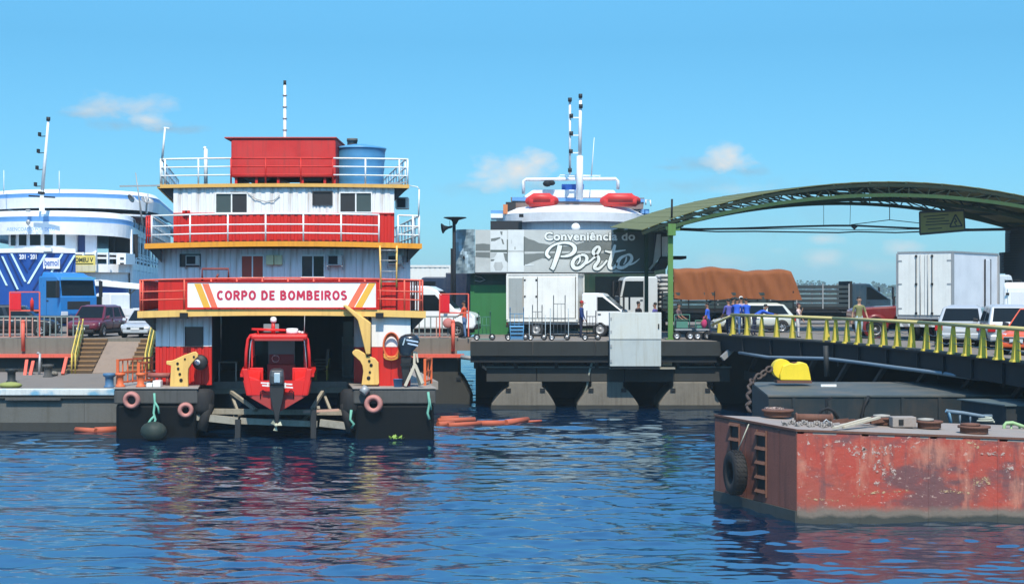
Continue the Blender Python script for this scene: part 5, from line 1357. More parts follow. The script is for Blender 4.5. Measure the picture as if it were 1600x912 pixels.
    for x in (-xw, xw):
        for sg in (-1, 1):
            b = B(); b.lathe([(0, 0), (wr * 1.16, 0), (wr * 1.16, .02), (wr * .9, .022)], (x, sg * (hw - .012), wr * 1.02), (0, sg, 0), 22); b.build('wheel_arch', M_UNDER, t, local=True)
            wheel(t, x, sg * (hw - .06), wr, .2, sg, rim)
    return t
def glass_slab(t, nm, quad, m=M_GLASS, mg=(0, 0, 0, 0), th=0.012):
    b = B(); b.slab(quad, th, margins=mg); return b.build(nm, m, t, local=True)
def truck_cab(t, x0, L, Wd, zf, H, paint, style='heavy', rake=0.18):
    """cab whose front is at x0 (facing +x), back at x0-L"""
    hw = Wd / 2
    zw0 = zf + (H - zf) * 0.50; zw1 = zf + (H - zf) * 0.90
    prof = [(x0 - L, zf), (x0 - .05, zf), (x0, zf + .15), (x0, zw0 - .05), (x0 - rake * .15, zw0), (x0 - rake, zw1), (x0 - rake - .12, H - .04), (x0 - rake - .35, H), (x0 - L + .1, H), (x0 - L, H - .08)]
    b = B(); b.prism(prof, -hw, hw, 'y'); b.build('cab', paint, t, local=True, bevel=0.06)
    glass_slab(t, 'windscreen', [(x0 - rake * .15 + .004, -hw, zw0), (x0 - rake * .15 + .004, hw, zw0), (x0 - rake + .004, hw, zw1), (x0 - rake + .004, -hw, zw1)], mg=(.06, .06, .04, .02))
    for sg in (-1, 1):
        xa, xb = x0 - L * .62, x0 - .12
        q = [(xa, sg * hw, zw0 - .08), (xb, sg * hw, zw0 - .08), (xb - rake * 1.0, sg * hw, zw1 - .04), (xa, sg * hw, zw1 - .04)]
        if sg > 0: q = [q[1], q[0], q[3], q[2]]
        glass_slab(t, 'side_window', q)
        b = B(); b.box(xa - .03, xa - .015, sg * (hw - .05), sg * (hw + .006), zf + .1, zw1); b.build('door_gap', M_UNDER, t, local=True)
        b = B(); b.box(xa + .03, xa + .18, sg * (hw - .02), sg * (hw + .03), zw0 - .28, zw0 - .22); b.build('door_handle', M_PLASTIC, t, local=True)
        b = B(); b.bar((x0 - .15, sg * hw, zw1 - .05), (x0 + .06, sg * (hw + .22), zw1 - .02), .03); b.box(x0 + .02, x0 + .1, sg * (hw + .1), sg * (hw + .3), zw0 - .05, zw1 - .04); b.build('wing_mirror', M_PLASTIC, t, local=True)
        b = B(); b.box(x0 - .12, x0 + .012, sg * hw * .58, sg * hw * .95, zf + .05, zf + .28); b.build('headlight', M_HEAD, t, local=True, bevel=0.02)
    b = B(); b.box(x0 - .1, x0 + .012, -hw * .62, hw * .62, zf + .38, zw0 - .28); b.build('grille', M_PLASTIC, t, local=True, bevel=0.02)
    b = B(); b.box(x0 - .35, x0 + .06, -hw * 1.0, hw * 1.0, zf - .32, zf - .01); b.build('front_bumper', paint if style == 'light' else M_PLASTIC, t, local=True, bevel=0.05)
    b = B(); b.box(x0 + .05, x0 + .075, -.22, .22, zf - .22, zf - .1); b.build('number_plate', M_PLATE, t, local=True)
def chassis(t, x0, x1, zc=0.75, w=0.8):
    b = B(); b.box(x0, x1, -w / 2, w / 2, zc - .22, zc); b.build('chassis', M_UNDER, t, local=True)
def wheels(t, xs, hw, r, w=.28, dual=True, rim=M_GALV):
    for x in xs:
        for sg in (-1, 1): wheel(t, x, sg * (hw - w / 2), r, w, sg, rim, nsp=0)
def stake_bed(t, x0, x1, hw, z0, h, nb, m, postm=M_GALV):
    b = B(); b.box(x0, x1, -hw, hw, z0 - .15, z0); b.build('cargo_bed', M_UNDER, t, local=True)
    gap = h / nb
    me = B().box(x0, x1, -.02, .02, 0, gap * .66).mesh('side_board', m)
    for sg in (-1, 1):
        for k in range(nb): inst('side_board', me, t, (0, sg * hw, z0 + k * gap))
        n = max(3, int((x1 - x0) / 1.4))
        for k in range(n + 1):
            x = x0 + (x1 - x0) * k / n
            b = B(); b.box(x - .035, x + .035, sg * (hw + .021) - .02, sg * (hw + .021) + .02, z0 - .1, z0 + h); b.build('stake', postm, t, local=True)
    me = B().box(-.02, .02, -hw, hw, 0, gap * .66).mesh('end_board', m)
    for x in (x0, x1):
        for k in range(nb): inst('end_board', me, t, (x, 0, z0 + k * gap))
M_BOXW = mat('white_truck_box', (0.76, 0.76, 0.71), 0.45, 0.14, (0.4, 0.38, 0.32), 0.22)
M_BOXSH = mat('shade_grey_truck_side', (0.66, 0.69, 0.72), 0.4, 0.14, (0.4, 0.4, 0.38), 0.15)  # white side with its shade put into the colour as grey
def cargo_box(t, x0, x1, hw, z0, z1, m, frame=M_GALV, rear=True, sidedoor=None):
    """box body: wall panels, roof, corner frames, rear door leaves with lock rods"""
    b = B(); b.box(x0 + .03, x1 - .03, -hw + .03, hw - .03, z0, z1 - .03); b.build('cargo_box', m, t, local=True, bevel=0.01)
    b = B(); b.box(x0, x1, -hw, hw, z1 - .04, z1 + .03); b.build('box_roof', frame, t, local=True)
    for x in (x0 + .04, x1 - .04):
        for sg in (-1, 1):
            b = B(); b.box(x - .045, x + .045, sg * hw - .045, sg * hw + .045, z0 - .02, z1 - .05); b.build('corner_post', frame, t, local=True)
    b = B(); b.box(x0, x1, -hw, hw, z0 - .12, z0 - .01); b.build('box_sill', frame, t, local=True)
    if rear:
        for sg in (-1, 1):
            b = B(); b.box(x0 - .02, x0 + .02, sg * .015, sg * (hw - .06), z0 + .04, z1 - .09); d = b.build('rear_door', M_BOXW, t, local=True, bevel=0.008)
            for yy in (.16, .34):
                b = B(); b.tube((x0 - .045, sg * yy, z0 + .05), (x0 - .045, sg * yy, z1 - .1), .018, n=6); b.build('lock_rod', M_GALV if yy < .2 else M_STEELD, d, local=True)
                if yy > .2:
                    for zz in (z0 + .12, (z0 + z1) / 2, z1 - .16):
                        b = B(); b.box(x0 - .06, x0 - .02, sg * yy - .045, sg * yy + .045, zz - .04, zz + .04); b.build('bracket', M_UNDER, d, local=True)
            for zz in (z0 + .3, (z0 + z1) / 2, z1 - .35):
                b = B(); b.box(x0 - .03, x0 - .018, sg * (hw - .22), sg * (hw - .04), zz - .03, zz + .03); b.build('hinge', M_GALV, d, local=True)
    b = B(); b.box(x0 - .05, x0 + .12, -hw * .95, hw * .95, z0 - .42, z0 - .30); b.build('rear_bumper', M_UNDER, t, local=True)
    for sg in (-1, 1):
        b = B(); b.box(x0 - .03, x0 + .04, sg * hw * .62, sg * hw * .9, z0 - .28, z0 - .16); b.build('tail_light', M_TAIL, t, local=True)
# ------------------------------------------------------------------ vehicles on the landing beside the fire station
C_MAROON = carpaint('maroon_paint', (0.125, 0.012, 0.028)); C_BLK = carpaint('black_car_paint', (0.012, 0.012, 0.014)); C_SILV = carpaint('silver_car_paint', (0.46, 0.48, 0.49), 0.3, 0.25)
C_WHITE = carpaint('white_car_paint', (0.80, 0.81, 0.80)); C_BLUE = carpaint('blue_truck_paint', (0.022, 0.19, 0.50)); C_ORANGE = carpaint('orange_car_paint', (0.72, 0.11, 0.03)); C_DKRED = carpaint('dark_red_paint', (0.17, 0.014, 0.014)); C_CHAMP = carpaint('champagne_paint', (0.56, 0.58, 0.52), 0.32, 0.2); C_GREY = carpaint('pale_grey_cab', (0.58, 0.62, 0.63))
def G(px, Y, z): return (X(px, Y), Y, z)
car('parked_suv', 'dark maroon car facing the water at the top of the stair ramp', 'car', G(151, 79.5, QZ), R(-90 - 6), C_MAROON, 4.3, 1.78, 1.62, 'suv', 'cars on the landing', wr=.34)
car('parked_car', 'black car parked behind the railing with the red panel', 'car', G(24, 80.5, QZ), R(10), C_BLK, 4.4, 1.75, 1.62, 'suv', 'cars on the landing', wr=.33)
car('parked_car', 'silver sedan nose on beside the fire station wall', 'car', G(232, 79, QZ), R(-90 - 4), C_SILV, 4.4, 1.75, 1.42, 'sedan', 'cars on the landing')
# blue truck
t = thing('blue_truck', 'bright blue cab of a parked lorry behind the maroon car', 'truck', G(106, 86, QZ), R(-90 + 52), 'trucks on the quay')
truck_cab(t, 1.0, 2.0, 2.45, 0.95, 3.18, C_BLUE)
b = B(); b.hexa([(-.9, -1.1, 3.16), (.5, -1.1, 3.16), (.5, 1.1, 3.16), (-.9, 1.1, 3.16), (-.9, -1.0, 3.42), (.1, -1.0, 3.36), (.1, 1.0, 3.36), (-.9, 1.0, 3.42)]); b.build('wind_deflector', C_BLUE, t, local=True, bevel=.05)
b = B(); b.box(.92, 1.03, -1.1, 1.1, 3.0, 3.12); b.build('sun_visor', carpaint('pale_blue_visor', (.12, .42, .62)), t, local=True)
chassis(t, -5, .9); wheels(t, (.2, -3.6), 1.2, .5)
b = B(); b.box(-6, -1.2, -1.2, 1.2, 1.1, 1.3); b.build('cargo_bed', M_UNDER, t, local=True)
# white light truck with a long canopy
t = thing('white_truck', 'white light truck under a long white canopy roof beyond the maroon car', 'truck', G(184, 90, QZ), R(180 - 25), 'trucks on the quay')
truck_cab(t, 1.5, 1.7, 1.75, 0.55, 2.25, C_WHITE, 'light', rake=.55)
chassis(t, -3.4, 1.2, .6, .7); wheels(t, (.75, -2.2), .86, .36, .2)
b = B(); b.box(-3.6, -.35, -.95, .95, .72, .95); b.build('cargo_bed', C_WHITE, t, local=True, bevel=.02)
b = B(); b.box(-3.6, -.35, -.97, -.93, .95, 1.35); b.box(-3.6, -.35, .93, .97, .95, 1.35); b.build('side_board', C_WHITE, t, local=True)
cn = thing('canopy_roof', 'long white canopy roof on thin legs in front of the blue and white ferry', 'canopy', G(186, 93, QZ))
b = B(); p0, p1 = P(124, 438, 93), P(254, 449, 93); b.hexa([p0 + Vector(v) for v in ((0, -1.2, -.22), (0, 1.2, -.22), (0, 1.2, .1), (0, -1.2, .1))] + [p1 + Vector(v) for v in ((0, -1.2, -.22), (0, 1.2, -.22), (0, 1.2, .1), (0, -1.2, .1))]); b.build('roof_panel', M_WHITE, cn, bevel=.03)
for px, py in ((203, 447), (128, 441), (240, 450)):
    b = B(); p = P(px, py, 93); b.tube(p, (p.x, p.y, QZ), .06, n=6); b.build('leg', M_GALV, cn)
b = B(); b.bar(P(203, 460, 93), P(214, 449, 93), .07); b.build('brace', M_GALV, cn)
# ---- beyond the fire station: van, dark lorry, grey containers
def van(label, loc, rotz, paint, L=5.4, Wd=1.95, H=2.45, zf=.42, group='vans on the quay', nose=1.15, rearw=False):
    t = thing('white_van', label, 'van', loc, rotz, group)
    hl, hw = L / 2, Wd / 2
    zbelt = zf + (H - zf) * .42
    prof = [(-hl, zf), (hl - .1, zf), (hl, zf + .2), (hl - .02, zbelt - .28), (hl - .25, zbelt - .12), (hl - nose + .1, zbelt + .06), (hl - nose - .85, H - .22), (hl - nose - 1.25, H - .03), (hl - nose - 1.8, H), (-hl + .25, H), (-hl + .06, H - .12), (-hl, zbelt)]
    b = B(); b.prism(prof, -hw, hw, 'y'); b.build('body', paint, t, local=True, bevel=.09)
    glass_slab(t, 'windscreen', [(hl - nose + .105, -hw, zbelt + .06), (hl - nose + .105, hw, zbelt + .06), (hl - nose - .845, hw, H - .22), (hl - nose - .845, -hw, H - .22)], mg=(.09, .09, .06, .06))
    for sg in (-1, 1):
        q = [(hl - nose - 1.75, sg * hw, zbelt - .05), (hl - nose - .1, sg * hw, zbelt - .05), (hl - nose - .95, sg * hw, H - .42), (hl - nose - 1.75, sg * hw, H - .42)]
        if sg > 0: q = [q[1], q[0], q[3], q[2]]
        glass_slab(t, 'side_window', q, mg=(.03, .03, .05, .05))
        if not rearw:
            q = [(-hl + 1.0, sg * hw, zbelt - .05), (hl - nose - 1.9, sg * hw, zbelt - .05), (hl - nose - 1.9, sg * hw, H - .42), (-hl + 1.0, sg * hw, H - .42)]
            if sg > 0: q = [q[1], q[0], q[3], q[2]]
            glass_slab(t, 'side_window', q, mg=(.04, .04, .05, .05))
        b = B(); b.hexa([(hl - .42, sg * hw * .55, zbelt - .34), (hl - .04, sg * hw * .5, zbelt - .36), (hl - .12, sg * hw * 1.0, zbelt - .36), (hl - .5, sg * hw * 1.005, zbelt - .34), (hl - .5, sg * hw * .55, zbelt - .08), (hl - .22, sg * hw * .5, zbelt - .13), (hl - .26, sg * hw * 1.0, zbelt - .12), (hl - .6, sg * hw * 1.005, zbelt - .06)]); b.build('headlight', M_HEAD, t, local=True)
        b = B(); b.box(hl - nose - .45, hl - nose - .25, sg * hw, sg * (hw + .22), zbelt, zbelt + .32); b.build('wing_mirror', M_PLASTIC, t, local=True, bevel=.03)
        b = B(); b.box(-hl - .015, -hl + .1, sg * hw * .80, sg * hw * .99, zf + .42, zbelt + .22); b.build('tail_light', M_TAIL, t, local=True, bevel=.02)
        for xw in (hl - .95, -hl + 1.05):
            b = B(); b.lathe([(0, 0), (.42, 0), (.42, .015), (.3, .017)], (xw, sg * (hw - .002), .38), (0, sg, 0), 22); b.build('wheel_arch', M_UNDER, t, local=True)
            wheel(t, xw, sg * (hw - .06), .35, .2, sg, M_GALV)
        b = B(); b.box(-hl - .018, -hl + .02, sg * .02, sg * (hw - .14), zf + .3, H - .18); d = b.build('rear_door', paint, t, local=True, bevel=.03)
        if rearw:
            b = B(); b.box(-hl - .026, -hl - .01, sg * .16, sg * (hw - .26), zbelt + .02, H - .34); b.build('door_panel', carpaint('white_panel_recess', (.70, .71, .71)), d, local=True, bevel=.04)
            for zz in (H - .42, zbelt - .12):
                b = B(); b.box(-hl - .045, -hl - .01, sg * (hw - .2), sg * (hw - .08), zz - .04, zz + .04); b.build('hinge', M_UNDER, d, local=True)
    b = B(); b.box(hl - .1, hl + .025, -hw * .86, hw * .86, zf - .04, zf + .24); b.build('front_bumper', M_PLASTIC, t, local=True, bevel=.04)
    b = B(); b.box(-hl - .05, -hl + .12, -hw * .95, hw * .95, zf - .02, zf + .2); b.build('rear_bumper', M_PLASTIC, t, local=True, bevel=.03)
    b = B(); b.box(hl - .06, hl + .012, -hw * .5, hw * .5, zbelt - .52, zbelt - .34); b.build('grille', M_PLASTIC, t, local=True)
    b = B(); b.box(-hl + .3, hl - .3, -hw * .85, hw * .85, .2, zf + .05); b.build('underbody', M_UNDER, t, local=True)
    return t
van('white passenger van in profile behind the railing with the person in orange', G(662, 79.6, QZ), R(-7), C_WHITE, 5.7, 2.0, 2.62, .42)
t = thing('dark_lorry', 'dark blue lorry cab standing behind the white passenger van', 'truck', G(690, 93, QZ), R(180), 'trucks on the quay')
truck_cab(t, 1.4, 1.75, 2.4, .9, 3.2, carpaint('dark_navy_paint', (.02, .035, .07)))
chassis(t, -4, 1.2); wheels(t, (.6, -2.6), 1.2, .48)
b = B(); b.box(-1.9, -.3, -1.2, 1.2, .8, 3.45); b.build('rear_screen', carpaint('navy2', (.02, .03, .06)), t, local=True, bevel=.05)
def container(label, px0, px1, Y, py0, dep, m, name='cargo_container'):
    t = thing(name, label, 'container', G((px0 + px1) / 2, Y, QZ), 0, 'pale containers on the quay')
    x0, x1, zt = X(px0, Y), X(px1, Y), Z(py0, Y)
    b = B(); b.box(x0, x1, Y + .06, Y + dep, QZ + .15, zt); b.build('body', m, t)
    n = max(3, int((x1 - x0) / .3)); w = (x1 - x0) / n
    b = B(); b.box(0, w * .55, -.03, .0, 0, zt - QZ - .4); me = b.mesh('rib', m)
    for i in range(n): inst('rib', me, t, wloc(t, (x0 + i * w + .05, Y + .06, QZ + .25)))
    b = B(); b.box(x0 - .04, x1 + .04, Y, Y + dep, zt - .1, zt + .04); b.build('top_frame', m, t)
    for xx in (x0, x1):
        b = B(); b.box(xx - .07, xx + .07, Y, Y + .14, QZ, zt - .1); b.build('corner_post', m, t)
    b = B(); b.box(x0, x1, Y, Y + dep, QZ, QZ + .2); b.build('bottom_frame', m, t)
M_CONTW = mat('pale_container_paint', (.66, .67, .64), .5, .2, (.35, .3, .22), .25); M_CONTG = mat('grey_container_paint', (.50, .53, .53), .5, .25, (.3, .27, .22), .3)
container('pale container with a grey top edge behind the white passenger van', 612, 703, 100, 415, 3, M_CONTW)
container('narrow ribbed grey container between the lorry cab and the green kiosk wall', 706, 734, 97, 419, 3, M_CONTG)
# ---- box truck and other lorries in front of the kiosk
t = thing('box_truck', 'small white box truck facing sideways under the porto sign', 'truck', G(878, 80.5, QZ), R(-12), 'trucks on the quay')
# local: front towards +x
def boxtruck():
    hw = .95
    truck_cab(t, 3.35, 2.15, 1.8, .55, 2.25, C_WHITE, 'light', rake=.95)
    b = B(); x0, x1, z0, z1 = -2.75, 1.02, .88, 3.22
    cargo_box(t, x0, x1, 1.02, z0, z1, M_BOXW, M_BOXW, rear=True)
    y = -1.02
    b = B(); b.box(x0 + .12, x0 + .85, y - .006, y + .02, z0 + .1, z1 - .2); b.build('side_panel', mat('dull_grey_panel', (.33, .36, .35), .5, .3), t, local=True)
    for xa, xb in ((x0 + .92, x0 + 1.62), (x0 + 1.66, x1 - .15)):
        b = B(); b.box(xa, xb, y - .008, y + .02, z0 + .08, z1 - .14); d = b.build('side_door', M_BOXW, t, local=True, bevel=.006)
    b = B()
    for xx in (x0 + .885, x0 + 1.64, x1 - .13): b.box(xx - .012, xx + .012, y - .006, y + .02, z0 + .08, z1 - .14)
    b.build('door_seam', M_STEELD, t, local=True)
    for xx in (x0 + .98, x0 + 1.58):
        for zz in (z1 - .3, z1 - 1.15):
            b = B(); b.ball((xx, y - .02, zz), .05, .04, .05, 8, 6); b.build('latch', M_UNDER, t, local=True)
    chassis(t, -2.6, 2.6, .62, .7)
    wheels(t, (2.15, -1.2), .9, .38, .2)
    b = B(); b.box(x0, x1 + .9, -.9, .9, .62, .72); b.build('bed_frame', M_GALV, t, local=True)
boxtruck()
# lorry with an orange tarpaulin
t = thing('tarpaulin_lorry', 'lorry with a pale cab and a load under a brown orange tarpaulin', 'truck', G(1085, 90, QZ), R(180 + 3), 'trucks on the quay')
t.scale = (1.045,) * 3
hw = 1.25
truck_cab(t, 4.35, 2.1, 2.45, .95, 3.05, C_GREY)
chassis(t, -5.2, 4.0); wheels(t, (3.4, -1.6, -3.0), 1.22, .5)
stake_bed(t, -5.3, 2.0, hw, 1.3, .95, 4, mat('dark_teal_boards', (.03, .055, .06), .6, .3), M_STEELD)
# sacks in front of the tarpaulin
M_SACK = mat('pale_sack_cloth', (.42, .42, .40), .9, .3)
sk = B(); sk.ball((0, 0, 0), .42, .30, .14, 12, 8); sme = sk.mesh('sack', M_SACK)
for k in range(8):
    for yy in (-.9, -.3, .3, .9):
        inst('sack', sme, t, (1.72 + random.uniform(-.06, .06), yy, 1.42 + k * .235 + random.uniform(-.02, .02)), (random.uniform(-.1, .1), random.uniform(-.1, .1), random.uniform(-.2, .2)))
def tarp():
    b = B(); nx, nu = 70, 26
    rows = []
    r = random.Random(5)
    xs = np.linspace(-5.15, 1.35, nx)
    for i, x in enumerate(xs):
        u = i / (nx - 1)
        top = 3.30 + .20 * u + .07 * math.sin(u * 11 + 1) + .03 * math.sin(u * 31)
        if x < -4.4: top -= ( -4.4 - x) * 0.05
        slope_end = max(0, (-4.35 - x) / .8)
        row = []
        for j in range(nu):
            v = j / (nu - 1)            # across: from one hem over the top to the other hem
            s = abs(v - .5) * 2
            sg = -1 if v < .5 else 1
            hem = 1.80 - .05 * math.sin(u * 9 + sg) - .02 * math.sin(u * 23)
            if s < .45:
                y = sg * s / .45 * 1.18; z = top + .10 * (1 - (s / .45) ** 2)
            else:
                k = (s - .45) / .55
                fold = .028 * math.sin(u * 52 + 3 * math.sin(u * 9) + k * 2.0) * (0.35 + k) + .05 * math.sin(u * 61 + k * 5 + 2 * math.sin(u * 17))
                y = sg * (1.18 + .16 * k + fold); z = top + (hem - top) * k
            z -= slope_end * .0
            row.append((x - (0.55 * (1 - (z - 2.0) / 1.5) if i == 0 else 0), y, z))
        rows.append(row)
    v = [p for rw in rows for p in rw]
    f = [(i * nu + j, i * nu + j + 1, (i + 1) * nu + j + 1, (i + 1) * nu + j) for i in range(nx - 1) for j in range(nu - 1)]
    b.add(v, f, True)
    b.add(rows[0] + [(-5.6, 0, 2.0)], [tuple(range(nu))])
    b.add(rows[-1], [tuple(range(nu))[::-1]])
    o = b.build('tarpaulin', mat('orange_tarpaulin', (.25, .086, .030), .8, .5, (.12, .04, .015), .2, bump=.2), t, local=True)
tarp()
# dark stake bed lorry beyond it
t = thing('stake_lorry', 'dark lorry with an empty slatted bed beyond the people in blue', 'truck', G(1252, 96, BZ - .25), R(3), 'trucks on the quay')
t.scale = (1.06,) * 3
truck_cab(t, 5.0, 2.3, 2.4, .9, 2.62, carpaint('dark_slate_paint', (.02, .045, .07)), rake=1.1)
chassis(t, -5, 4.8); wheels(t, (3.9, -1.6, -2.9), 1.2, .48)
stake_bed(t, -5.2, 2.5, 1.25, 1.25, 1.35, 5, mat('dark_slate_boards', (.035, .05, .055), .55, .3), M_GALV)
b = B(); b.box(2.55, 2.72, -1.2, 1.2, 1.0, 2.75); b.build('headboard', M_UNDER, t, local=True)
# ------------------------------------------------------------------ vehicles on the roadway bridge
car('parked_wagon', 'pale silver hatchback behind the men in blue leaning on the railing', 'car', (X(1176, 76.5), 76.5, BZ - .02), R(180 + 4), C_CHAMP, 4.1, 1.7, 1.46, 'hatch', 'cars on the bridge', wr=.30)
t = thing('white_box_lorry', 'tall white box lorry with closed rear doors on the bridge', 'truck', (X(1482, 64.5), 64.5, BZ), R(52), 'trucks on the quay')
cargo_box(t, -2.5, 2.6, 1.18, 1.02, 3.62, M_BOXSH, M_GALV)
b = B(); b.box(1.0, 1.62, -1.195, -1.16, 1.15, 3.35); b.build('side_door', M_BOXSH, t, local=True, bevel=.01)
for xx in (1.0, 1.62):
    b = B(); b.box(xx - .025, xx + .025, -1.215, -1.17, 1.12, 3.38); b.build('door_frame', M_STEELD, t, local=True)
truck_cab(t, 4.6, 1.8, 2.25, .85, 2.75, C_WHITE); chassis(t, -2.3, 4.3); wheels(t, (3.7, -1.2), 1.1, .45)
b = B()
for k in range(9):
    b.mi = k % 2
    y0_ = -1.1 + k * .244
    b.hexa([(-2.6, y0_, .58), (-2.6, y0_ + .244, .58), (-2.56, y0_ + .244, .58), (-2.56, y0_, .58), (-2.6, y0_ + .1, .74), (-2.6, y0_ + .344, .74), (-2.56, y0_ + .344, .74), (-2.56, y0_ + .1, .74)])
b.build('striped_bumper', [plain('dull_white_stripe', (.6, .6, .57), .5), plain('dull_grey_stripe', (.28, .27, .26), .5)], t, local=True)
t = thing('red_pickup', 'dark red pickup truck behind the man in the olive shirt', 'pickup', (X(1398, 67), 67, BZ), R(0), 'trucks on the quay')
truck_cab(t, -.3, 2.0, 1.85, .7, 1.95, C_DKRED, 'light', rake=.6)
def pickup():
    prof = [(-2.6, .65), (2.6, .65), (2.66, .8), (2.62, 1.22), (2.3, 1.34), (1.0, 1.40), (-2.6, 1.40)]
    b = B(); b.prism([(-.2, .6), (1.9, .6), (1.96, .75), (1.9, 1.22), (1.6, 1.33), (-.2, 1.42)], -.92, .92, 'y'); b.build('bonnet', C_DKRED, t, local=True, bevel=.08)
    b = B(); b.prism([(-2.9, .6), (-2.2, .6), (-2.2, 1.46), (-2.9, 1.42)], -.92, .92, 'y'); b.build('load_bed', C_DKRED, t, local=True, bevel=.04)
    for x in (1.05, -1.75):
        for sg in (-1, 1):
            b = B(); b.lathe([(.44, 0), (.56, .0), (.56, .07), (.44, .08)], (x, sg * .90, .5), (0, sg, 0), 24); b.build('wheel_arch', C_DKRED, t, local=True)
            b = B(); b.lathe([(0, 0), (.45, 0), (.45, .05)], (x, sg * .9, .5), (0, sg, 0), 24); b.build('arch_liner', M_UNDER, t, local=True)
    wheels(t, (1.05, -1.75), .95, .4, .25)
    chassis(t, -2.7, 1.7, .6, 1.5)
pickup()
t.rotation_euler.z = R(180)
car('parked_sedan', 'silver sedan seen from behind next to the tall white box lorry', 'car', (X(1507, 57.5), 57.5, BZ), R(69), C_SILV, 4.5, 1.78, 1.5, 'sedan', 'cars on the bridge', wr=.32)
car('parked_suv', 'silver hatchback with red tail lights between the sedan and the orange car', 'car', (X(1571, 54.6), 54.6, BZ), R(80), C_SILV, 3.6, 1.72, 1.55, 'hatch', 'cars on the bridge', dark=True)
van('white delivery van with closed rear doors at the edge of the picture', (X(1612, 58.2), 58.2, BZ), R(70), C_WHITE, 4.6, 1.85, 2.35, .4, rearw=True)
car('parked_car', 'bright orange car at the near end of the bridge', 'car', (X(1634, 49.8), 49.8, BZ), R(225), C_ORANGE, 4.0, 1.7, 1.5, 'hatch', 'cars on the bridge', dark=True)
# ================================================================== OLD LANDING PONTOON AND STAIR RAMP
PZ = 1.62
dp = thing('landing_pontoon', 'low grey landing pontoon with a worn white and blue edge below the stair ramp', 'pontoon', (-22, 61, 0))
M_PONT = mat('grey_pontoon_plate', (.125, .128, .118), .75, .5, (.07, .065, .05), .5, .8, bump=.4, var=.2)
xe = -13.1
for i in range(6):
    x0 = -38 + i * 4.2; x1 = min(x0 + 4.19, xe)
    if x1 <= x0: break
    b = B(); b.box(x0, x1, 61.06, 61.3, .32, 1.28); b.build('side_plate', M_PONT, dp)
b = B(); b.box(-38, xe, 61.25, 74.4, -.6, PZ - .01); b.build('body', M_PONT, dp)
b = B(); b.box(-38, xe, 60.98, 61.28, -.5, .32); b.build('wet_belt', M_CONCD, dp)
b = B(); b.box(-38, xe, 60.92, 61.2, 1.28, 1.36); b.build('lower_lip', M_CONCD, dp)
def edge_mat():
    m = mat('worn_white_blue_edge', (.62, .66, .64), .6, .35, (.12, .12, .1), .3)
    m = m.copy(); m.name = 'worn_white_blue_edge_paint'
    t = m.node_tree; bs = t.nodes['Principled BSDF']; src = bs.inputs['Base Color'].links[0].from_socket
    tcn = t.nodes.new('ShaderNodeTexCoord'); mp = t.nodes.new('ShaderNodeMapping'); mp.inputs['Scale'].default_value = (.55, .2, .6)
    n = t.nodes.new('ShaderNodeTexNoise'); n.inputs['Scale'].default_value = 1.0; n.inputs['Detail'].default_value = 5
    t.links.new(tcn.outputs['Object'], mp.inputs[0]); t.links.new(mp.outputs[0], n.inputs['Vector'])
    r = t.nodes.new('ShaderNodeMapRange'); r.inputs[1].default_value = .5; r.inputs[2].default_value = .56; t.links.new(n.outputs['Fac'], r.inputs[0])
    mx = t.nodes.new('ShaderNodeMix'); mx.data_type = 'RGBA'; t.links.new(r.outputs[0], mx.inputs[0]); t.links.new(src, mx.inputs[6]); mx.inputs[7].default_value = (.17, .38, .52, 1)
    t.links.new(mx.outputs[2], bs.inputs['Base Color'])
    return m
b = B(); b.box(-38, xe, 60.9, 61.25, 1.40, 1.66); b.build('painted_edge', edge_mat(), dp, bevel=.03)
b = B(); b.box(-38, xe, 61.25, 74.3, PZ - .006, PZ + .012); b.build('deck_plate', M_ASPH, dp)
b = B(); b.box(X(8, 60.9), X(95, 60.9), 60.86, 61.0, 1.20, 1.30); b.build('rubbing_strip', M_BANDGRY, dp, bevel=.02)
# stair ramp
rp = thing('stair_ramp', 'concrete ramp with brown steps on both sides from the landing pontoon up to the quay', 'ramp', (X(170, 75), 75, PZ))
ya, yb = 72.9, 76.02
xa0, xa1 = X(154, 74), X(206, 74)
b = B(); b.hexa([(xa0, ya, PZ + .01), (xa1, ya, PZ + .01), (xa1, yb, PZ + .01), (xa0, yb, PZ + .01), (xa0, ya, PZ + .04), (xa1, ya, PZ + .04), (xa1, yb, QZ + .01), (xa0, yb, QZ + .01)]); b.build('ramp_slab', mat('brown_concrete', (.26, .20, .155), .85, .5, (.10, .07, .05), .2, 1.2, bump=.4, var=.2), rp)
M_STEP = mat('brown_step', (.30, .185, .09), .8, .5, (.10, .06, .04), .1, 1.5, bump=.4)
n = 8
for x0, x1 in ((X(112, 74), xa0 - .01), (xa1 + .01, X(236, 74))):
    me = B().box(x0, x1, 0, (yb - ya) / n + .04, 0, .06).mesh('step', M_STEP, (x0, 0, 0))
    rm = B().box(x0, x1, 0, .03, 0, (QZ - PZ) / n).mesh('riser', mat('dark_riser', (.10, .065, .04), .85, .4), (x0, 0, 0))
    for i in range(n):
        y = ya + (yb - ya) * i / n; z = PZ + (QZ - PZ) * (i + 1) / n
        inst('step', me, rp, wloc(rp, (x0, y, z - .06)))
        inst('riser', rm, rp, wloc(rp, (x0, y + .02, z - (QZ - PZ) / n)))
M_HAND = mat('yellow_handrail', (.66, .50, .10), .5, .35, (.3, .2, .07), .2)
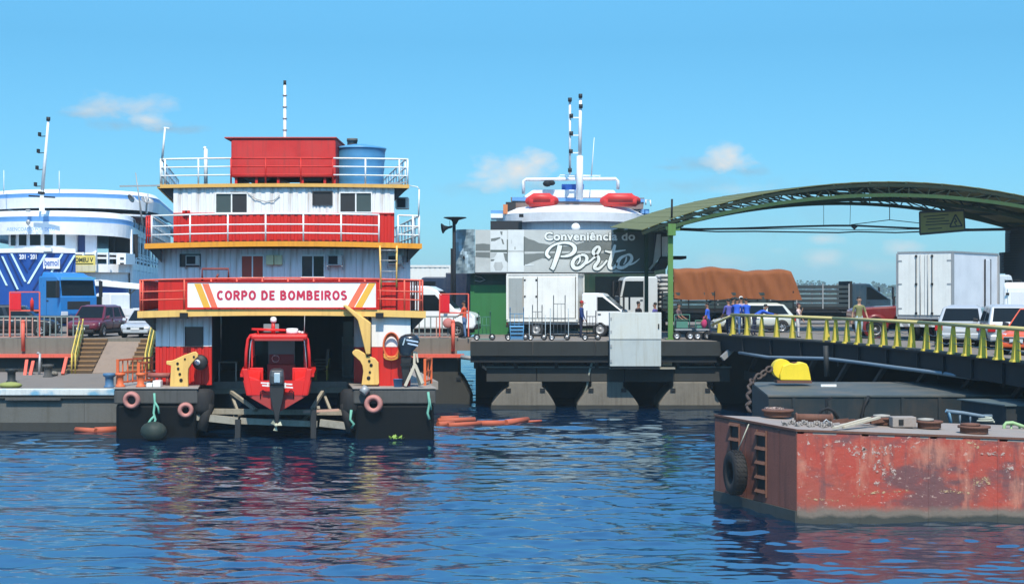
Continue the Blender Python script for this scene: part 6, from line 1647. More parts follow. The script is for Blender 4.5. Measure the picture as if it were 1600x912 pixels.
for px0, px1, lab in ((112, 124, 'yellow handrail on the railing side of the stair ramp'), (227, 238, 'yellow handrail of the stair ramp beside the fire station')):
    hr = thing('handrail', lab, 'handrail', (X(px0, ya), ya, PZ), 0, 'yellow handrails of the stair ramp')
    x0, x1 = X(px0, ya), X(px1, yb)
    for k, dx in enumerate((0, .17)):
        for h in (.95, .5):
            b = B(); b.tube((x0 + dx, ya, PZ + h), (x1 + dx, yb + .1, QZ + h), .035, n=6); b.build('rail', M_HAND, hr)
        for u in (0, .5, 1):
            b = B(); x = x0 + (x1 - x0) * u + dx; y = ya + (yb - ya) * u; z = PZ + (QZ - PZ) * u
            b.tube((x, y, z), (x, y, z + .97), .035, n=6); b.build('post', M_HAND, hr)
# small gear on the landing pontoon
for i, (px, pyb, pyt, tilt, lab) in enumerate(((38, 593, 563, 4, 'salmon post leaning on the quay wall, nearest the edge of the picture'), (46, 593, 565, 6, 'salmon post leaning on the quay wall next to the first'), (98, 585, 559, 6, 'salmon post leaning on the wall at the foot of the stair ramp'))):
    b = B(); b.bar(P(px, pyb, 71.5), P(px + tilt, pyt, 72.5), .14, .14); tag(b.build('leaning_post', M_SALMON), lab, 'post', 'salmon posts leaning on the quay wall')
b = B(); b.tube(P(61, 590, 72), P(62.5, 552, 72), .06, n=8); b.path([P(62.5, 552, 72), P(59, 551, 72), P(58, 553, 72)], .05, 6); tag(b.build('pipe_stand', M_GALV), 'upright pale pipe with a hooked top on the landing pontoon', 'pipe')
for px, Yb_, m_, lab in ((18, 66, M_TEAL, 'dark teal bollard on the landing pontoon near the edge of the picture'), (75, 70, M_BANDGRY, 'dark grey bollard on the landing pontoon below the railing'), (171, 62.4, mat('blue_bollard_paint', (.06, .16, .30), .5, .3), 'blue bollard on the landing pontoon beside the orange gate')):
    b = B(); b.lathe([(0, 0), (.24, 0), (.22, .06), (.17, .1), (.17, .42), (.26, .48), (.26, .58), (0, .6)], (X(px, Yb_), Yb_, PZ), n=14); tag(b.build('bollard', m_), lab, 'bollard', 'bollards on the landing pontoon')
b = B()
for k in range(10):
    b.ball((X(88 + random.uniform(-8, 8), 71), 71 + random.uniform(-.3, .3), PZ + .1), random.uniform(.08, .2), None, random.uniform(.06, .14), 6, 4)
o = b.build('rubble', M_CONC); o['kind'] = 'stuff'
b = B(); b.ball((X(16, 62), 62, PZ + .12), .5, .3, .14, 10, 6); tag(b.build('green_bundle', plain('yellow_green_bundle', (.25, .28, .08), .8)), 'small yellow green bundle on the edge of the landing pontoon', 'bundle')
# ------------------------------------------------------------------ railings of the upper quay
M_RAILG = mat('grey_green_rail', (.20, .25, .24), .5, .35, (.12, .08, .05), .2)
M_RAILP = mat('faded_pink_rail', (.46, .27, .22), .55, .35, (.16, .09, .06), .2)
def quay_rail(label, px0, px1, Y, step, h=1.08):
    t = thing('quay_railing', label, 'railing', (X(px0, Y), Y, QZ), 0, 'barred railings along the landing')
    x0, x1 = X(px0, Y), X(px1, Y)
    b = B(); b.bar((x0, Y, QZ + h), (x1, Y, QZ + h), .07); b.build('top_rail', M_RAILG, t)
    b = B(); b.bar((x0, Y, QZ + .09), (x1, Y, QZ + .09), .06); b.build('bottom_rail', M_RAILP, t)
    mg = B().bar((0, 0, .1), (0, 0, h - .03), .055).mesh('bar', M_RAILG); mp_ = B().bar((0, 0, .1), (0, 0, h - .03), .055).mesh('bar', M_RAILP)
    n = int((px1 - px0) / step)
    for i in range(n + 1):
        px = px0 + i * step
        pink = (int(px) // 27) % 3 != 2 if px < 75 else (i % 5 == 4)
        inst('bar', mp_ if pink else mg, t, wloc(t, (X(px, Y), Y + random.uniform(-.01, .01), QZ)), (0, random.uniform(-.015, .015), 0))
    return t
quay_rail('long grey and pink barred railing in front of the black car and the blue lorry', -22, 124, 75.9, 9.1)
quay_rail('short barred railing in front of the white passenger van', 646, 716, 75.9, 9.0)
for px, lab in ((36, 'tall salmon post standing at the quay edge below the red panel and black car'), (708, 'tall salmon post standing at the quay edge below the person in orange')):
    b = B(); b.tube(P(px, 548, 75.6), P(px, 503, 75.6), .09, n=8); b.ball(P(px, 502.5, 75.6), .1); tag(b.build('salmon_post', M_SALMON), lab, 'post', 'salmon posts at the quay edge')
# fire points: a frame with a red panel and an extinguisher
def fire_point(px0, px1, pxa, pxb, pxe, pyt, pyb, Y, label, gl):
    t = thing('fire_point', label, 'fire point', (X(px0, Y), Y, QZ), 0, 'red fire points on the quay railing')
    for i, px in enumerate((px0, px1)):
        b = B(); b.bar(P(px, pyt, Y), (X(px, Y), Y, QZ + (.1)), .06); b.build('post', M_SALMON, t)
    b = B(); b.bar(P(px0, pyt, Y), P(px1, pyt, Y), .05); b.build('top_bar', M_SALMON, t)
    b = B(); b.bar(P(px0, pyb, Y), P(px1, pyb, Y), .07); b.build('bottom_bar', M_SALMON, t)
    b = B(); b.box(X(pxa, Y), X(pxb, Y), Y - .06, Y + .02, Z(pyb - 1, Y), Z(pyt + 1.5, Y)); b.build('red_panel', mat('bright_red_panel', (.68, .015, .025), .4, .15), t)
    if pxe:
        b = B(); c = P(pxe, pyb - 1, Y - .05); b.lathe([(0, 0), (.09, 0), (.09, .45), (.04, .52), (.03, .6), (0, .6)], c, n=12); b.build('extinguisher', M_RED, t)
fire_point(15.5, 62, 16, 33, 50, 456, 485, 75.8, 'red panel and extinguisher in a pink frame above the railing by the black car', 0)
fire_point(687, 732, 688, 702.5, None, 459, 488.5, 75.8, 'red panel in a pink frame above the railing by the white passenger van', 0)
b = B(); b.lathe([(0, 0), (.24, 0), (.26, .05), (.22, .1), (.1, .14), (0, .14)], (X(700, 75.7), 75.75, Z(505, 75.7)), (0, -1, .3), n=14); tag(b.build('siren_cover', mat('dull_pink_cover', (.45, .16, .14), .6, .3)), 'dull pink round cover fixed to the railing under the red panel by the van', 'cover')
# ================================================================== KIOSK
Ysn = 82.6
kz = thing('kiosk', 'dark green convenience kiosk under a wide grey printed sign', 'kiosk', (X(885, 92), 92, QZ))
M_KGREEN = mat('green_wall_paint', (.035, .17, .055), .55, .25, (.02, .05, .02), .25)
M_KDARK = mat('dark_green_wall', (.012, .045, .03), .6, .3)
Yk = 92
x0, x1 = X(736, Yk), X(1040, Yk)
zt = Z(425, Yk)
Yg = 83.3
b = B(); b.box(X(735, Yg), X(800, Yg), Yg, Yg + .12, QZ, Z(445, Yg)); b.build('green_wall', M_KGREEN, kz)
b = B(); b.box(X(735, Yg), X(800, Yg), Yg - .02, Yg + .12, Z(445, Yg) + .003, zt + .6); b.build('painted_shade_band', M_KDARK, kz)  # sign's shade on the green wall, put in as a darker green
b = B(); b.box(X(800, Yg) - .12, X(800, Yg) - .005, Yg + .125, Yk - .01, QZ, zt + .55); b.box(X(735, Yg), X(735, Yg) + .12, Yg + .125, Yk - .01, QZ, zt + .55); b.build('return_wall', M_KDARK, kz)
b = B(); b.box(X(796, Yk) + .003, x1, Yk, Yk + .12, QZ, zt + .6); b.build('dark_wall', M_KDARK, kz)
b = B(); b.box(x0, x0 + .12, Yk + .12, Yk + 5, QZ, zt + .6); b.box(x1 - .12, x1, Yk + .12, Yk + 5, QZ, zt + .6); b.box(x0, x1, Yk + 5, Yk + 5.12, QZ, zt + .6); b.build('side_wall', M_KDARK, kz)
b = B(); b.box(X(930, Yk), X(1000, Yk), Yk - .05, Yk + .02, QZ + .9, Z(432, Yk)); b.build('shop_window', M_GLASS, kz)
b = B(); b.box(x0 - .2, X(920, Yg), Ysn + .15, Yk + 5.2, zt + .6, zt + .75); b.build('roof', M_STEELD, kz)
b = B(); b.box(X(920, Yg) + .01, x1 + .2, Ysn + .15, 85.4, zt + .6, zt + .75); b.build('roof', M_STEELD, kz)
b = B(); b.path([P(742, 430, Yg - .1), P(752, 433, Yg - .1), P(758, 437, Yg - .1), P(750, 440, Yg - .1), P(742, 438, Yg - .1)], .03, 5); b.build('cable_loop', M_GALV, kz)
# sign
Ysn = 82.6
ks = thing('shop_sign', 'wide grey printed sign reading conveniencia do porto above the kiosk', 'sign', (X(875, Ysn), Ysn, Z(426, Ysn)))
M_PALE = mat('print_pale_grey', (.44, .46, .44), .5, .12, (.4, .42, .4), .18); M_MID = mat('print_mid_grey', (.15, .165, .155), .5, .15, (.14, .15, .14), .1); M_DK = mat('print_dark_grey', (.075, .095, .085), .5, .15); M_LT = mat('print_white_grey', (.58, .61, .60), .5, .12, (.5, .5, .5), .1)
sx0, sx1 = X(742.5, Ysn), X(1022, Ysn); sz0, sz1 = Z(425.5, Ysn), Z(359, Ysn)
def ipx(zx, zy):           # zoom coordinates of the sign close-up -> photo pixels
    return 690 + zx * 160 / 1327, 330 + zy * 110 / 912
def ip2(zx, zy): return 840 + zx * 220 / 1600, 350 + zy * 90 / 655
def sheet(name, pts, m, lay, parent=ks, Y=Ysn):
    b = B(); b.prism([(X(p[0], Y), Z(p[1], Y)) for p in pts], Y - .004 * lay - .003, Y - .004 * (lay - 1) - .0035 if lay > 1 else Y + .01); return b.build(name, m, parent)
b = B(); b.box(sx0, sx1, Ysn, Ysn + .12, sz0, sz1); b.build('board', M_PALE, ks)
sheet('print_hill', [ipx(440, 425), ipx(540, 418), ipx(628, 428), ipx(628, 512), ipx(440, 512)], M_MID, 1)
sheet('print_water', [ipx(440, 530), ipx(628, 530), ipx(628, 605), ipx(440, 590)], M_MID, 1)
sheet('print_hill', [ipx(1070, 325), ipx(1130, 360), ipx(1200, 378), ipx(1260, 410), ipx(1327, 420), ip2(120, 232), ip2(210, 262), ip2(380, 250), ip2(560, 196), ip2(720, 190), ip2(860, 186), ip2(860, 300), ip2(0, 312), ipx(1070, 520)], M_MID, 1)
sheet('print_water', [ipx(1070, 552), ipx(1200, 548), ip2(0, 330), ip2(860, 330), ip2(860, 420), ip2(300, 400), ip2(60, 390), ipx(1327, 600), ipx(1190, 650), ipx(1070, 700)], M_MID, 1)
sheet('painted_shadow', [ip2(862, 62), ip2(1325, 62), ip2(1325, 540), ip2(960, 540), ip2(862, 500)], M_DK, 1)  # canopy's shadow on the sign, painted as a dark sheet
for q_, m_ in (((632, 250, 845, 512), M_LT), ((862, 240, 1066, 510), M_LT), ((632, 530, 845, 785), M_LT), ((858, 532, 1066, 786), M_LT)):
    a_ = ipx(q_[0], q_[1]); c_ = ipx(q_[2], q_[3])
    sheet('print_tile', [a_, (c_[0], a_[1]), c_, (a_[0], c_[1])], m_, 2)
for q_ in ((632, 500, 850, 530), (845, 365, 858, 660), (1064, 330, 1074, 700)):
    a_ = ipx(q_[0], q_[1]); c_ = ipx(q_[2], q_[3]); sheet('print_gap', [a_, (c_[0], a_[1]), c_, (a_[0], c_[1])], M_DK, 3)
sheet('print_shape', [ipx(640, 355), ipx(755, 335), ipx(765, 350), ipx(690, 385), ipx(640, 388)], M_MID, 3)
sheet('print_shape', [ipx(755, 262), ipx(790, 262), ipx(785, 315), ipx(768, 300)], M_MID, 3)
sheet('print_shape', [ipx(770, 352), ipx(795, 365), ipx(812, 430), ipx(790, 425)], M_MID, 3)
sheet('print_shape', [ipx(636, 620), ipx(690, 622), ipx(672, 645), ipx(636, 648)], M_MID, 3)
sheet('print_shape', [ipx(632, 535), ipx(720, 540), ipx(680, 600), ipx(632, 612)], mat('print_soft_grey', (.42, .44, .43), .5, .15), 3)
sheet('print_shape', [ipx(690, 660), ipx(780, 655), ipx(800, 720), ipx(770, 770), ipx(700, 770), ipx(672, 710)], MATS['print_soft_grey'], 3)
sheet('print_shape', [ipx(800, 540), ipx(845, 545), ipx(845, 650), ipx(825, 640)], M_MID, 3)
sheet('print_streak', [ipx(900, 370), ipx(908, 370), ipx(910, 420), ipx(902, 420)], MATS['print_soft_grey'], 3)
sheet('print_streak', [ipx(946, 460), ipx(956, 460), ipx(956, 495), ipx(946, 495)], M_MID, 3)
sheet('print_streak', [ipx(1080, 690), ipx(1200, 684), ipx(1190, 698), ipx(1080, 708)], M_LT, 3)
# wrapped end with creased blue grey cloth
M_CREASE = mat('blue_grey_cloth', (.20, .27, .30), .7, .3, (.08, .1, .1), .2); M_CREASEL = mat('pale_blue_cloth', (.36, .48, .54), .7, .2)
b = B(); gx, gz = 14, 14; pts = []
rr_ = random.Random(9)
for j in range(gz + 1):
    for i in range(gx + 1):
        u, v = i / gx, j / gz
        px = 706 + (742 - 706) * u; py = 427 + (358 - 427) * v
        y = Ysn + .02 + .9 * (1 - u) ** 2 + .07 * math.sin(u * 13 + v * 9) * math.sin(v * 11 - u * 4) + rr_.uniform(-.02, .02)
        pts.append((X(px, Ysn), y, Z(py, Ysn)))
f = [(j * (gx + 1) + i, j * (gx + 1) + i + 1, (j + 1) * (gx + 1) + i + 1, (j + 1) * (gx + 1) + i) for j in range(gz) for i in range(gx)]
b.add(pts, f)
for k, fc in enumerate(b.f):
    i, j = k % gx, k // gx
    u, v = i / gx, j / gz
    if abs(v - (.95 - 1.1 * u)) < .10 + .08 * math.sin(i * 1.7) and u < .75: b.m[k] = 1
b.build('wrapped_end', [M_CREASE, M_CREASEL], ks)
b = B(); b.box(sx0 - .02, sx1 + .02, Ysn - .02, Ysn + .14, sz0 - .08, sz0 - .005); b.build('bottom_trim', M_BLACK, ks)
# brush lettering
def stroke(b, pts, wd, y0, y1, grow=0.0):
    """ribbon of varying width along a smooth line (photo pixels)"""
    P_ = [Vector((p[0], p[1])) for p in pts]
    out = []; ws = []
    n = len(P_)
    for i in range(n - 1):
        p0, p1, p2, p3 = P_[max(i - 1, 0)], P_[i], P_[i + 1], P_[min(i + 2, n - 1)]
        for k in range(6):
            t = k / 6
            out.append(0.5 * ((2 * p1) + (p2 - p0) * t + (2 * p0 - 5 * p1 + 4 * p2 - p3) * t * t + (3 * p1 - p0 - 3 * p2 + p3) * t ** 3))
            ws.append(wd[i] * (1 - t) + wd[i + 1] * t)
    out.append(P_[-1]); ws.append(wd[-1])
    V_ = []
    m = len(out)
    for i in range(m):
        d = out[min(i + 1, m - 1)] - out[max(i - 1, 0)]
        d = d.normalized() if d.length > 1e-6 else Vector((1, 0))
        nrm = Vector((-d.y, d.x)); w = ws[i] / 2 + grow
        e = d * (-grow if i == 0 else (grow if i == m - 1 else 0))
        V_.append((out[i] + nrm * w + e, out[i] - nrm * w + e))
    vs = []
    for a, c in V_:
        vs += [(X(a.x, Ysn), y0, Z(a.y, Ysn)), (X(c.x, Ysn), y0, Z(c.y, Ysn)), (X(a.x, Ysn), y1, Z(a.y, Ysn)), (X(c.x, Ysn), y1, Z(c.y, Ysn))]
    fs_ = []
    for i in range(m - 1):
        a, c = i * 4, i * 4 + 4
        fs_ += [(a, a + 1, c + 1, c), (a + 2, c + 2, c + 3, a + 3), (a, c, c + 2, a + 2), (a + 1, a + 3, c + 3, c + 1)]
    fs_ += [(0, 2, 3, 1), ((m - 1) * 4, (m - 1) * 4 + 1, (m - 1) * 4 + 3, (m - 1) * 4 + 2)]
    b.add(vs, fs_)
def Z2(l): return [ip2(*p) for p in l]
k_ = 220 / 1600
M_LETT = mat('letter_white_grey', (.72, .75, .72), .5, .1)
LET = {
 'P': [(Z2([(255, 240), (235, 320), (205, 410), (175, 490), (160, 515)]), [52, 52, 50, 46, 44]),
       (Z2([(140, 385), (105, 350), (110, 310), (150, 262), (215, 226), (300, 212), (375, 222), (420, 262), (415, 312), (370, 350), (310, 366), (262, 368)]), [34, 36, 38, 26, 24, 26, 34, 44, 46, 36, 26, 18])],
 'o': [(Z2([(490, 352), (425, 392), (396, 450), (420, 498), (480, 494), (540, 440), (560, 385), (530, 352), (490, 352)]), [24, 36, 44, 42, 34, 34, 36, 30, 24]),
       (Z2([(482, 372), (478, 420), (446, 462)]), [14, 22, 8]), (Z2([(535, 455), (590, 425), (640, 380)]), [20, 20, 24])],
 'r': [(Z2([(640, 385), (682, 330), (705, 285), (690, 258), (655, 275), (630, 320), (655, 352), (690, 375), (690, 420), (655, 470), (650, 500), (690, 508), (740, 470), (790, 410)]), [24, 30, 32, 28, 30, 36, 34, 32, 36, 40, 38, 34, 24, 22])],
 't': [(Z2([(880, 235), (862, 300), (835, 390), (815, 460), (830, 500), (870, 492), (905, 440)]), [26, 40, 46, 44, 38, 30, 22]), (Z2([(765, 305), (830, 320), (920, 308), (1000, 296)]), [18, 26, 22, 10])],
 'o2': [(Z2([(1010, 352), (945, 385), (910, 440), (920, 490), (975, 492), (1040, 445), (1070, 390), (1050, 350), (1010, 350)]), [22, 34, 42, 42, 34, 34, 36, 30, 22]),
        (Z2([(1010, 372), (1000, 420), (975, 460)]), [14, 20, 8]), (Z2([(1040, 465), (1100, 440), (1160, 392)]), [20, 18, 6])]}
for nm, strokes in LET.items():
    b = B()
    for i, (pts, wd) in enumerate(strokes): stroke(b, pts, [w * k_ for w in wd], Ysn - .034 - .001 * i, Ysn - .026, 1.35)
    b.build('letter_outline', M_DK, ks)
    b = B()
    for i, (pts, wd) in enumerate(strokes): stroke(b, pts, [w * k_ for w in wd], Ysn - .060 - .001 * i, Ysn - .037)
    b.build('letter', M_LETT, ks)
a_ = ip2(75, 184); c_ = ip2(1108, 184)
for gr, m_, dy in ((.075, M_DK, .030), (.035, M_LETT, .045)):
    text_mesh('lettering', 'Conveniência do', .62, m_, ks, facing(wloc(ks, (X(a_[0], Ysn), Ysn - dy, Z(a_[1], Ysn)))), bold=gr * .5, thick=.005, fit=X(c_[0], Ysn) - X(a_[0], Ysn), spacing=1.05)
# pale folded bracket and black awning arm at the end of the sign
b = B(); b.prism([(X(1026, Ysn), Z(366, Ysn)), (X(1032, Ysn), Z(366, Ysn)), (X(1032, Ysn), Z(400, Ysn)), (X(1016, Ysn), Z(422, Ysn)), (X(1012, Ysn), Z(421, Ysn)), (X(1020, Ysn), Z(412, Ysn))], Ysn - .2, Ysn - .05); b.build('end_bracket', M_GALV, ks)
b = B(); b.prism([(X(1032, Ysn), Z(403, Ysn)), (X(1046, Ysn), Z(402, Ysn)), (X(1040, Ysn), Z(420, Ysn)), (X(1018, Ysn), Z(424, Ysn))], Ysn - .4, Ysn + .6); b.build('end_panel', M_BLACK, ks)
b = B(); b.box(X(1023, Ysn), X(1046, Ysn), Ysn - .05, Ysn + .5, Z(402, Ysn), Z(355, Ysn)); b.build('end_box', M_DARK, ks)
b = B(); b.box(X(1034, Ysn), X(1045, Ysn), Ysn - .12, Ysn - .05, Z(401, Ysn), Z(370, Ysn)); b.build('white_notice', M_WHITE, ks)
# loudspeaker pole
lp = thing('loudspeaker_pole', 'dark pole with a horn loudspeaker and flat disc beside the kiosk sign', 'loudspeaker', (X(709.5, 82.2), 82.2, QZ))
Yl = 82.2
b = B(); b.tube((X(709.5, Yl), Yl, QZ), P(709.5, 345, Yl), .09, n=8); b.box(X(704, Yl), X(712, Yl), Yl + .1, Yl + .3, QZ, Z(388, Yl)); b.build('pole', M_STEELD, lp)
b = B(); b.lathe([(0, 0), (.08, .0), (.2, .22), (.62, .34), (.6, .38), (0, .40)], P(711, 347, Yl) - Vector((0, 0, .12)), n=18); b.build('disc', M_STEELD, lp)
b = B(); b.lathe([(.05, 0), (.07, .2), (.14, .38), (.28, .52), (.28, .54), (.03, .3)], P(706, 354.5, Yl), (-1, -.25, -.18), n=14); b.build('horn', M_STEELD, lp)
b = B(); b.bar(P(704, 353, Yl), P(710, 355, Yl), .06); b.bar(P(702.5, 345, Yl), P(703, 354, Yl), .02); b.build('horn_bracket', M_STEELD, lp)
# ================================================================== ARCHED CANOPY OVER THE ROAD
ar = thing('arched_canopy', 'long arched canopy roof on dark green trusses over the roadway', 'canopy', (18, 78, QZ))
def arch_pts(Y, pxl, pxr, pyeave, pyapex, n=28, sk=0.0):
    """points of a shallow arch between two feet"""
    xl, xr = X(pxl, Y), X(pxr, Y); ze, za_ = Z(pyeave, Y), Z(pyapex, Y)
    h = za_ - ze; w = (xr - xl) / 2; Rr = (w * w + h * h) / (2 * h)
    a = math.asin(min(1, w / Rr)); xm = (xl + xr) / 2
    return [(xm + Rr * math.sin(-a + 2 * a * i / n), Y, za_ - Rr + Rr * math.cos(-a + 2 * a * i / n)) for i in range(n + 1)]
YA, YM, YZ = 74.0, 79.0, 83.0
n = 28
# top skin lines at three depths
topA = arch_pts(YA, 1003, 1772, 359, 283.5, n); topZ = arch_pts(YZ, 953, 1575, 355, 296, n)
botA = arch_pts(YA, 1040, 1740, 357, 305, n); botZ = arch_pts(82.0, 1032, 1592, 360, 318, n)
# roof skin in strips
M_ROOF = mat('faded_green_roof_sheet', (.15, .155, .055), .65, .5, (.08, .09, .04), .3)
M_TRUSS = mat('truss_green_paint', (.008, .02, .011), .7, .3, (.05, .04, .02), .2)
M_CHORD = mat('bright_green_chord', (.035, .085, .03), .6, .3, (.08, .06, .03), .2)
for i in range(n):
    b = B()
    m = 6
    rows = []
    for k in range(m + 1):
        u = k / m
        rows.append([tuple(Vector(topA[i + j]) * (1 - u) + Vector(topZ[i + j]) * u + Vector((0, 0, .012 if j == 0 else 0.0))) for j in (0, 1)])
    for k in range(m):
        a0, a1 = Vector(rows[k][0]), Vector(rows[k][1]); c0, c1 = Vector(rows[k + 1][0]), Vector(rows[k + 1][1])
        dn = Vector((0, 0, -.035))
        b.hexa([a0 + dn, a1 + dn, c1 + dn, c0 + dn, a0, a1, c1, c0])
    b.build('roof_sheet', M_ROOF, ar)
def truss(top, bot, name_m, chord_m, panels, dz=0.18, r=.055):
    n = len(top) - 1
    o = None
    tp = [Vector(p) - Vector((0, 0, dz)) for p in top]; bt = [Vector(p) for p in bot]
    b = B()
    for i in range(n): b.bar(tp[i], tp[i + 1], .13, .16)
    o = b.build('truss', name_m, ar)
    b = B()
    for i in range(n): b.bar(bt[i], bt[i + 1], .15, .17)
    b.build('bottom_chord', chord_m, o)
    def at(l, u):
        f = u * n; i = min(int(f), n - 1); return l[i] * (1 - (f - i)) + l[i + 1] * (f - i)
    for k in range(panels + 1):
        u = k / panels
        b = B(); b.bar(at(tp, u), at(bt, u), r * 1.2); b.build('web_post', name_m, o)
        if k < panels:
            u2 = (k + 1) / panels
            p, q_ = (at(tp, u), at(bt, u2)) if k % 2 else (at(bt, u), at(tp, u2))
            b = B(); b.bar(p, q_, r); b.build('web_diagonal', name_m, o)
truss(topA, botA, M_TRUSS, M_CHORD, 24)
topM = [tuple((Vector(a) * .5 + Vector(c) * .5)) for a, c in zip(topA, topZ)]
botM = [tuple((Vector(a) * .5 + Vector(c) * .5) + Vector((0, 0, .0))) for a, c in zip(botA, botZ)]
truss(topM, botM, M_GREEND, M_GREEND, 24)
topB = [(p[0], 82.0, p[2] - .05) for p in [tuple(Vector(a) * .11 + Vector(c) * .89) for a, c in zip(topA, topZ)]]
truss(topB, botZ, M_GREEND, M_GREEND, 24)
# purlins along the vault
for i in range(1, n, 2):
    b = B(); b.bar(Vector(topA[i]) - Vector((0, 0, .09)), Vector(topZ[i]) - Vector((0, 0, .09)), .08, .1); b.build('purlin', M_GREEND, ar)
# posts
def post(px, Y, pyt, m, w=.26):
    x = X(px, Y); b = B(); z1 = Z(pyt, Y)
    b.box(x - w / 2, x + w / 2, Y - w / 2, Y + w / 2, QZ, z1); b.box(x - w * .9, x + w * .9, Y - w * .9, Y + w * .9, QZ, QZ + .04); b.build('post', m, ar)
post(1047.5, 74.3, 349, M_GREENST, .24)
b = B(); b.tube(P(1049.5, 345, 74.2), P(1050, 311, 74.2), .05, n=6); b.build('spike', M_STEELD, ar)
b = B(); b.box(X(1043, 74.2), X(1055, 74.2), 73.9, 74.5, Z(368, 74.2), Z(350, 74.2)); b.box(X(1055, 74.2), X(1062, 74.2), 74.0, 74.4, Z(360, 74.2), Z(352, 74.2)); b.build('post_head', M_GREENST, ar)
post(1588, 82.0, 356, M_BLACK, .9)
post(1010, 82.2, 357, M_GREEND, .2)
post(1745, 74.3, 357, M_GREENST, .24)
b = B(); b.box(X(1012, 80), X(1050, 80), 74.6, 82.3, Z(361, 80), Z(357, 80)); b.build('eave_beam', M_GREEND, ar)
b = B(); b.box(X(1576, 82), X(1606, 82), 81.6, 83.2, Z(466, 82), Z(438, 82)); b.build('post_base', M_BLACK, ar)
# louvred speaker stacks on the far post
for (px0, px1, py0, py1, lab) in ((1574, 1597, 364, 394, 'a'), (1564.5, 1590, 394, 427, 'b')):
    t = thing('louvre_box', 'black louvred box hung high on the canopy post' if lab == 'a' else 'black louvred box hung below another on the canopy post', 'louvre box', (X((px0 + px1) / 2, 81), 81, Z(py1, 81)), 0, 'louvred boxes on the canopy post')
    b = B(); b.box(X(px0 + 4, 81), X(px1, 81), 81, 81.8, Z(py1, 81), Z(py0, 81)); b.build('case', M_BLACK, t)
    nl = 8
    for k in range(nl):
        pz = py0 + (py1 - py0) * (k + .5) / nl
        b = B(); b.box(X(px0, 81), X(px1, 81), 80.85, 81.0, Z(pz + 1.3, 81), Z(pz - .2, 81)); b.build('slat', M_TEAL, t)
# tie cables and hangers
YC = 76.0
tc_ = thing('tie_cables', 'thin dark tie cables stretched under the arched canopy', 'cables', P(1060, 358, YC))
def sag(pts, r, nm='cable', m=M_BLACK):
    b = B(); b.path([P(px, py, YC) for px, py in pts], r, 5); b.build(nm, m, tc_)
sag([(1056, 357), (1090, 358), (1150, 357), (1240, 354), (1300, 352.5), (1336, 352.5), (1390, 355), (1440, 357), (1520, 358.5), (1590, 357)], .05)
sag([(1058, 359), (1120, 362), (1180, 361.5), (1240, 362.5), (1310, 363.5), (1340, 362), (1400, 363.5), (1450, 361.5), (1590, 359)], .035)
sag([(1056, 360), (1130, 358.5), (1240, 357), (1340, 359), (1440, 358)], .02)
sag([(1330, 351), (1390, 343.5), (1436, 348.5)], .02)
sag([(1390, 307), (1390, 343.5)], .02, 'hanger'); sag([(1287, 319), (1287, 353)], .012, 'hanger'); sag([(1329, 318), (1328, 352)], .012, 'hanger')
b = B(); c = P(1335, 353.5, YC); b.prism([(c.x - .16, c.z), (c.x + .16, c.z), (c.x, c.z - .16)], YC - .1, YC + .1); b.build('clamp', M_BLACK, tc_)
# hanging warning sign
Yw = 75.5
ws_ = thing('warning_sign', 'hanging olive brown warning sign with a black triangle under the canopy', 'sign', P(1472, 366, Yw))
M_OLIVE = mat('olive_sign_face', (.22, .19, .05), .5, .3)
q4 = [(1437.5, 366), (1507.5, 360), (1506, 328.5), (1436.8, 331.5)]
b = B(); b.prism([(X(p[0], Yw), Z(p[1], Yw)) for p in q4], Yw, Yw + .06); b.build('board', M_OLIVE, ws_)
M_INK = plain('sign_black', (.012, .012, .01), .6)
b = B()
for p, q_ in zip(q4, q4[1:] + q4[:1]): b.bar(P(p[0], p[1], Yw), P(q_[0], q_[1], Yw), .05, .1)
b.build('frame', M_INK, ws_)
for (xa, ya, xb, yb) in ((1443, 338.5, 1482, 335.2), (1448, 342.6, 1476, 341), (1447, 347, 1483, 344.8), (1446, 351.6, 1485, 349.2), (1450, 357.8, 1472, 356.2)):
    b = B(); b.bar(P(xa, ya, Yw - .004), P(xb, yb, Yw - .004), .01, .045, up=(0, 0, 1)); b.build('text_line', M_INK, ws_)
tri = [(1493, 335), (1503.5, 353), (1484, 354.5)]
b = B()
for p, q_ in zip(tri, tri[1:] + tri[:1]): b.bar(P(*p, Yw - .006), P(*q_, Yw - .006), .012, .07)
b.bar(P(1492, 341, Yw - .006), P(1495, 346, Yw - .006), .012, .06); b.bar(P(1495, 346, Yw - .006), P(1491, 347, Yw - .006), .012, .06); b.bar(P(1491, 347, Yw - .006), P(1494.5, 352.5, Yw - .006), .012, .05)
b.build('triangle', M_INK, ws_)
b = B(); b.tube(P(1441, 331, Yw), P(1441, 316, Yw), .015, n=5); b.tube(P(1503, 328, Yw), P(1503, 318, Yw), .015, n=5); b.build('hanger', M_INK, ws_)
# ================================================================== FERRY WITH THE BLUE BOW
M_FWH = mat('ferry_white', (.80, .82, .84), .35, .12, (.4, .38, .34), .15); M_FBL = mat('ferry_blue_hull', (.016, .075, .32), .35, .2, (.05, .06, .1), .15)
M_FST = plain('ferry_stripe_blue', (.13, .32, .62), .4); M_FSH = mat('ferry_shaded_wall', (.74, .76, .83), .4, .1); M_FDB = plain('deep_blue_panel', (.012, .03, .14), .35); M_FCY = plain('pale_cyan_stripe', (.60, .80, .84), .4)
f1 = thing('ferry', 'large white and blue river ferry with a striped blue bow behind the landing', 'ferry', (X(62, 106), 106, 0))
xc = X(62, 106)
AX = -0.16                                   # the hull runs back and to the side
def plan_arc(hw, yf, depth, n=30, back=30):
    """outline of a deck, rounded towards the bow: from one side round the front to the other"""
    pts = []
    for i in range(n + 1):
        a = math.pi * i / n
        x = -hw * math.cos(a); y = yf + depth * (1 - math.sin(a) ** .8)
        pts.append((xc + x, y))
    return pts
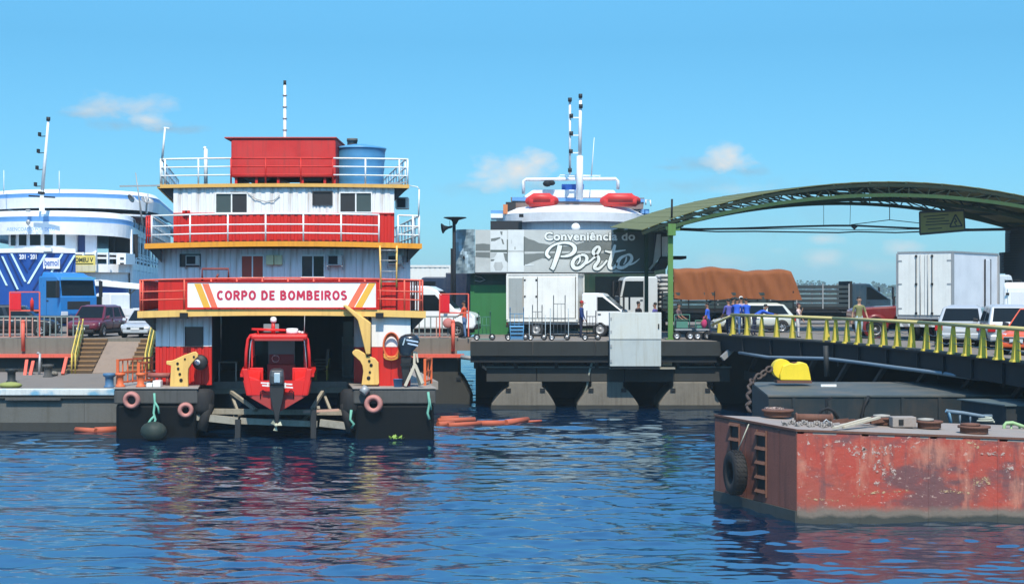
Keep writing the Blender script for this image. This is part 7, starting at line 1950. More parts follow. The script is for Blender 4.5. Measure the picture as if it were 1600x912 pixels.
def band(name, m, outl, z0, z1, parent, lean=0.0, dz=None, thick=.12, back=34):
    shear = AX
    """a wall that follows a rounded outline, then straight sides running aft; lean pushes the top outward"""
    pts = [(outl[0][0] + shear * back, outl[0][1] + back)] + outl + [(outl[-1][0] + shear * back, outl[-1][1] + back)]
    b = B(); n = len(pts); v = []
    cy_ = outl[0][1]
    for i, (x, y) in enumerate(pts):
        d = dz(i / (n - 1)) if dz else 0.0
        nx, ny = x - xc, (y - cy_ - 2)
        l = math.hypot(nx, ny) or 1
        ox, oy = nx / l, min(0, ny / l)
        if i in (0, n - 1): oy = 0; ox = math.copysign(1, nx)
        v += [(x, y, z0 + d), (x + ox * lean, y + oy * lean, z1 + d), (x - ox * thick, y - oy * thick, z0 + d), (x + ox * (lean - thick), y + oy * (lean - thick), z1 + d)]
    f = []
    for i in range(n - 1):
        a, c = 4 * i, 4 * i + 4
        f += [(a, c, c + 1, a + 1), (a + 2, a + 3, c + 3, c + 2), (a + 1, c + 1, c + 3, a + 3), (a, a + 2, c + 2, c)]
    b.add(v, f)
    return b.build(name, m, parent)
Yfr = 106
def FZ(py): return Z(py, Yfr)
def FX(px): return X(px, Yfr)
hw1 = FX(185) - xc; hw2 = FX(203) - xc
def crown(u): return -.22 * (2 * u - 1) ** 2
# decks (floors)
def deck(hw, yf, dep, z, m, back=34, t=.12):
    o = plan_arc(hw, yf, dep)
    poly = [(o[0][0] + AX * back, o[0][1] + back)] + o + [(o[-1][0] + AX * back, o[-1][1] + back)]
    b = B(); b.prism(poly, z - t, z, 'z'); b.build('deck', m, f1)
o1 = plan_arc(hw1, Yfr, 3.4); o2 = plan_arc(hw2, Yfr + 4, 4.5)
deck(hw1 - .1, Yfr + .1, 3.4, FZ(395), M_FWH); deck(hw1 - .05, Yfr + .1, 3.4, FZ(362), M_FWH); deck(hw2 - .1, Yfr + 4.1, 4.5, FZ(334) + .25, M_FWH); deck(hw2 - .1, Yfr + 4.1, 4.5, FZ(302), M_FWH)
# main visor with the blue line
band('visor', M_FWH, o1, FZ(366), FZ(346), f1, .10, crown)
band('visor_stripe', M_FST, o1, FZ(345.8), FZ(338), f1, .06, crown, thick=.10)
band('visor_top', M_FWH, o1, FZ(337.8), FZ(329), f1, -.12, crown)
# top house
band('upper_visor', M_FWH, o2, FZ(327) + .32, FZ(310) + .32, f1, .14, crown)
band('upper_stripe', M_FST, o2, FZ(309.8) + .32, FZ(303) + .32, f1, .05, crown, thick=.10)
band('upper_top', M_FWH, o2, FZ(302.8) + .32, FZ(296.5) + .32, f1, -.25, crown)
o3 = plan_arc(hw2 - 1.0, Yfr + 6.2, 4.2)
band('upper_house', mat('dull_red_wall', (.22, .07, .06), .5, .2), o3, FZ(340), FZ(324), f1)
# wheelhouse front
o4 = plan_arc(FX(112) - xc, Yfr + .55, .9)
band('wheelhouse', M_FWH, o4, FZ(396), FZ(362), f1, back=9)
for (a, c) in ((3, 18.5), (22.5, 38), (41.5, 61), (64.5, 80), (83, 98)):
    xa, xb = FX(a), FX(c); 
    def yw(x):
        k = min(1, abs(x - xc) / (FX(112) - xc)); return Yfr + .55 + .9 * (1 - math.sin(math.acos(k)) ** .8) - .03
    b = B(); b.hexa([(xa, yw(xa), FZ(384)), (xb, yw(xb), FZ(384)), (xb, yw(xb) + .05, FZ(384)), (xa, yw(xa) + .05, FZ(384)), (xa, yw(xa), FZ(364.5)), (xb, yw(xb), FZ(364.5)), (xb, yw(xb) + .05, FZ(364.5)), (xa, yw(xa) + .05, FZ(364.5))])
    o = b.build('window', M_FWH, f1)
    b = B(); e = .05; b.hexa([(xa + e, yw(xa) - .02, FZ(384) + e), (xb - e, yw(xb) - .02, FZ(384) + e), (xb - e, yw(xb), FZ(384) + e), (xa + e, yw(xa), FZ(384) + e), (xa + e, yw(xa) - .02, FZ(364.5) - e), (xb - e, yw(xb) - .02, FZ(364.5) - e), (xb - e, yw(xb), FZ(364.5) - e), (xa + e, yw(xa), FZ(364.5) - e)]); b.build('pane', M_GLASS, o)
b = B(); b.box(FX(112.5), FX(124), Yfr + 1.5, Yfr + 1.6, FZ(396), FZ(367)); b.build('door', M_FDB, f1)
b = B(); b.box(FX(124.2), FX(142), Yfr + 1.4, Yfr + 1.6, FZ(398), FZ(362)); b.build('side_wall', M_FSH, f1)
b = B(); b.box(FX(142.2), FX(190), Yfr + 4.6, Yfr + 4.7, FZ(400), FZ(362)); b.build('dark_opening', M_BLACK, f1)
# bow bulwark with rails on the fore deck
o5 = plan_arc(hw1, Yfr, 3.4)
band('bulwark', M_FWH, o5, FZ(425), FZ(412), f1, 0, None)
band('bulwark_rail', M_FWH, o5, FZ(404), FZ(401), f1, 0, None, thick=.06)
band('bulwark_rail', M_FWH, o5, FZ(397), FZ(394), f1, 0, None, thick=.06)
band('lower_hull_side', M_FWH, plan_arc(hw1 - .15, Yfr + .3, 3.4), FZ(447), FZ(425) - .01, f1)
band('hull_side', M_FBL, plan_arc(hw1 - .3, Yfr + .5, 3.4), -.4, FZ(447) - .01, f1)
deck(hw1 - .1, Yfr + .2, 3.4, FZ(424), M_FWH)
for px, lab in ((128, 0), (147, 0), (166, 0)):
    b = B(); b.box(FX(px), FX(px + 2.2), Yfr + .1 + .3 * lab, Yfr + .5, FZ(413), FZ(394)); b.build('rail_post', M_FWH, f1)
b = B(); b.box(FX(176), FX(191), Yfr + 1.0, Yfr + 3.6, FZ(412) - .02, FZ(395)); b.build('corner_bulwark', M_FWH, f1)
for i in range(2):
    b = B(); b.box(FX(182), FX(188), Yfr + .95, Yfr + 1.0, FZ(404 + i * 8.5), FZ(401.5 + i * 8.5)); b.build('slot', M_BLACK, f1)
# side gallery running aft: rails, posts, dark doorways
xs0 = xc + hw1; ys0 = Yfr + 3.4
def side(u, off=0): return (xs0 + AX * u * 34 + off, ys0 + u * 34)
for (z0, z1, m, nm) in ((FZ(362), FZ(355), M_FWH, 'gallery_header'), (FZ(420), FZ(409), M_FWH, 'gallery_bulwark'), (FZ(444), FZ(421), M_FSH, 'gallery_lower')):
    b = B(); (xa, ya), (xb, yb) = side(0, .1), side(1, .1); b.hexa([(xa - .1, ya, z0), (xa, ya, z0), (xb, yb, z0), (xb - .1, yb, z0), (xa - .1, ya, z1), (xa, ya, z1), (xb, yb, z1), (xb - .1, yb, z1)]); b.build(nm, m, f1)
b = B(); (xa, ya), (xb, yb) = side(0.02, -1.2), side(1, -1.2); b.hexa([(xa - .1, ya, FZ(440)), (xa, ya, FZ(440)), (xb, yb, FZ(440)), (xb - .1, yb, FZ(440)), (xa - .1, ya, FZ(362)), (xa, ya, FZ(362)), (xb, yb, FZ(362)), (xb - .1, yb, FZ(362))]); b.build('gallery_wall', M_DARK, f1)
for k in range(11):
    u = k / 10; x, y = side(u, .12)
    b = B(); b.box(x - .12, x + .02, y - .12, y + .12, FZ(444), FZ(356)); b.build('gallery_post', M_FWH, f1)
for k in range(3):
    b = B(); (xa, ya), (xb, yb) = side(0, .06), side(1, .06); zz = FZ(408 - 6 * k - 4); b.bar((xa, ya, zz), (xb, yb, zz), .06); b.build('gallery_rail', M_FWH, f1)
# white vent boxes along the upper side
for k in range(3):
    x, y = side(.05 + .13 * k, -.1)
    b = B(); b.box(x - .7, x, y - .6, y + .6, FZ(350), FZ(334) + .1 * k); b.build('vent_box', M_FWH, f1, bevel=.04)
    b = B(); b.box(x - .72, x + .02, y + .62, y + .9, FZ(352), FZ(338)); b.build('vent_gap', M_BLACK, f1)
for k in range(9):
    x, y = xc + hw2 - 1.1 + AX * k * 1.2, Yfr + 9.5 + k * 1.2
    b = B(); b.box(x - .06, x + .06, y - .06, y + .06, FZ(338), FZ(322)); b.build('stanchion', M_FWH, f1)
b = B(); x, y = xc + hw2 - 2.4, Yfr + 10; b.hexa([(x - .1, y, FZ(340)), (x, y, FZ(340)), (x + AX * 20, y + 20, FZ(340)), (x - .1 + AX * 20, y + 20, FZ(340)), (x - .1, y, FZ(322)), (x, y, FZ(322)), (x + AX * 20, y + 20, FZ(322)), (x - .1 + AX * 20, y + 20, FZ(322))]); b.build('inner_wall', M_DARK, f1)
# the flat blue bow with its stripes
Yw_ = 101.5
def WX(px): return X(px, Yw_)
def WZ(py): return Z(py, Yw_)
xm = WX(44)
def bow_y(px): return Yw_ + abs(px - 44) * .012
def bowquad(name, pts, m, off):
    b = B(); v = []
    for dy in (off, off + .05):
        for (px, py) in pts: v.append((WX(px), bow_y(px) - dy * 1.0 + (.05 if False else 0), WZ(py)))
    n_ = len(pts)
    b.add(v, [tuple(range(n_)), tuple(range(n_, 2 * n_))[::-1]] + [(i, (i + 1) % n_, n_ + (i + 1) % n_, n_ + i) for i in range(n_)]); return b.build(name, m, f1)
for pts in (((-24, 394.6), (44, 394.6), (44, 492), (-6, 492)), ((44, 394.6), (112, 394.6), (94, 492), (44, 492))):
    bowquad('bow_plate', pts, M_FBL, 0)
b = B()
b.hexa([(WX(-24), bow_y(-24) + .1, WZ(480)), (WX(44), Yw_ + .1, WZ(480)), (WX(112), bow_y(112) + .1, WZ(480)), (WX(44), Yw_ + 7, WZ(480)), (WX(-24), bow_y(-24) + .1, WZ(396)), (WX(44), Yw_ + .1, WZ(396)), (WX(112), bow_y(112) + .1, WZ(396)), (WX(44), Yw_ + 7, WZ(396))]); b.build('bow_body', M_FBL, f1)
for px0, px1, py0, py1, w, m in ((16, 40, 396, 440, 3.4, M_FCY), (0, 27, 400, 452, 3.2, M_FCY), (-18, 8, 398, 446, 3.2, M_FCY), (70, 44.5, 396, 443, 3.4, M_FCY), (94, 62, 396, 455, 3.2, M_FCY), (112, 86, 398, 444, 3.2, M_FCY),
                             (24, 43, 396, 425, 2.2, M_FDB), (8, 34, 396, 446, 2.4, M_FDB), (-6, 24, 396, 454, 2.2, M_FDB), (58, 46, 396, 420, 2.2, M_FDB), (82, 52, 396, 452, 2.4, M_FDB), (103, 72, 396, 456, 2.2, M_FDB)):
    bowquad('bow_stripe', ((px0 - w / 2, py0), (px0 + w / 2, py0), (px1 + w / 2, py1), (px1 - w / 2, py1)), m, .06)
b = B()
b.hexa([(WX(-26), bow_y(-24) - .1, WZ(395)), (WX(44), Yw_ - .1, WZ(394.4)), (WX(113), bow_y(112) - .1, WZ(395)), (WX(44), Yw_ + 5.5, WZ(395)), (WX(-26), bow_y(-24) - .1, WZ(388)), (WX(44), Yw_ - .1, WZ(387.5)), (WX(113), bow_y(112) - .1, WZ(388)), (WX(44), Yw_ + 5.5, WZ(388))]); b.build('bow_cap', M_FWH, f1)
b = B(); b.box(WX(67), WX(80), Yw_ + .05, Yw_ + .3, WZ(393), WZ(387)); b.build('bow_light_box', M_FWH, f1, bevel=.03)
b = B(); b.box(WX(65.5), WX(92), bow_y(78) - .2, bow_y(78) - .12, WZ(420), WZ(403)); o = b.build('name_plate', M_FWH, f1, bevel=.03)
text_mesh('lettering', 'bemol', .62, plain('logo_blue', (.05, .13, .42), .4), o, facing(wloc(f1, (WX(68), bow_y(78) - .21, WZ(415)))), bold=.012, thick=.004, fit=WX(90) - WX(68))
text_mesh('lettering', '201 · 201', .42, M_FWH, f1, facing(wloc(f1, (WX(31), Yw_ - .12, WZ(404.5)))), bold=.012, thick=.004, fit=WX(58) - WX(31))
text_mesh('lettering', 'ABENCOADO POR DEUS', .36, M_FST, f1, facing(wloc(f1, (FX(12), Yfr - .22, FZ(361)))), thick=.004, fit=FX(87) - FX(12))
# yellow banner on the bulwark
yb_ = Yfr + .3
b = B(); b.box(FX(113), FX(149), yb_ - .35, yb_ - .30, FZ(425), FZ(399)); o = b.build('banner', mat('yellow_banner', (.74, .62, .16), .5, .1), f1)
b = B(); b.box(FX(113.5), FX(148.5), yb_ - .36, yb_ - .352, FZ(424), FZ(414)); b.build('banner_print', mat('pale_banner_print', (.62, .60, .42), .5, .2), o)
text_mesh('lettering', 'LOMEU V', .4, plain('banner_ink', (.03, .05, .03), .5), o, facing(wloc(f1, (FX(114), yb_ - .36, FZ(409)))), bold=.014, thick=.004, fit=FX(146) - FX(114))
b = B(); b.bar((FX(115), yb_ - .36, FZ(412)), (FX(146), yb_ - .36, FZ(412)), .01, .06); b.build('banner_line', MATS['banner_ink'], o)
# mast, aerials, lamps
b = B(); b.loft([[P(61, 330, 104.5), P(70, 330, 104.5), P(70, 330, 105), P(61, 330, 105)], [P(63, 298, 104.5), P(68, 298, 104.5), P(68, 298, 105), P(63, 298, 105)]]); b.build('mast_foot', M_FWH, f1)
b = B(); b.tube(P(66, 300, 104.7), P(75.5, 188, 104.7), .13, .08, n=8); o = b.build('mast', M_FWH, f1)
b = B(); b.tube(P(75.3, 189, 104.7), P(75.6, 183, 104.7), .14, n=8); b.build('masthead_light', M_BLACK, o)
b = B(); b.bar(P(45, 306, 104.6), P(86, 308.5, 104.6), .12, .1); b.bar(P(60, 301, 104.6), P(69, 302, 104.6), .3, .18); b.build('crosstree', M_STEELD, o)
for px, py in ((62, 211), (60, 237), (58, 263), (55.5, 289)):
    b = B(); k = (300 - py) / 112; b.bar(P(px, py + 2.2, 104.7), P(66 + 9.5 * k, py + 1.8, 104.7), .05); b.box(X(px - 1.8, 104.7), X(px + 1.6, 104.7), 104.55, 104.85, Z(py + 2, 104.7), Z(py - 4, 104.7)); b.build('signal_light', M_STEELD, o)
for px, y0, y1 in ((6, 303, 266), (92.5, 300, 267)):
    b = B(); b.tube(P(px, y0, 110), P(px, y1, 110), .04, .02, n=5); b.build('aerial', M_FWH, f1)
b = B(); b.ball(P(44, 347, 105.6), .16, .12, .18); b.tube(P(44, 352, 105.7), P(44, 345, 105.7), .05); b.box(X(41, 105.6), X(47, 105.6), 105.5, 105.7, Z(331, 105.6), Z(327, 105.6)); b.build('bow_lamp', M_GALV, f1)
# dish aerials near the side
ds = thing('dish_aerial', 'thin aerial mast with two dish aerials beside the fire station deck', 'aerial', P(214, 345, 100))
Yd = 100
b = B(); b.tube(P(223, 352, Yd), P(212, 270, Yd), .07, .03, n=6); b.tube(P(228, 333, Yd), P(231, 303, Yd), .05); b.build('pole', M_GALV, ds)
for (px, py, r_, ax_) in ((229, 316, .42, (.35, -.4, .8)), (208, 308, .3, (-.5, -.5, -.4))):
    b = B(); b.lathe([(0, 0), (r_ * .5, .04), (r_ * .85, .12), (r_, .19), (r_ * .84, .13), (r_ * .48, .055), (0, .015)], P(px, py, Yd), ax_, n=18); b.build('dish', M_GALV, ds)
b = B(); b.bar(P(209, 308, Yd), P(217, 316, Yd), .05); b.bar(P(229, 318, Yd), P(224, 303, Yd), .04); b.box(X(227, Yd), X(229.5, Yd), Yd, Yd + .2, Z(333, Yd), Z(320, Yd)); b.build('arm', M_FWH, ds)
# ================================================================== FERRY BEHIND THE KIOSK
f2 = thing('ferry', 'white ferry with red life rafts and a tall signal mast behind the kiosk', 'ferry', (X(900, 116), 116, 0))
xc = X(897, 116); Yfr = 116
hwf = FX(1018) - xc
AX = 0.03
def band2(*a, **k): return band(*a, **k)
oA = plan_arc(hwf, Yfr, 5.0)
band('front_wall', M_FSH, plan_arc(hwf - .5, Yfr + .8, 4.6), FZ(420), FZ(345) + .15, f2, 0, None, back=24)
def crown2(u): return -.30 * (2 * u - 1) ** 2
band('visor', M_FWH, oA, FZ(345), FZ(331), f2, .12, lambda u: -.18 * (2 * u - 1) ** 2, back=24)
band('visor_top', M_FWH, plan_arc(hwf + .1, Yfr - .1, 5.0), FZ(330.8), FZ(319), f2, -1.3, crown2, back=24)
oD = plan_arc(hwf - 1.4, Yfr + 1.5, 4.6)
b = B(); b.prism([(p[0], p[1]) for p in [(oD[0][0], oD[0][1] + 24)] + oD + [(oD[-1][0], oD[-1][1] + 24)]], FZ(326), FZ(322), 'z'); b.build('deck', M_FWH, f2)
b = B(); b.box(FX(766), FX(816), Yfr + 1.0, Yfr + 1.1, FZ(362), FZ(344)); b.build('dark_opening', M_BLACK, f2)
# upper house with blue edges
b = B(); b.prism([(FX(800), FZ(322)), (FX(1012), FZ(322)), (FX(1014), FZ(304)), (FX(798), FZ(303))], Yfr + 4.0, Yfr + 14); b.build('upper_house', mat('ferry_brown_wall', (.22, .16, .14), .5, .2), f2)
b = B(); b.prism([(FX(800), FZ(309)), (FX(1014), FZ(311)), (FX(1014), FZ(306)), (FX(800), FZ(303))], Yfr + 3.9, Yfr + 3.99); b.build('edge_stripe', M_FST, f2)
b = B(); b.prism([(FX(815), FZ(304)), (FX(978), FZ(306)), (FX(965), FZ(291)), (FX(835), FZ(290))], Yfr + 4.4, Yfr + 12); b.build('top_house', M_FWH, f2, bevel=.05)
b = B(); b.box(FX(766), FX(786), Yfr + 2.5, Yfr + 6, FZ(331), FZ(326)); b.build('side_stripe', M_FST, f2)
b = B(); b.box(FX(766), FX(786), Yfr + 2.4, Yfr + 6, FZ(338), FZ(331.2)); b.build('side_bulwark', M_FWH, f2)
b = B(); b.box(FX(1008), FX(1019), Yfr + 2.5, Yfr + 6, FZ(331), FZ(324)); b.build('side_stripe', M_FST, f2)
b = B(); b.box(FX(786), FX(793), Yfr + 2, Yfr + 2.4, FZ(332), FZ(317)); b.build('orange_locker', mat('orange_locker_paint', (.62, .22, .08), .5), f2)
b = B(); b.box(FX(790), FX(806), Yfr + 3, Yfr + 3.9, FZ(326), FZ(312)); b.build('dark_locker', M_BLACK, f2)
for (a, c) in ((821, 873), (939, 1003)):
    b = B(); xa, xb = FX(a), FX(c); yy = Yfr + 1.6
    b.path([(xa + .35, yy, FZ(312)), (xa + .7, yy - .1, FZ(307)), (xb - .7, yy - .1, FZ(307)), (xb - .3, yy, FZ(312)), (xb - .6, yy + .9, FZ(312)), (xa + .6, yy + .9, FZ(312))], .36, 10, True)
    b.path([(xa + .3, yy - .1, FZ(314.5)), (xb - .3, yy - .1, FZ(314.5))], .34, 10)
    o = b.build('life_raft', mat('red_raft_rubber', (.62, .035, .03), .4, .15), f2)
    b = B(); b.bar((xa + .6, yy - .5, FZ(311)), (xb - .6, yy - .5, FZ(311)), .05, .1); b.build('grab_line', mat('dark_red_line', (.25, .01, .01), .5), o)
# railing frame and roof gear
b = B(); b.path([P(818, 303, 120), P(818, 283, 120), P(822, 280.5, 120), P(962, 279.5, 120), P(965.5, 283, 120), P(965.5, 296, 120)], .13, 8); b.build('roof_frame', M_FWH, f2)
b = B(); b.box(FX(882), FX(918), Yfr + 6, Yfr + 7, FZ(292), FZ(279)); b.build('blue_box', M_FBL, f2)
b = B(); b.bar(P(871, 277, 120.5), P(938, 277.5, 120.5), .14, .05); b.bar(P(875, 273.5, 120.5), P(938, 274.5, 120.5), .12, .07); b.bar(P(888, 275, 120.5), P(920, 275, 120.5), .3, .1)
for k in range(8): b.bar(P(874 + k * 9, 277, 120.5), P(875 + k * 9, 273.5, 120.5), .05)
b.build('radar_platform', M_FWH, f2)
b = B(); b.ball(P(855, 287, 120), .35, .3, .25, 8, 6); b.ball(P(862, 286, 120), .28, .25, .2, 8, 6); b.build('searchlight', M_STEELD, f2)
b = B(); b.tube(P(905.5, 312, 117.5), P(906, 244, 117.5), .27, .25, n=10); o = b.build('mast', M_FWH, f2)
b = B(); b.tube(P(906, 244, 117.5), P(907, 152, 117.5), .14, .12, n=8); b.build('topmast', M_FWH, o)
b = B(); b.tube(P(890.5, 272, 117.5), P(890.5, 157, 117.5), .09, n=6); b.build('signal_pole', M_FWH, o)
for py in (184, 211.5, 239):
    b = B(); b.bar(P(891, py, 117.5), P(907, py, 117.5), .09); b.build('mast_arm', M_FWH, o)
for px, py in ((890.5, 156), (892.5, 181), (892.5, 208.5), (892, 236.5), (890.5, 266), (907, 150), (907.5, 166)):
    b = B(); b.tube(P(px, py + 3, 117.4), P(px, py - 3, 117.4), .15, n=8); b.build('signal_light', M_BLACK, o)
b = B(); b.tube(P(924, 275, 119), P(928.5, 215, 119), .05, .02, n=5); b.build('aerial', M_FWH, f2)
b = B(); b.box(FX(811), FX(818), Yfr + .2, Yfr + .6, FZ(339), FZ(334)); b.build('square_lamp', M_STEELD, f2)
b = B(); b.lathe([(0, .3), (.3, .3), (.36, 0), (.3, -.05), (0, -.05)], P(899.5, 356, 115.6), (0, -1, .2), n=14); b.build('round_lamp', M_FWH, f2)
b = B(); b.path([P(1009, 320, 118), P(1009, 312, 118), P(1016, 313, 118), P(1017, 322, 118)], .06, 6); b.build('side_frame', M_FWH, f2)
# ================================================================== RED BARGE AND DARK PONTOON
rb = thing('red_barge', 'rusty red steel barge with flaking white marks and junk on its deck', 'barge', (12, 38, 0))
A = Vector((X(1117, 40.7), 40.7, 0)); Bc = Vector((X(1245, 36.8), 36.8, 0)); C = Vector((27.0, 36.8, 0)); D = Vector((27.0, 40.9, 0))
def btop(x): return 2.19 - (x - Bc.x) * .0375
def barge_mat():
    m = bpy.data.materials.new('flaking_red_barge_paint'); m.use_nodes = True
    t = m.node_tree; N, L = t.nodes, t.links; bs = N['Principled BSDF']
    tc_ = N.new('ShaderNodeTexCoord')
    def noise(sc, det, vec=None, rough=.6):
        n = N.new('ShaderNodeTexNoise'); n.inputs['Scale'].default_value = sc; n.inputs['Detail'].default_value = det; n.inputs['Roughness'].default_value = rough
        if vec is None: L.new(tc_.outputs['Object'], n.inputs['Vector'])
        else:
            mp = N.new('ShaderNodeMapping'); mp.inputs['Scale'].default_value = vec; L.new(tc_.outputs['Object'], mp.inputs[0]); L.new(mp.outputs[0], n.inputs['Vector'])
        return n.outputs['Fac']
    def rmp(s, a, c, k=1.0):
        r = N.new('ShaderNodeMapRange'); r.inputs[1].default_value = a; r.inputs[2].default_value = c; r.inputs[4].default_value = k; L.new(s, r.inputs[0]); return r.outputs[0]
    cur = None
    def mix(f, c1, c2):
        x = N.new('ShaderNodeMix'); x.data_type = 'RGBA'; L.new(f, x.inputs[0])
        for s, v in ((6, c1), (7, c2)):
            if isinstance(v, tuple): x.inputs[s].default_value = v + (1,)
            else: L.new(v, x.inputs[s])
        return x.outputs[2]
    c = mix(rmp(noise(.9, 6), .35, .65), (.42, .052, .030), (.33, .075, .048))
    c = mix(rmp(noise(1.3, 7, (.55, 1, 1.3)), .47, .58, .9), c, (.125, .058, .058))      # rusted patches
    c = mix(rmp(noise(2.6, 6, (.8, 1, .35)), .53, .66, .75), c, (.50, .20, .13))          # orange streaks
    c = mix(rmp(noise(1.0, 8, (4.5, 1, .5), .7), .54, .68, .7), c, (.11, .055, .055))   # dark runs
    c = mix(rmp(noise(5.0, 8, (1, 1, 1.4), .75), .585, .64, .85), c, (.56, .38, .31))      # flakes of pale paint
    sp = N.new('ShaderNodeSeparateXYZ'); L.new(tc_.outputs['Object'], sp.inputs[0])
    add = N.new('ShaderNodeMath'); add.operation = 'MULTIPLY_ADD'; L.new(noise(2.0, 5), add.inputs[0]); add.inputs[1].default_value = .25; L.new(sp.outputs[2], add.inputs[2])
    c = mix(rmp(add.outputs[0], .52, .36), c, (.17, .135, .105))                          # dried slime line
    c = mix(rmp(add.outputs[0], .30, .22), c, (.035, .036, .028))                         # wet belt
    L.new(c, bs.inputs['Base Color']); bs.inputs['Roughness'].default_value = .6
    bp = N.new('ShaderNodeBump'); bp.inputs['Strength'].default_value = .55; bp.inputs['Distance'].default_value = .03
    L.new(noise(7, 9), bp.inputs['Height']); L.new(bp.outputs[0], bs.inputs['Normal'])
    return m
M_BARGE = barge_mat()
M_BARGEL = mat('weathered_brown_plate', (.24, .092, .066), .7, .55, (.06, .032, .03), .6, .8, bump=.45, var=.3)
M_BTOP = mat('rusty_deck_plate', (.30, .265, .235), .75, .5, (.17, .09, .06), 0, 1.2, bump=.4, var=.2)
def up(v, z): return Vector((v.x, v.y, z))
# long side in welded plates
xs = [Bc.x, X(1345, 36.8), X(1452, 36.8), X(1560, 36.8), X(1690, 36.8), 16.0, 19, 22, 25, C.x]
for i in range(len(xs) - 1):
    a, c = xs[i] + .006, xs[i + 1] - .006
    b = B(); ncol = 8; nrow = 6; v = []
    rr_ = random.Random(i)
    for dy in (0, .12):
        for r_ in range(nrow + 1):
            for k in range(ncol + 1):
                x = a + (c - a) * k / ncol; z = -.6 + (btop(x) + .6) * r_ / nrow
                edge = k in (0, ncol) or r_ in (0, nrow)
                v.append((x, 36.8 + dy + (0 if edge or dy else .018 * math.sin(k * 1.3 + i) * math.sin(r_ * 1.1) + rr_.uniform(-.008, .008)), z))
    n1 = (ncol + 1) * (nrow + 1)
    f = [(r_ * (ncol + 1) + k, r_ * (ncol + 1) + k + 1, (r_ + 1) * (ncol + 1) + k + 1, (r_ + 1) * (ncol + 1) + k) for r_ in range(nrow) for k in range(ncol)]
    f += [tuple(n1 + q_ for q_ in fc)[::-1] for fc in f]
    b.add(v, f, True); b.build('side_plate', M_BARGE, rb)
    b = B(); b.box(c - .012, c + .024, 36.79, 36.85, -.5, btop(c) - .02); b.build('weld_seam', M_BARGE, rb)
# end plates
n = 5
for i in range(n):
    p = A + (Bc - A) * (i / n); q_ = A + (Bc - A) * ((i + 1) / n - .004)
    d = (Bc - A).normalized(); nn = Vector((-d.y, d.x, 0)) * .1
    zt0, zt1 = 2.24 - .05 * i / n, 2.24 - .05 * (i + 1) / n
    b = B(); b.hexa([up(p, -.6), up(q_, -.6), up(q_ - nn * -1, -.6), up(p + nn, -.6), up(p, zt0), up(q_, zt1), up(q_ + nn, zt1), up(p + nn, zt0)]); b.build('end_plate', M_BARGEL, rb)
d = (Bc - A).normalized(); nl = Vector((-d.y, d.x, 0)); nl = nl if nl.x < 0 else -nl
b = B(); b.hexa([up(A + nl * .03, -.5), up(Bc + nl * .03, -.5), up(Bc, -.5), up(A, -.5), up(A + nl * .05, .26), up(Bc + nl * .05, .26), up(Bc, .26), up(A, .26)]); b.build('wet_belt', mat('wet_slime_belt', (.06, .062, .055), .4, .4, (.02, .02, .016), .3), rb)
b = B(); b.hexa([up(A, -.5), up(Bc, -.5), up(C, -.5), up(D, -.5), up(A, 2.235), up(Bc, 2.185), up(C, btop(C.x) - .005), up(D, btop(D.x) + .05)]); b.build('hull_core', M_BARGEL, rb) if False else None
b = B(); b.add([up(A, 2.24), up(Bc, 2.19), up(C, btop(C.x)), up(D, btop(D.x) + .05), up(A, 2.16), up(Bc, 2.11), up(C, btop(C.x) - .08), up(D, btop(D.x) - .03)], [(0, 1, 2, 3), (7, 6, 5, 4), (0, 4, 5, 1), (1, 5, 6, 2), (2, 6, 7, 3), (3, 7, 4, 0)]); b.build('deck_plate', M_BTOP, rb)
b = B(); b.bar(up(Bc, 2.19) + Vector((0, -.0, 0)), up(C, btop(C.x)), .05, .05); b.bar(up(A, 2.24), up(Bc, 2.19), .05, .05); b.build('deck_edge', M_RUST, rb)
# rusted ladder on the end, black sheets for the shade in its slots
def on_end(u, z, off=0): p = A + (Bc - A) * u + nl * off; return Vector((p.x, p.y, z))
for u0, zs_ in ((.27, (2.1, 1.72, 1.38)), (.60, (1.98, 1.62, 1.26, .9, .55))):
    for k in range(len(zs_) - 1):
        b = B(); a, c = u0 - .045, u0 + .045; z1, z0 = zs_[k] - .05, zs_[k + 1] + .04
        b.hexa([on_end(a, z0, .005), on_end(c, z0, .005), on_end(c, z0, -.01), on_end(a, z0, -.01), on_end(a, z1, .005), on_end(c, z1, .005), on_end(c, z1, -.01), on_end(a, z1, -.01)]); b.build('slot_shade', M_UNDER, rb)
    for k in range(len(zs_)):
        b = B(); a, c = u0 - .06, u0 + .06; z = zs_[k]
        b.hexa([on_end(a, z - .05, .09), on_end(c, z - .05, .09), on_end(c, z - .05, -.01), on_end(a, z - .05, -.01), on_end(a, z + .02, .05), on_end(c, z + .02, .05), on_end(c, z + .02, -.01), on_end(a, z + .02, -.01)]); b.build('ladder_rung', M_RUST, rb)
    for s_ in (-.055, .055):
        b = B(); b.bar(on_end(u0 + s_, .4, .02), on_end(u0 + s_, 2.05, .02), .04, .05); b.build('ladder_rail', M_RUST, rb)
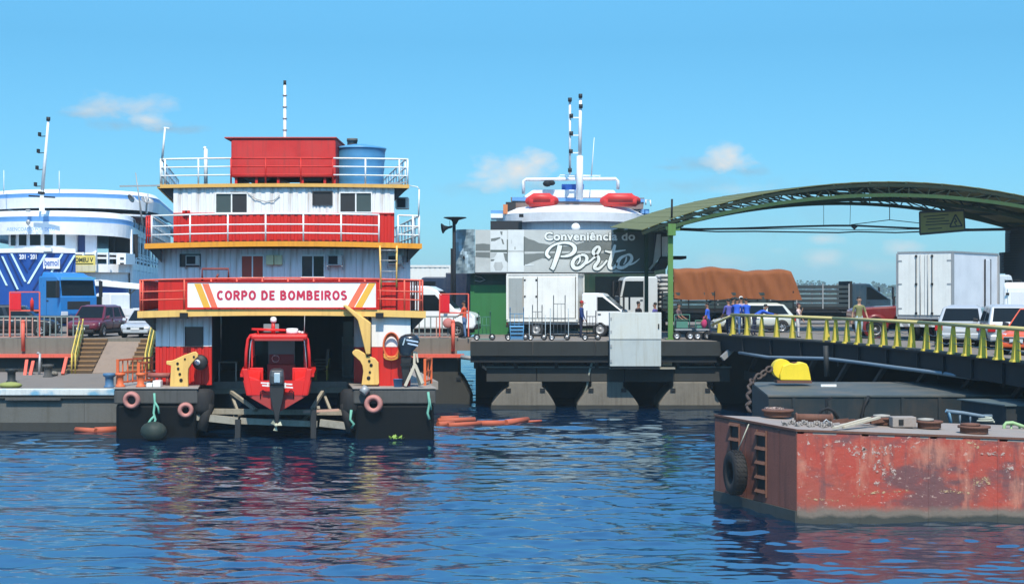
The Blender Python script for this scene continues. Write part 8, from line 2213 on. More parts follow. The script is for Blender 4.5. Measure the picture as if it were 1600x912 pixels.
# flaking white lettering and paint on the long side: thin chips of paint
M_CHIP = mat('flaking_white_paint', (.60, .47, .40), .7, .5, (.35, .12, .09), .6, 4); M_CHIPO = mat('flaking_ochre_paint', (.58, .42, .24), .7, .5, (.35, .12, .06), .4, 4)
for m_ in (M_CHIP, M_CHIPO):          # worn through: the paint is gone wherever the noise is low
    t_ = m_.node_tree; bs_ = t_.nodes['Principled BSDF']; n_ = t_.nodes.new('ShaderNodeTexNoise'); n_.inputs['Scale'].default_value = 13; n_.inputs['Detail'].default_value = 8; n_.inputs['Roughness'].default_value = .75
    r_ = t_.nodes.new('ShaderNodeMapRange'); r_.inputs[1].default_value = .49; r_.inputs[2].default_value = .60
    g_ = t_.nodes.new('ShaderNodeTexCoord'); t_.links.new(g_.outputs['Object'], n_.inputs['Vector']); t_.links.new(n_.outputs['Fac'], r_.inputs[0]); t_.links.new(r_.outputs[0], bs_.inputs['Alpha'])
rr_ = random.Random(21)
def chip(px0, py0, px1, py1, w, m=M_CHIP, n=7):
    w *= 1.5
    """a worn brush mark from one point to another, with ragged edges"""
    b = B(); pts = []
    for sd in (1, -1):
        rng_ = range(n + 1) if sd == 1 else range(n, -1, -1)
        for i in rng_:
            u = i / n
            dx, dy = px1 - px0, py1 - py0; l = math.hypot(dx, dy) or 1
            ww = w * (.5 + rr_.uniform(-.22, .22)) * sd
            pts.append((px0 + dx * u - dy / l * ww, py0 + dy * u + dx / l * ww))
    q_ = [P(a, c, 36.8) for a, c in pts]
    b.prism([(p.x, p.z) for p in q_], 36.793, 36.81); b.build('paint_mark', m, rb)
for mk in ((1326, 706, 1324, 694, 4), (1336, 712, 1340, 696, 8), (1346, 700, 1356, 699, 6), (1350, 716, 1354, 700, 7), (1364, 694, 1367, 712, 6), (1369, 713, 1378, 696, 4), (1380, 698, 1384, 710, 5), (1390, 694, 1392, 714, 4), (1396, 696, 1403, 695, 4), (1404, 696, 1405, 712, 5), (1414, 694, 1415, 712, 5), (1422, 698, 1430, 697, 4),
           (1363, 722, 1380, 720, 4), (1364, 724, 1368, 738, 5), (1372, 728, 1380, 724, 3), (1382, 726, 1380, 748, 4), (1388, 724, 1396, 727, 3), (1394, 730, 1398, 742, 4), (1390, 748, 1398, 744, 4), (1366, 752, 1374, 755, 5), (1386, 756, 1392, 755, 4), (1344, 714, 1343, 760, 1.6), (1300, 690, 1318, 688, 2.5), (1285, 697, 1300, 692, 2.2), (1316, 695, 1330, 690, 2.5), (1260, 684, 1264, 694, 2.5)):
    chip(*mk[:5])
for mk in ((1520, 752, 1548, 750, 8, M_CHIPO), (1524, 757, 1540, 756, 3, M_CHIP), (1510, 690, 1530, 692, 3, M_CHIPO), (1500, 700, 1530, 698, 3, M_CHIPO), (1530, 708, 1570, 709, 3, M_CHIP), (1552, 704, 1560, 712, 3, M_CHIP), (1566, 731, 1584, 732, 4, M_CHIP), (1570, 726, 1574, 738, 3, M_CHIP), (1415, 682, 1436, 681, 3, M_CHIP), (1350, 770, 1420, 766, 2.2, M_CHIPO), (1470, 766, 1515, 770, 2.5, M_CHIPO), (1262, 778, 1310, 782, 2, M_CHIPO), (1330, 776, 1345, 774, 2.5, M_CHIPO)):
    chip(*mk[:5], m=mk[5])
# tyre on the end with its hanger
tx = on_end(.40, .92, .30)
t = thing('tyre_fender', 'black truck tyre hanging on a white line at the brown end of the red barge', 'tyre', tx, 0, 'tyres hung along the hulls')
ax_ = Vector((-.97, -.16, 0)).normalized()
b = B(); prof = [(.30, -.15), (.50, -.17), (.555, -.10), (.56, 0), (.555, .10), (.50, .17), (.30, .15), (.27, .05), (.27, -.05), (.30, -.15)]; b.lathe(prof, tx, ax_, 30); b.build('tyre', M_RUB, t)
b = B()
e1 = ax_; zz = Vector((0, 0, 1)); e2 = ax_.cross(zz)
for k in range(30):
    a = 2 * math.pi * k / 30
    rd = e2 * math.cos(a) + zz * math.sin(a); tg = e2 * -math.sin(a) + zz * math.cos(a)
    for s_ in (-.085, .0, .085):
        c = Vector(tx) + rd * .562 + e1 * s_
        b.bar(c - tg * .035 + e1 * .02, c + tg * .035 - e1 * .02, .05, .018, up=rd)
b.build('tread', M_RUB, t)
b = B(); b.tube(on_end(.46, 2.16, .05), Vector(tx) + Vector((.05, 0, .52)), .016, n=5); b.build('line', M_ROPE, t)
# things on the barge deck
def dz_at(x, y): return btop(x) + .012 * (y - 36.8)
def on_deck(px, py):
    """point on the barge deck along a line of sight"""
    Y = 39.0
    for _ in range(6):
        x = X(px, Y); z = dz_at(x, Y); Y = (EYE - z) * F / (py - CY)
    return Vector((X(px, Y), Y, dz_at(X(px, Y), Y)))
def hatch(px, py, w, label, m=M_RUST, lid=True):
    c = on_deck(px, py); r = w * c.y / F / 2
    t = thing('deck_hatch', label, 'hatch', c, 0, 'round hatches on the barge deck')
    b = B(); b.lathe([(r * .85, 0), (r * .85, .12), (r, .13), (r, .18), (r * .86, .185), (0, .16)], c, n=24); b.build('coaming', M_RUST, t)
    if lid:
        b = B(); b.lathe([(0, 0), (r * .62, .0), (r * .6, .05), (0, .07)], c + Vector((-.08, .05, .18)), n=14); b.build('lid', m, t)
M_STONE = mat('grey_stone_lid', (.33, .31, .27), .8, .4)
hatch(1215, 650, 50, 'round rusty hatch near the brown end of the barge', M_CHIP)
hatch(1383, 662, 44, 'round rusty hatch in the middle of the barge deck', M_STONE)
hatch(1452, 668, 42, 'round rusty hatch with a grey stone on its lid', M_STONE)
hatch(1522, 676, 50, 'round rusty hatch with rope on it by the dark crate', M_RUST)
b = B(); c0, c1 = on_deck(1243, 658), on_deck(1300, 659); b.tube(c0 + Vector((0, 0, .1)), c1 + Vector((0, 0, .1)), .10, n=12); b.torus(c0 + Vector((.02, 0, .1)), (1, 0, 0), .1, .03, 12, 6); b.torus(c1 + Vector((-.02, 0, .1)), (1, 0, 0), .1, .03, 12, 6); tag(b.build('rusty_roller', M_RUST), 'rusty roller lying on the barge deck', 'roller')
b = B()
rr_ = random.Random(4); pp = []
for i in range(44):
    u = i / 43; c = on_deck(1222 + 82 * u, 661.5 + 4.5 * u + 2.4 * math.sin(u * 26)); pp.append(c + Vector((0, 0, .03)))
for i in range(43):
    c = (pp[i] + pp[i + 1]) / 2; d_ = (pp[i + 1] - pp[i]).normalized()
    b.torus(c, Vector((d_.y, -d_.x, .8 if i % 2 else -.4)), .055, .017, 8, 5)
dch = b.build('deck_chain', mat('grey_chain', (.30, .27, .24), .7, .4)); tag(dch, 'pale heap of chain along the edge of the barge deck beside the roller', 'chain'); dch['kind'] = 'stuff'
b = B(); c0, c1 = on_deck(1305, 664), on_deck(1370, 660)
for k in range(7):
    a = on_deck(1300 + k * 12, 661 + (k % 3)); b.bar(a + Vector((0, 0, .05)), a + Vector((rr_.uniform(.3, .7), rr_.uniform(-.15, .15), rr_.uniform(.05, .18))), .07, .08)
tag(b.build('scrap_timber', M_RUST), 'rusty scrap bars piled on the barge deck past the roller', 'scrap')
for k, (a_, c_) in enumerate((((1303, 672), (1358, 656)), ((1318, 671), (1372, 661)))):
    b = B(); b.bar(on_deck(*a_) + Vector((0, 0, .06)), on_deck(a_[0] + 60, a_[1] - 4) + Vector((0, .3, .22)), .09, .05); tag(b.build('loose_plank', M_TIMB), 'loose weathered plank leaning on scrap, ' + ('nearer the barge edge' if k == 0 else 'behind the first plank'), 'plank', 'loose planks on the barge')
b = B(); c = on_deck(1291, 666); b.path([c + Vector((-.06, 0, 0)), c + Vector((-.06, 0, .12)), c + Vector((0, 0, .17)), c + Vector((.06, 0, .12)), c + Vector((.06, 0, 0))], .02, 6); tag(b.build('deck_eye', M_GALV), 'small pale lifting eye on the edge of the barge deck', 'lifting eye')
b = B(); c = on_deck(1412, 668); b.box(c.x - .25, c.x + .35, c.y + .1, c.y + .5, c.z, c.z + .26); o = b.build('rusty_box', M_BTOP, bevel=.02); tag(o, 'low rusty box with an opening between two deck hatches', 'box')
b = B(); b.box(c.x - .1, c.x + .02, c.y + .08, c.y + .12, c.z + .06, c.z + .2); b.build('opening', M_UNDER, o).location = (-(o.location.x) + b.v[0][0] - b.v[0][0], 0, 0) if False else (0, 0, 0)
b = B(); c = on_deck(1292, 655)
b.bar(c, c + Vector((-.02, 0, .55)), .06); b.bar(c + Vector((.0, 0, .5)), c + Vector((.14, 0, .58)), .05); b.path([c + Vector((-.25, 0, .02)), c + Vector((-.14, 0, .24)), c + Vector((.02, 0, .3)), c + Vector((.18, 0, .22)), c + Vector((.28, 0, .02))], .05, 6); tag(b.build('bent_stanchion', M_STEELD), 'dark bent stanchion standing at the back edge of the barge', 'stanchion')
b = B(); c = on_deck(1540, 671)
pts = [c + Vector((.22 * math.cos(a) * (1 - a / 40), .12 * math.sin(a), .2 + a * .008)) for a in np.linspace(0, 14, 40)]; b.path(pts, .022, 5); tag(b.build('rope_coil', M_ROPE), 'pale rope coiled on the hatch by the dark crate', 'rope')
# dark crate, rails and pipes behind the barge
Yc_ = 43.5
cr = thing('dark_crate', 'dark teal steel box at the far edge of the picture behind the barge', 'crate', (X(1580, Yc_), Yc_ + 1, 1.2))
x0, x1 = X(1534, Yc_), X(1572, Yc_)
b = B(); b.hexa([(x1, Yc_, .8), (x1 + 3, Yc_, .8), (x1 + 3, Yc_ + 2.6, .8), (x0 + .12, Yc_ + 2.4, .8), (x1, Yc_, Z(634, Yc_)), (x1 + 3, Yc_, Z(634, Yc_)), (x1 + 3, Yc_ + 2.6, Z(634, Yc_)), (x0 + .12, Yc_ + 2.4, Z(634, Yc_))]); b.build('body', M_TEAL, cr)
b = B(); b.hexa([(x1 - .05, Yc_ - .06, Z(634, Yc_)), (x1 + 3, Yc_ - .06, Z(634, Yc_)), (x1 + 3, Yc_ + 2.6, Z(634, Yc_)), (x0 + .02, Yc_ + 2.5, Z(634, Yc_)), (x1 - .05, Yc_ - .06, Z(632, Yc_)), (x1 + 3, Yc_ - .06, Z(632, Yc_)), (x1 + 3, Yc_ + 2.6, Z(632, Yc_)), (x0 + .02, Yc_ + 2.5, Z(632, Yc_))]); b.build('lid', mat('grey_teal_lid', (.10, .14, .15), .5, .3), cr)
t = thing('pipe_rail', 'grey blue bent pipe rail behind the barge next to the dark crate', 'rail', P(1500, 660, 42.5))
b = B(); b.path([P(1478, 641, 42.5), P(1482, 643, 42.5), P(1486, 662, 42.5)], .05, 8); b.build('post', M_LTBLUE, t)
b = B(); b.path([P(1478, 642, 42.5), P(1505, 645, 42.5), P(1534, 650, 42.5), P(1550, 650, 42.5)], .055, 8); b.build('rail', mat('grey_blue_rail', (.14, .20, .25), .5, .3), t)
for px in (1500, 1516):
    b = B(); b.tube(P(px, 646, 42.5), P(px, 664, 42.5), .03, n=6); b.build('post', MATS['grey_blue_rail'], t)
t = thing('green_rail', 'pale green pipe rail in front of the dark crate', 'rail', P(1585, 680, 39.8))
b = B(); b.path([P(1569, 684, 39.8), P(1569, 664, 39.8), P(1572, 660.5, 39.8), P(1582, 660, 39.8), P(1605, 668, 39.8), P(1630, 676, 39.8)], .045, 8); b.build('rail', mat('pale_green_pipe', (.30, .46, .22), .5, .3), t)
for px, pt in ((1580, 662), (1593, 666), (1606, 670)):
    b = B(); b.tube(P(px, pt, 39.85), P(px, pt + 22, 39.85), .03, n=6); b.build('post', MATS['pale_green_pipe'], t)
pp_ = thing('dark_pontoon', 'dark teal steel pontoon under the bridge with the yellow fairlead on top', 'pontoon', (12, 50, 0))
Yp0, Yp1 = 48.0, 54.4
zt = 2.28
xl_f, xl_b = X(1201, Yp0), X(1175, Yp1)
b = B(); b.hexa([(xl_f, Yp0, -.5), (xl_f + 14, Yp0, -.5), (xl_b + 16, Yp1, -.5), (xl_b, Yp1, -.5), (xl_f, Yp0, zt - .06), (xl_f + 14, Yp0, zt - .06), (xl_b + 16, Yp1, zt - .02), (xl_b, Yp1, zt - .02)]); b.build('body', M_TEAL, pp_)
b = B(); b.add([(xl_f - .03, Yp0 - .04, zt - .055), (xl_f + 14, Yp0 - .04, zt - .055), (xl_b + 16, Yp1, zt - .015), (xl_b - .03, Yp1, zt - .015), (xl_f - .03, Yp0 - .04, zt), (xl_f + 14, Yp0 - .04, zt), (xl_b + 16, Yp1, zt + .04), (xl_b - .03, Yp1, zt + .04)], [(0, 3, 2, 1), (4, 5, 6, 7), (0, 1, 5, 4), (1, 2, 6, 5), (2, 3, 7, 6), (3, 0, 4, 7)]); b.build('deck_plate', mat('teal_deck_plate', (.075, .092, .092), .6, .5, (.2, .15, .1), .1), pp_)
for px in (1240, 1296, 1352, 1410, 1468):
    b = B(); x = X(px, Yp0); b.box(x - .05, x + .05, Yp0 - .06, Yp0, .6, zt - .08); b.build('stiffener', M_TEAL, pp_)
b = B(); b.bar((X(1212, Yp0), Yp0 - .05, 1.9), (X(1330, Yp0), Yp0 - .05, .7), .06, .14); b.build('diagonal', M_STEELD, pp_)
b = B(); b.path([P(1358, 618, 47.9), P(1350, 635, 47.9), P(1346, 650, 47.9), P(1352, 662, 47.9)], .05, 6); b.build('hose', M_STEELD, pp_)
b = B(); b.tube(P(1177, 601, 54.3), P(1195, 601, 53.4), .04); b.build('eye_bar', M_GALV, pp_)
b = B(); b.box(X(1282, 52), X(1306, 52), 51.9, 52.0, zt + .02, zt + .1); b.build('pale_strip', M_WHITE, pp_)
# yellow fairlead
Yf_ = 52.5
fl = thing('chain_fairlead', 'bright yellow chain fairlead with a round wheel on the dark pontoon', 'fairlead', P(1236, 595, Yf_))
def fa_(px, py): return (X(px, Yf_), Z(py, Yf_))
body = [(1217, 593), (1216.5, 584), (1221, 571), (1232, 566.5), (1240, 567.5), (1246, 566), (1252, 565.3), (1258, 567.5), (1261, 573), (1263.5, 585), (1265, 593.5)]
M_FAIR = mat('bright_yellow_paint', (.80, .60, .035), .45, .15, (.4, .25, .03), .12)
b = B(); b.prism([fa_(*p) for p in body], Yf_ - .30, Yf_ + .36); b.build('housing', M_FAIR, fl, bevel=.03)
c = P(1221.5, 576, Yf_); r_ = 15.4 * Yf_ / F
b = B(); b.lathe([(0, -.16), (r_ * .97, -.16), (r_, -.12), (r_, .30), (0, .32)], c, (0, 1, 0), n=36, smooth=False); b.build('wheel', M_FAIR, fl)
b = B(); b.box(X(1212, Yf_), X(1266, Yf_), Yf_ - .3, Yf_ + .4, Z(597.5, Yf_), Z(593.4, Yf_)); b.build('base', M_RUST, fl)
b = B(); b.box(X(1238, Yf_), X(1245, Yf_), Yf_ - .1, Yf_ + .2, Z(568, Yf_), Z(565.6, Yf_)); b.build('rust_patch', M_RUST, fl)
# chain from the fairlead down to the barge
b = B()
path_ = [P(1207, 573, 52.3), P(1196, 581, 52), P(1182, 590, 51.6), P(1172, 598, 50.5), P(1170, 610, 48), P(1169, 626, 45), P(1170, 645, 42)]
seg = []
for p, q_ in zip(path_[:-1], path_[1:]):
    L_ = (Vector((q_.x, 0, q_.z)) - Vector((p.x, 0, p.z))).length; n_ = max(1, int(L_ / .2))
    for k in range(n_): seg.append((p + (q_ - p) * ((k + .5) / n_), (q_ - p).normalized()))
for i, (c, d_) in enumerate(seg):
    side_ = Vector((0, 1, 0)) if i % 2 else Vector((d_.z, .3, -d_.x))
    nrm = d_.cross(side_).normalized() if i % 2 == 0 else Vector((0, 1, .2))
    u = d_; w = nrm.cross(u).normalized()
    pts = [c + u * (.17 * math.cos(a)) + w * (.085 * math.sin(a)) for a in [2 * math.pi * k / 10 for k in range(10)]]
    b.path(pts, .045, 5, True)
tag(b.build('mooring_chain', mat('brown_chain', (.07, .05, .042), .8, .4)), 'heavy rusty mooring chain running from the yellow fairlead down to the barge', 'chain')
# ================================================================== PEOPLE
SK1 = plain('brown_skin', (.27, .13, .075), .55); SK2 = plain('tan_skin', (.38, .21, .13), .55)
HAIRM = plain('black_hair', (.012, .010, .009), .6); SHOE = plain('dark_shoe', (.03, .028, .026), .6)
def cloth(n, c): return mat(n, c, .85, .1, streak=0, bump=.1)
FIG = []
def person(label, loc, head_deg, H, shirt, trousers, skin=SK1, lean=0, arms=((8, 8, 15), (8, 8, 15)), legs=((4, 6), (-4, 4)), hair=HAIRM, cap=None, shorts=False, sleeve=.5, long_hair=None, look=0, top_long=False, tuck=0):
    """facing -y; arms: (pitch forward, away from the body, elbow bend) for each side; legs: (hip pitch, knee bend)"""
    t = thing('person', label, 'person', loc, R(head_deg), 'people on the quay and the bridge')
    V = []; E = []; RR = []; TG = []
    def v(p, r, par=None, tg='torso', t_=0):
        V.append(Vector(p) * H); RR.append(r * H); TG.append((tg, t_))
        if par is not None: E.append((par, len(V) - 1))
        return len(V) - 1
    def down(pitch, abd=0, sx=0):
        return Vector((sx * math.sin(R(abd)), -math.sin(R(pitch)) * math.cos(R(abd)), -math.cos(R(pitch)) * math.cos(R(abd))))
    hz = 0
    for hp, kb in legs:
        hz = max(hz, .245 * math.cos(R(hp)) + .245 * math.cos(R(hp - kb)) + .04)
    pel = v((0, 0, hz), (.072, .058)[0])
    up = Vector((0, -math.sin(R(lean)), math.cos(R(lean))))
    fw = Vector((0, -math.cos(R(lean)), -math.sin(R(lean))))
    base = Vector((0, 0, hz))
    w1 = v(base + up * .09, .066, pel); c1 = v(base + up * .20, .078, w1); c2 = v(base + up * .275, .062, c1)
    nk = v(base + up * .325, .030, c2, 'skin')
    hu = Vector((0, -math.sin(R(lean * .4 + look)), math.cos(R(lean * .4 + look))))
    nb = base + up * .325
    h1 = v(nb + hu * .055 + Vector((0, -.008, 0)), .046, nk, 'skin'); h2 = v(nb + hu * .105 + Vector((0, -.004, 0)), .052, h1, 'skin'); h3 = v(nb + hu * .145, .036, h2, 'skin')
    hands = []
    for sx, (pt, ab, eb) in zip((-1, 1), arms):
        sh = base + up * .275 + Vector((sx * .105, 0, 0))
        s0 = v(base + up * .27 + Vector((sx * .065, 0, 0)), .048, c2); s1 = v(sh, .036, s0, 'arm', 0)
        d1 = down(pt, ab, sx); m1 = v(sh + d1 * .085, .030, s1, 'arm', .45); el = v(sh + d1 * .165, .024, m1, 'arm', .9)
        d2 = down(pt + eb, ab * .5, sx); fa = v(sh + d1 * .165 + d2 * .07, .022, el, 'arm', 1.3); wr = v(sh + d1 * .165 + d2 * .14, .016, fa, 'arm', 1.9)
        hd = v(sh + d1 * .165 + d2 * .175, .018, wr, 'skin'); kn = v(sh + d1 * .165 + d2 * .2, .015, hd, 'skin')
        hands.append((V[kn], d2, sx))
    for sx, (hp, kb) in zip((-1, 1), legs):
        hj = base + Vector((sx * .052, 0, -.02)); d1 = down(hp, 2, sx); d2 = down(hp - kb, 1, sx)
        l0 = v(hj, .056, pel, 'leg', 0); l1 = v(hj + d1 * .12, .050, l0, 'leg', .5); kn = v(hj + d1 * .235, .036, l1, 'leg', 1)
        l2 = v(hj + d1 * .235 + d2 * .09, .036, kn, 'leg', 1.4); an = v(hj + d1 * .235 + d2 * .215, .024, l2, 'leg', 1.9)
        f1_ = v(hj + d1 * .235 + d2 * .24 + Vector((0, -.03, -.0)), .023, an, 'foot'); v(hj + d1 * .235 + d2 * .245 + Vector((0, -.085, -.002)), .017, f1_, 'foot')
    zmin = min(p.z - r for p, r, g in zip(V, RR, TG) if g[0] == 'foot')
    V = [p - Vector((0, 0, zmin)) for p in V]; hands = [(p - Vector((0, 0, zmin)), d, s_) for p, d, s_ in hands]
    me = bpy.data.meshes.new('person_body'); bm = bmesh.new(); sl_ = bm.verts.layers.skin.verify()
    bv = []
    for i, p in enumerate(V):
        q_ = bm.verts.new(p); q_[sl_].radius = (RR[i] * (1.25 if TG[i][0] == 'torso' else 1), RR[i] * (.85 if TG[i][0] == 'torso' else 1)); q_[sl_].use_root = (i == 0); bv.append(q_)
    for a, c in E: bm.edges.new((bv[a], bv[c]))
    bm.to_mesh(me); bm.free()
    o = bpy.data.objects.new('body', me); COL.objects.link(o); o.parent = t
    o.modifiers.new('skin', 'SKIN').use_smooth_shade = True
    sb = o.modifiers.new('sub', 'SUBSURF'); sb.levels = 1; sb.render_levels = 1
    FIG.append((o, V, TG, H, hands, (shirt, trousers, skin, SHOE), shorts, sleeve, top_long))
    hc = V[h2]; hl_ = H * .052
    b = B()
    if hair:
        b.ball((hc.x, hc.y + .012 * H, hc.z + .028 * H), .050 * H, .053 * H, .046 * H, 14, 9)
        if long_hair: b.ball((hc.x, hc.y + .035 * H, hc.z - .01 * H), .052 * H, .042 * H, .075 * H, 12, 8)
        b.build('hair', long_hair or hair, t, local=True)
    if cap:
        b = B(); b.lathe([(.055 * H, .0), (.056 * H, .025 * H), (.045 * H, .055 * H), (.02 * H, .068 * H), (0, .07 * H)], (hc.x, hc.y, hc.z + .012 * H), n=16); b.hexa([(hc.x - .045 * H, hc.y - .03 * H, hc.z + .012 * H), (hc.x - .03 * H, hc.y - .115 * H, hc.z + .008 * H), (hc.x + .03 * H, hc.y - .115 * H, hc.z + .008 * H), (hc.x + .045 * H, hc.y - .03 * H, hc.z + .012 * H), (hc.x - .045 * H, hc.y - .03 * H, hc.z + .024 * H), (hc.x - .03 * H, hc.y - .115 * H, hc.z + .014 * H), (hc.x + .03 * H, hc.y - .115 * H, hc.z + .014 * H), (hc.x + .045 * H, hc.y - .03 * H, hc.z + .024 * H)]); b.build('cap', cap, t, local=True)
    return t
BLUE_S = cloth('royal_blue_shirt', (.03, .10, .50)); NAVY = cloth('navy_cloth', (.02, .025, .05)); JEAN = cloth('blue_jeans', (.10, .18, .32)); WHITEC = cloth('white_cap_cloth', (.7, .7, .66))
def onb(px, Y, z=BZ): return (X(px, Y), Y, z)
person('man in an olive T-shirt and pale denim shorts walking behind the yellow railing', onb(1342, 61.6), 8, 1.80, cloth('olive_shirt', (.20, .20, .085)), cloth('pale_denim', (.36, .46, .50)), SK2, 2, ((-6, 14, 14), (10, 16, 20)), ((10, 6), (-10, 8)), shorts=True, sleeve=.75)
person('woman in a pale pink top with dark red hair and a hand at her mouth', onb(1247, 67.4), 60, 1.50, cloth('pale_pink_top', (.62, .46, .42)), cloth('pale_trousers', (.50, .48, .46)), SK2, 3, ((35, 10, 120), (10, 6, 20)), ((8, 8), (-6, 4)), long_hair=plain('dark_red_hair', (.06, .014, .016), .6), sleeve=1.2)
person('man in a blue shirt seen from behind leaning on the sloping yellow rail', onb(1151, 71.0), 165, 1.74, BLUE_S, JEAN, SK1, 18, ((30, 8, 20), (34, 10, 25)), ((8, 10), (-4, 6)), sleeve=1.4)
person('man in a dull violet shirt standing at the end of the bridge railing', onb(1139, 71.8), 200, 1.66, cloth('violet_shirt', (.10, .10, .34)), NAVY, SK1, 6, ((18, 8, 30), (15, 8, 20)), sleeve=1.2)
person('person in a white cap behind the men in blue shirts', onb(1159, 72.4), 190, 1.76, cloth('lilac_shirt', (.36, .32, .46)), NAVY, SK1, 10, cap=WHITEC, sleeve=1.2)
person('man in a blue shirt bent double over the yellow rail', onb(1178, 70.6), 100, 1.74, BLUE_S, NAVY, SK1, 62, ((70, 6, 10), (66, 10, 20)), ((-8, 6), (14, 20)), sleeve=1.4)
person('man in a blue football shirt with a white number standing by the platform carts', (X(1107, 74.4), 74.4, QZ), 250, 1.78, BLUE_S, NAVY, SK1, 6, ((14, 8, 30), (10, 8, 25)), ((12, 10), (-12, 12)), sleeve=.8)
person('person in a dull mauve shirt behind the cart near the green post', (X(1058, 76), 76, QZ), 60, 1.72, cloth('mauve_shirt', (.14, .09, .10)), NAVY, SK1, 8, ((20, 8, 40), (20, 8, 40)))
person('man in a dark blue jacket and red cap beside the box truck cab', (X(908, 77.6), 77.6, QZ), 75, 1.82, cloth('dark_blue_jacket', (.02, .045, .16)), NAVY, SK1, 2, cap=cloth('red_cap', (.34, .02, .02)), sleeve=2)
person('dark haired person behind the tall white cabinet, nearer the kiosk', (X(997, 75), 75, QZ), 120, 1.82, cloth('black_shirt', (.015, .015, .017)), NAVY, SK1, 2)
person('person in a blue top behind the white cabinet next to the green post', (X(1024, 75.4), 75.4, QZ), 240, 1.76, cloth('blue_pink_top', (.09, .08, .26)), NAVY, SK1, 2)
person('person in an orange vest and blue jeans by the red panel on the landing', (X(726, 77), 77, QZ), 250, 1.84, cloth('orange_vest', (.60, .08, .03)), JEAN, SK1, 3, ((25, 10, 50), (20, 8, 40)), ((5, 4), (-5, 4)), sleeve=.8)
person('man in a navy shirt at the back of the group by the sloping yellow rail', onb(1145, 73.0), 150, 1.72, NAVY, JEAN, SK1, 4)
person('man in a blue shirt and khaki trousers standing past the bent over man', onb(1168, 72.0), 200, 1.70, BLUE_S, cloth('khaki', (.22, .18, .11)), SK1, 14, ((30, 8, 20), (26, 8, 20)), sleeve=1.0)
def finish_people():
    bpy.context.view_layer.update()
    dg = bpy.context.evaluated_depsgraph_get()
    done = [(f, bpy.data.meshes.new_from_object(f[0].evaluated_get(dg))) for f in FIG]
    for (o, V, TG, H, hands, mats, shorts, sleeve, top_long), me in done:
        o.modifiers.clear()
        b = B()
        for p, d, sx in hands:                       # five fingers of unequal length, slightly curled, and a thumb to the side
            d = d.normalized(); sd = d.cross(Vector((0, 0, 1)) if abs(d.z) < .9 else Vector((0, 1, 0))).normalized(); cu = sd.cross(d).normalized()
            for k, ln in enumerate((.030, .036, .034, .026)):
                r0 = p + sd * H * (.0075 * (k - 1.5)); r1 = r0 + d * H * ln * .55 + cu * H * .003; r2 = r1 + d * H * ln * .4 + cu * H * .010
                b.path([r0 - d * H * .01, r1, r2], [.0052 * H, .0046 * H, .0036 * H], 5)
            r0 = p - d * H * .022 + sd * H * .014 * sx; b.path([r0, r0 + sd * H * .012 * sx + d * H * .016, r0 + sd * H * .012 * sx + d * H * .030 + cu * H * .005], [.006 * H, .005 * H, .004 * H], 5)
        hd = [p for p, g in zip(V, TG) if g[0] == 'skin'][2]
        b.ball((hd.x, hd.y - .056 * H, hd.z - .018 * H), .008 * H, .014 * H, .012 * H, 6, 5)
        for s_ in (-1, 1):
            b.ball((hd.x + s_ * .053 * H, hd.y, hd.z - .012 * H), .006 * H, .012 * H, .018 * H, 6, 5)
        b.mi = 3
        for s_ in (-1, 1): b.ball((hd.x + s_ * .019 * H, hd.y - .0475 * H, hd.z - .002 * H), .006 * H, .004 * H, .004 * H, 6, 4)
        b.ball((hd.x, hd.y - .048 * H, hd.z - .040 * H), .016 * H, .004 * H, .0035 * H, 6, 4)
        for m in mats: me.materials.append(m)
        pts = [(p, g) for p, g in zip(V, TG)]
        for pl in me.polygons:
            c = pl.center
            g = min(pts, key=lambda q_: (q_[0] - c).length_squared)[1]
            k = 0
            if g[0] == 'skin': k = 2
            elif g[0] == 'foot': k = 3
            elif g[0] == 'arm': k = 0 if g[1] <= sleeve else 2
            elif g[0] == 'leg': k = 1 if (not shorts or g[1] < 1.2) else 2
            elif g[0] == 'torso' and c.z < V[0].z + .02 * H and (V[0] - c).length < .1 * H: k = 1
            pl.material_index = k; pl.use_smooth = True
        extra = b.mesh('extra', [mats[0], mats[1], mats[2], mats[3]])
        for pl in extra.polygons: pl.material_index = 3 if pl.material_index == 3 else 2
        bm = bmesh.new(); bm.from_mesh(me); bm.from_mesh(extra); bm.to_mesh(me); bm.free()
        o.data = me; me.name = 'person_body'
finish_people()
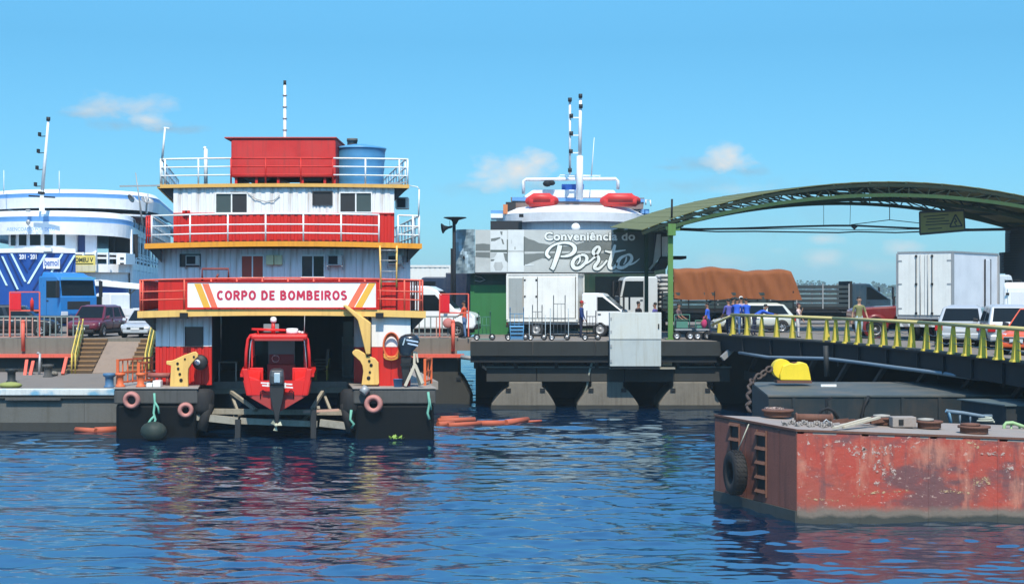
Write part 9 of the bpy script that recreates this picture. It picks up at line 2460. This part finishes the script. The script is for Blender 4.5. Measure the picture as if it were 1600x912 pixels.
# ================================================================== HAND CARTS
M_CG = mat('cart_green', (.07, .20, .15), .5, .3); M_CB = mat('cart_blue', (.10, .30, .50), .5, .3); M_CGY = mat('cart_grey', (.22, .24, .25), .5, .3)
def hand_cart(px0, px1, pyt, label, m, crate=None, side=False, Y=73.0, nb=3):
    t = thing('hand_cart', label, 'hand cart', (X((px0 + px1) / 2, Y), Y, QZ), 0, 'hand carts along the quay edge')
    hw = (px1 - px0) / 2 * Y / F; h = Z(pyt, Y) - QZ
    for s_ in (-1, 1):
        b = B(); b.path([(s_ * hw, 0, .1), (s_ * hw, .08, h * .8), (s_ * hw, .02, h), (s_ * hw, -.08, h + .02)], .022, 6); b.build('upright', m, t, local=True)
        wheel(t, s_ * (hw + .09), -.02, .16, .07, s_, M_RIM, nsp=0)
        if side:
            b = B(); b.prism([(-.2, .2), (.1, .2), (.14, h * .5), (.08, h * .72), (-.02, h * .72), (-.16, h * .5)], s_ * (hw + .14), s_ * (hw + .17), 'x'); b.build('side_guard', mat('cart_pale_guard', (.36, .44, .48), .5, .3), t, local=True)
    for k in range(nb):
        z = .3 + (h * .82 - .3) * k / (nb - 1); b = B(); b.tube((-hw, .05, z), (hw, .05, z), .018, n=6); b.build('cross_bar', m, t, local=True)
    for k in (-.33, .33):
        b = B(); b.tube((hw * k, .05, .3), (hw * k, .06, h * .82), .012, n=5); b.build('spindle', m, t, local=True)
    b = B(); b.box(-hw, hw, -.34, .04, .05, .08); b.build('toe_plate', m, t, local=True)
    if crate:
        b = B(); b.hexa([(-hw * .95, -.3, .1), (hw * .95, -.3, .1), (hw * .95, .0, .1), (-hw * .95, .0, .1), (-hw * 1.1, -.34, .7), (hw * 1.1, -.34, .7), (hw * 1.1, .02, .7), (-hw * 1.1, .02, .7)]); b.build('tray', crate, t, local=True, bevel=.03)
        b = B()
        for z in (.25, .42, .58): b.box(-hw * .9, hw * .9, -.36, -.3, z, z + .05)
        b.build('tray_rib', M_STEELD, t, local=True)
hand_cart(748, 766, 487, 'low green hand cart in front of the green kiosk wall', M_CG, None, False)
hand_cart(797, 818, 481, 'blue hand cart with a blue tray at the end of the box truck', M_CB, mat('blue_tray', (.12, .34, .58), .5, .2))
hand_cart(832, 847, 477, 'grey hand cart with pale side guards in front of the white truck doors', M_CGY, None, True)
hand_cart(865, 883, 462, 'tallest grey hand cart with long handles in front of the white truck box', M_CGY, None, True)
hand_cart(917, 931, 486, 'dark hand cart standing by the front wheel of the box truck', M_STEELD, None, False)
def platform_cart(px0, px1, label, m, rail, Y=74.0):
    t = thing('platform_cart', label, 'platform cart', (X((px0 + px1) / 2, Y), Y, QZ), 0, 'platform carts by the green post')
    hw = (px1 - px0) / 2 * Y / F
    b = B(); b.box(-hw, hw, -.35, .35, .46, .52); b.build('platform', M_GALV, t, local=True)
    for s_ in (-1, 1):
        for yy in (-.28, .28): wheel(t, s_ * hw * .8, yy, .2, .08, -1, M_RIM, nsp=0)
    b = B(); b.path([(-hw * .9, .32, .5), (-hw * .9, .36, rail), (hw * .9, .36, rail), (hw * .9, .32, .5)], .03, 6); b.tube((-hw * .9, .34, rail * .8), (hw * .9, .34, rail * .8), .02); b.build('push_bar', m, t, local=True)
    b = B(); b.box(-hw * .7, hw * .7, .3, .34, .56, rail * .74); b.build('back_board', m, t, local=True)
platform_cart(1054, 1080, 'green platform cart with a tall push bar next to the green post', M_CG, 1.2)
platform_cart(1087, 1107, 'lower grey green platform cart in front of the man in the blue football shirt', M_CG, .92)
b = B(); b.ball((X(1099, 74.6), 74.3, QZ + .78), .15, .14, .22, 10, 8); b.ball((X(1099, 74.6), 74.3, QZ + 1.04), .07, .06, .08, 8, 6); tag(b.build('pink_bag', cloth('magenta_cloth', (.42, .04, .12))), 'bright pink bag lying on the lower platform cart', 'bag')
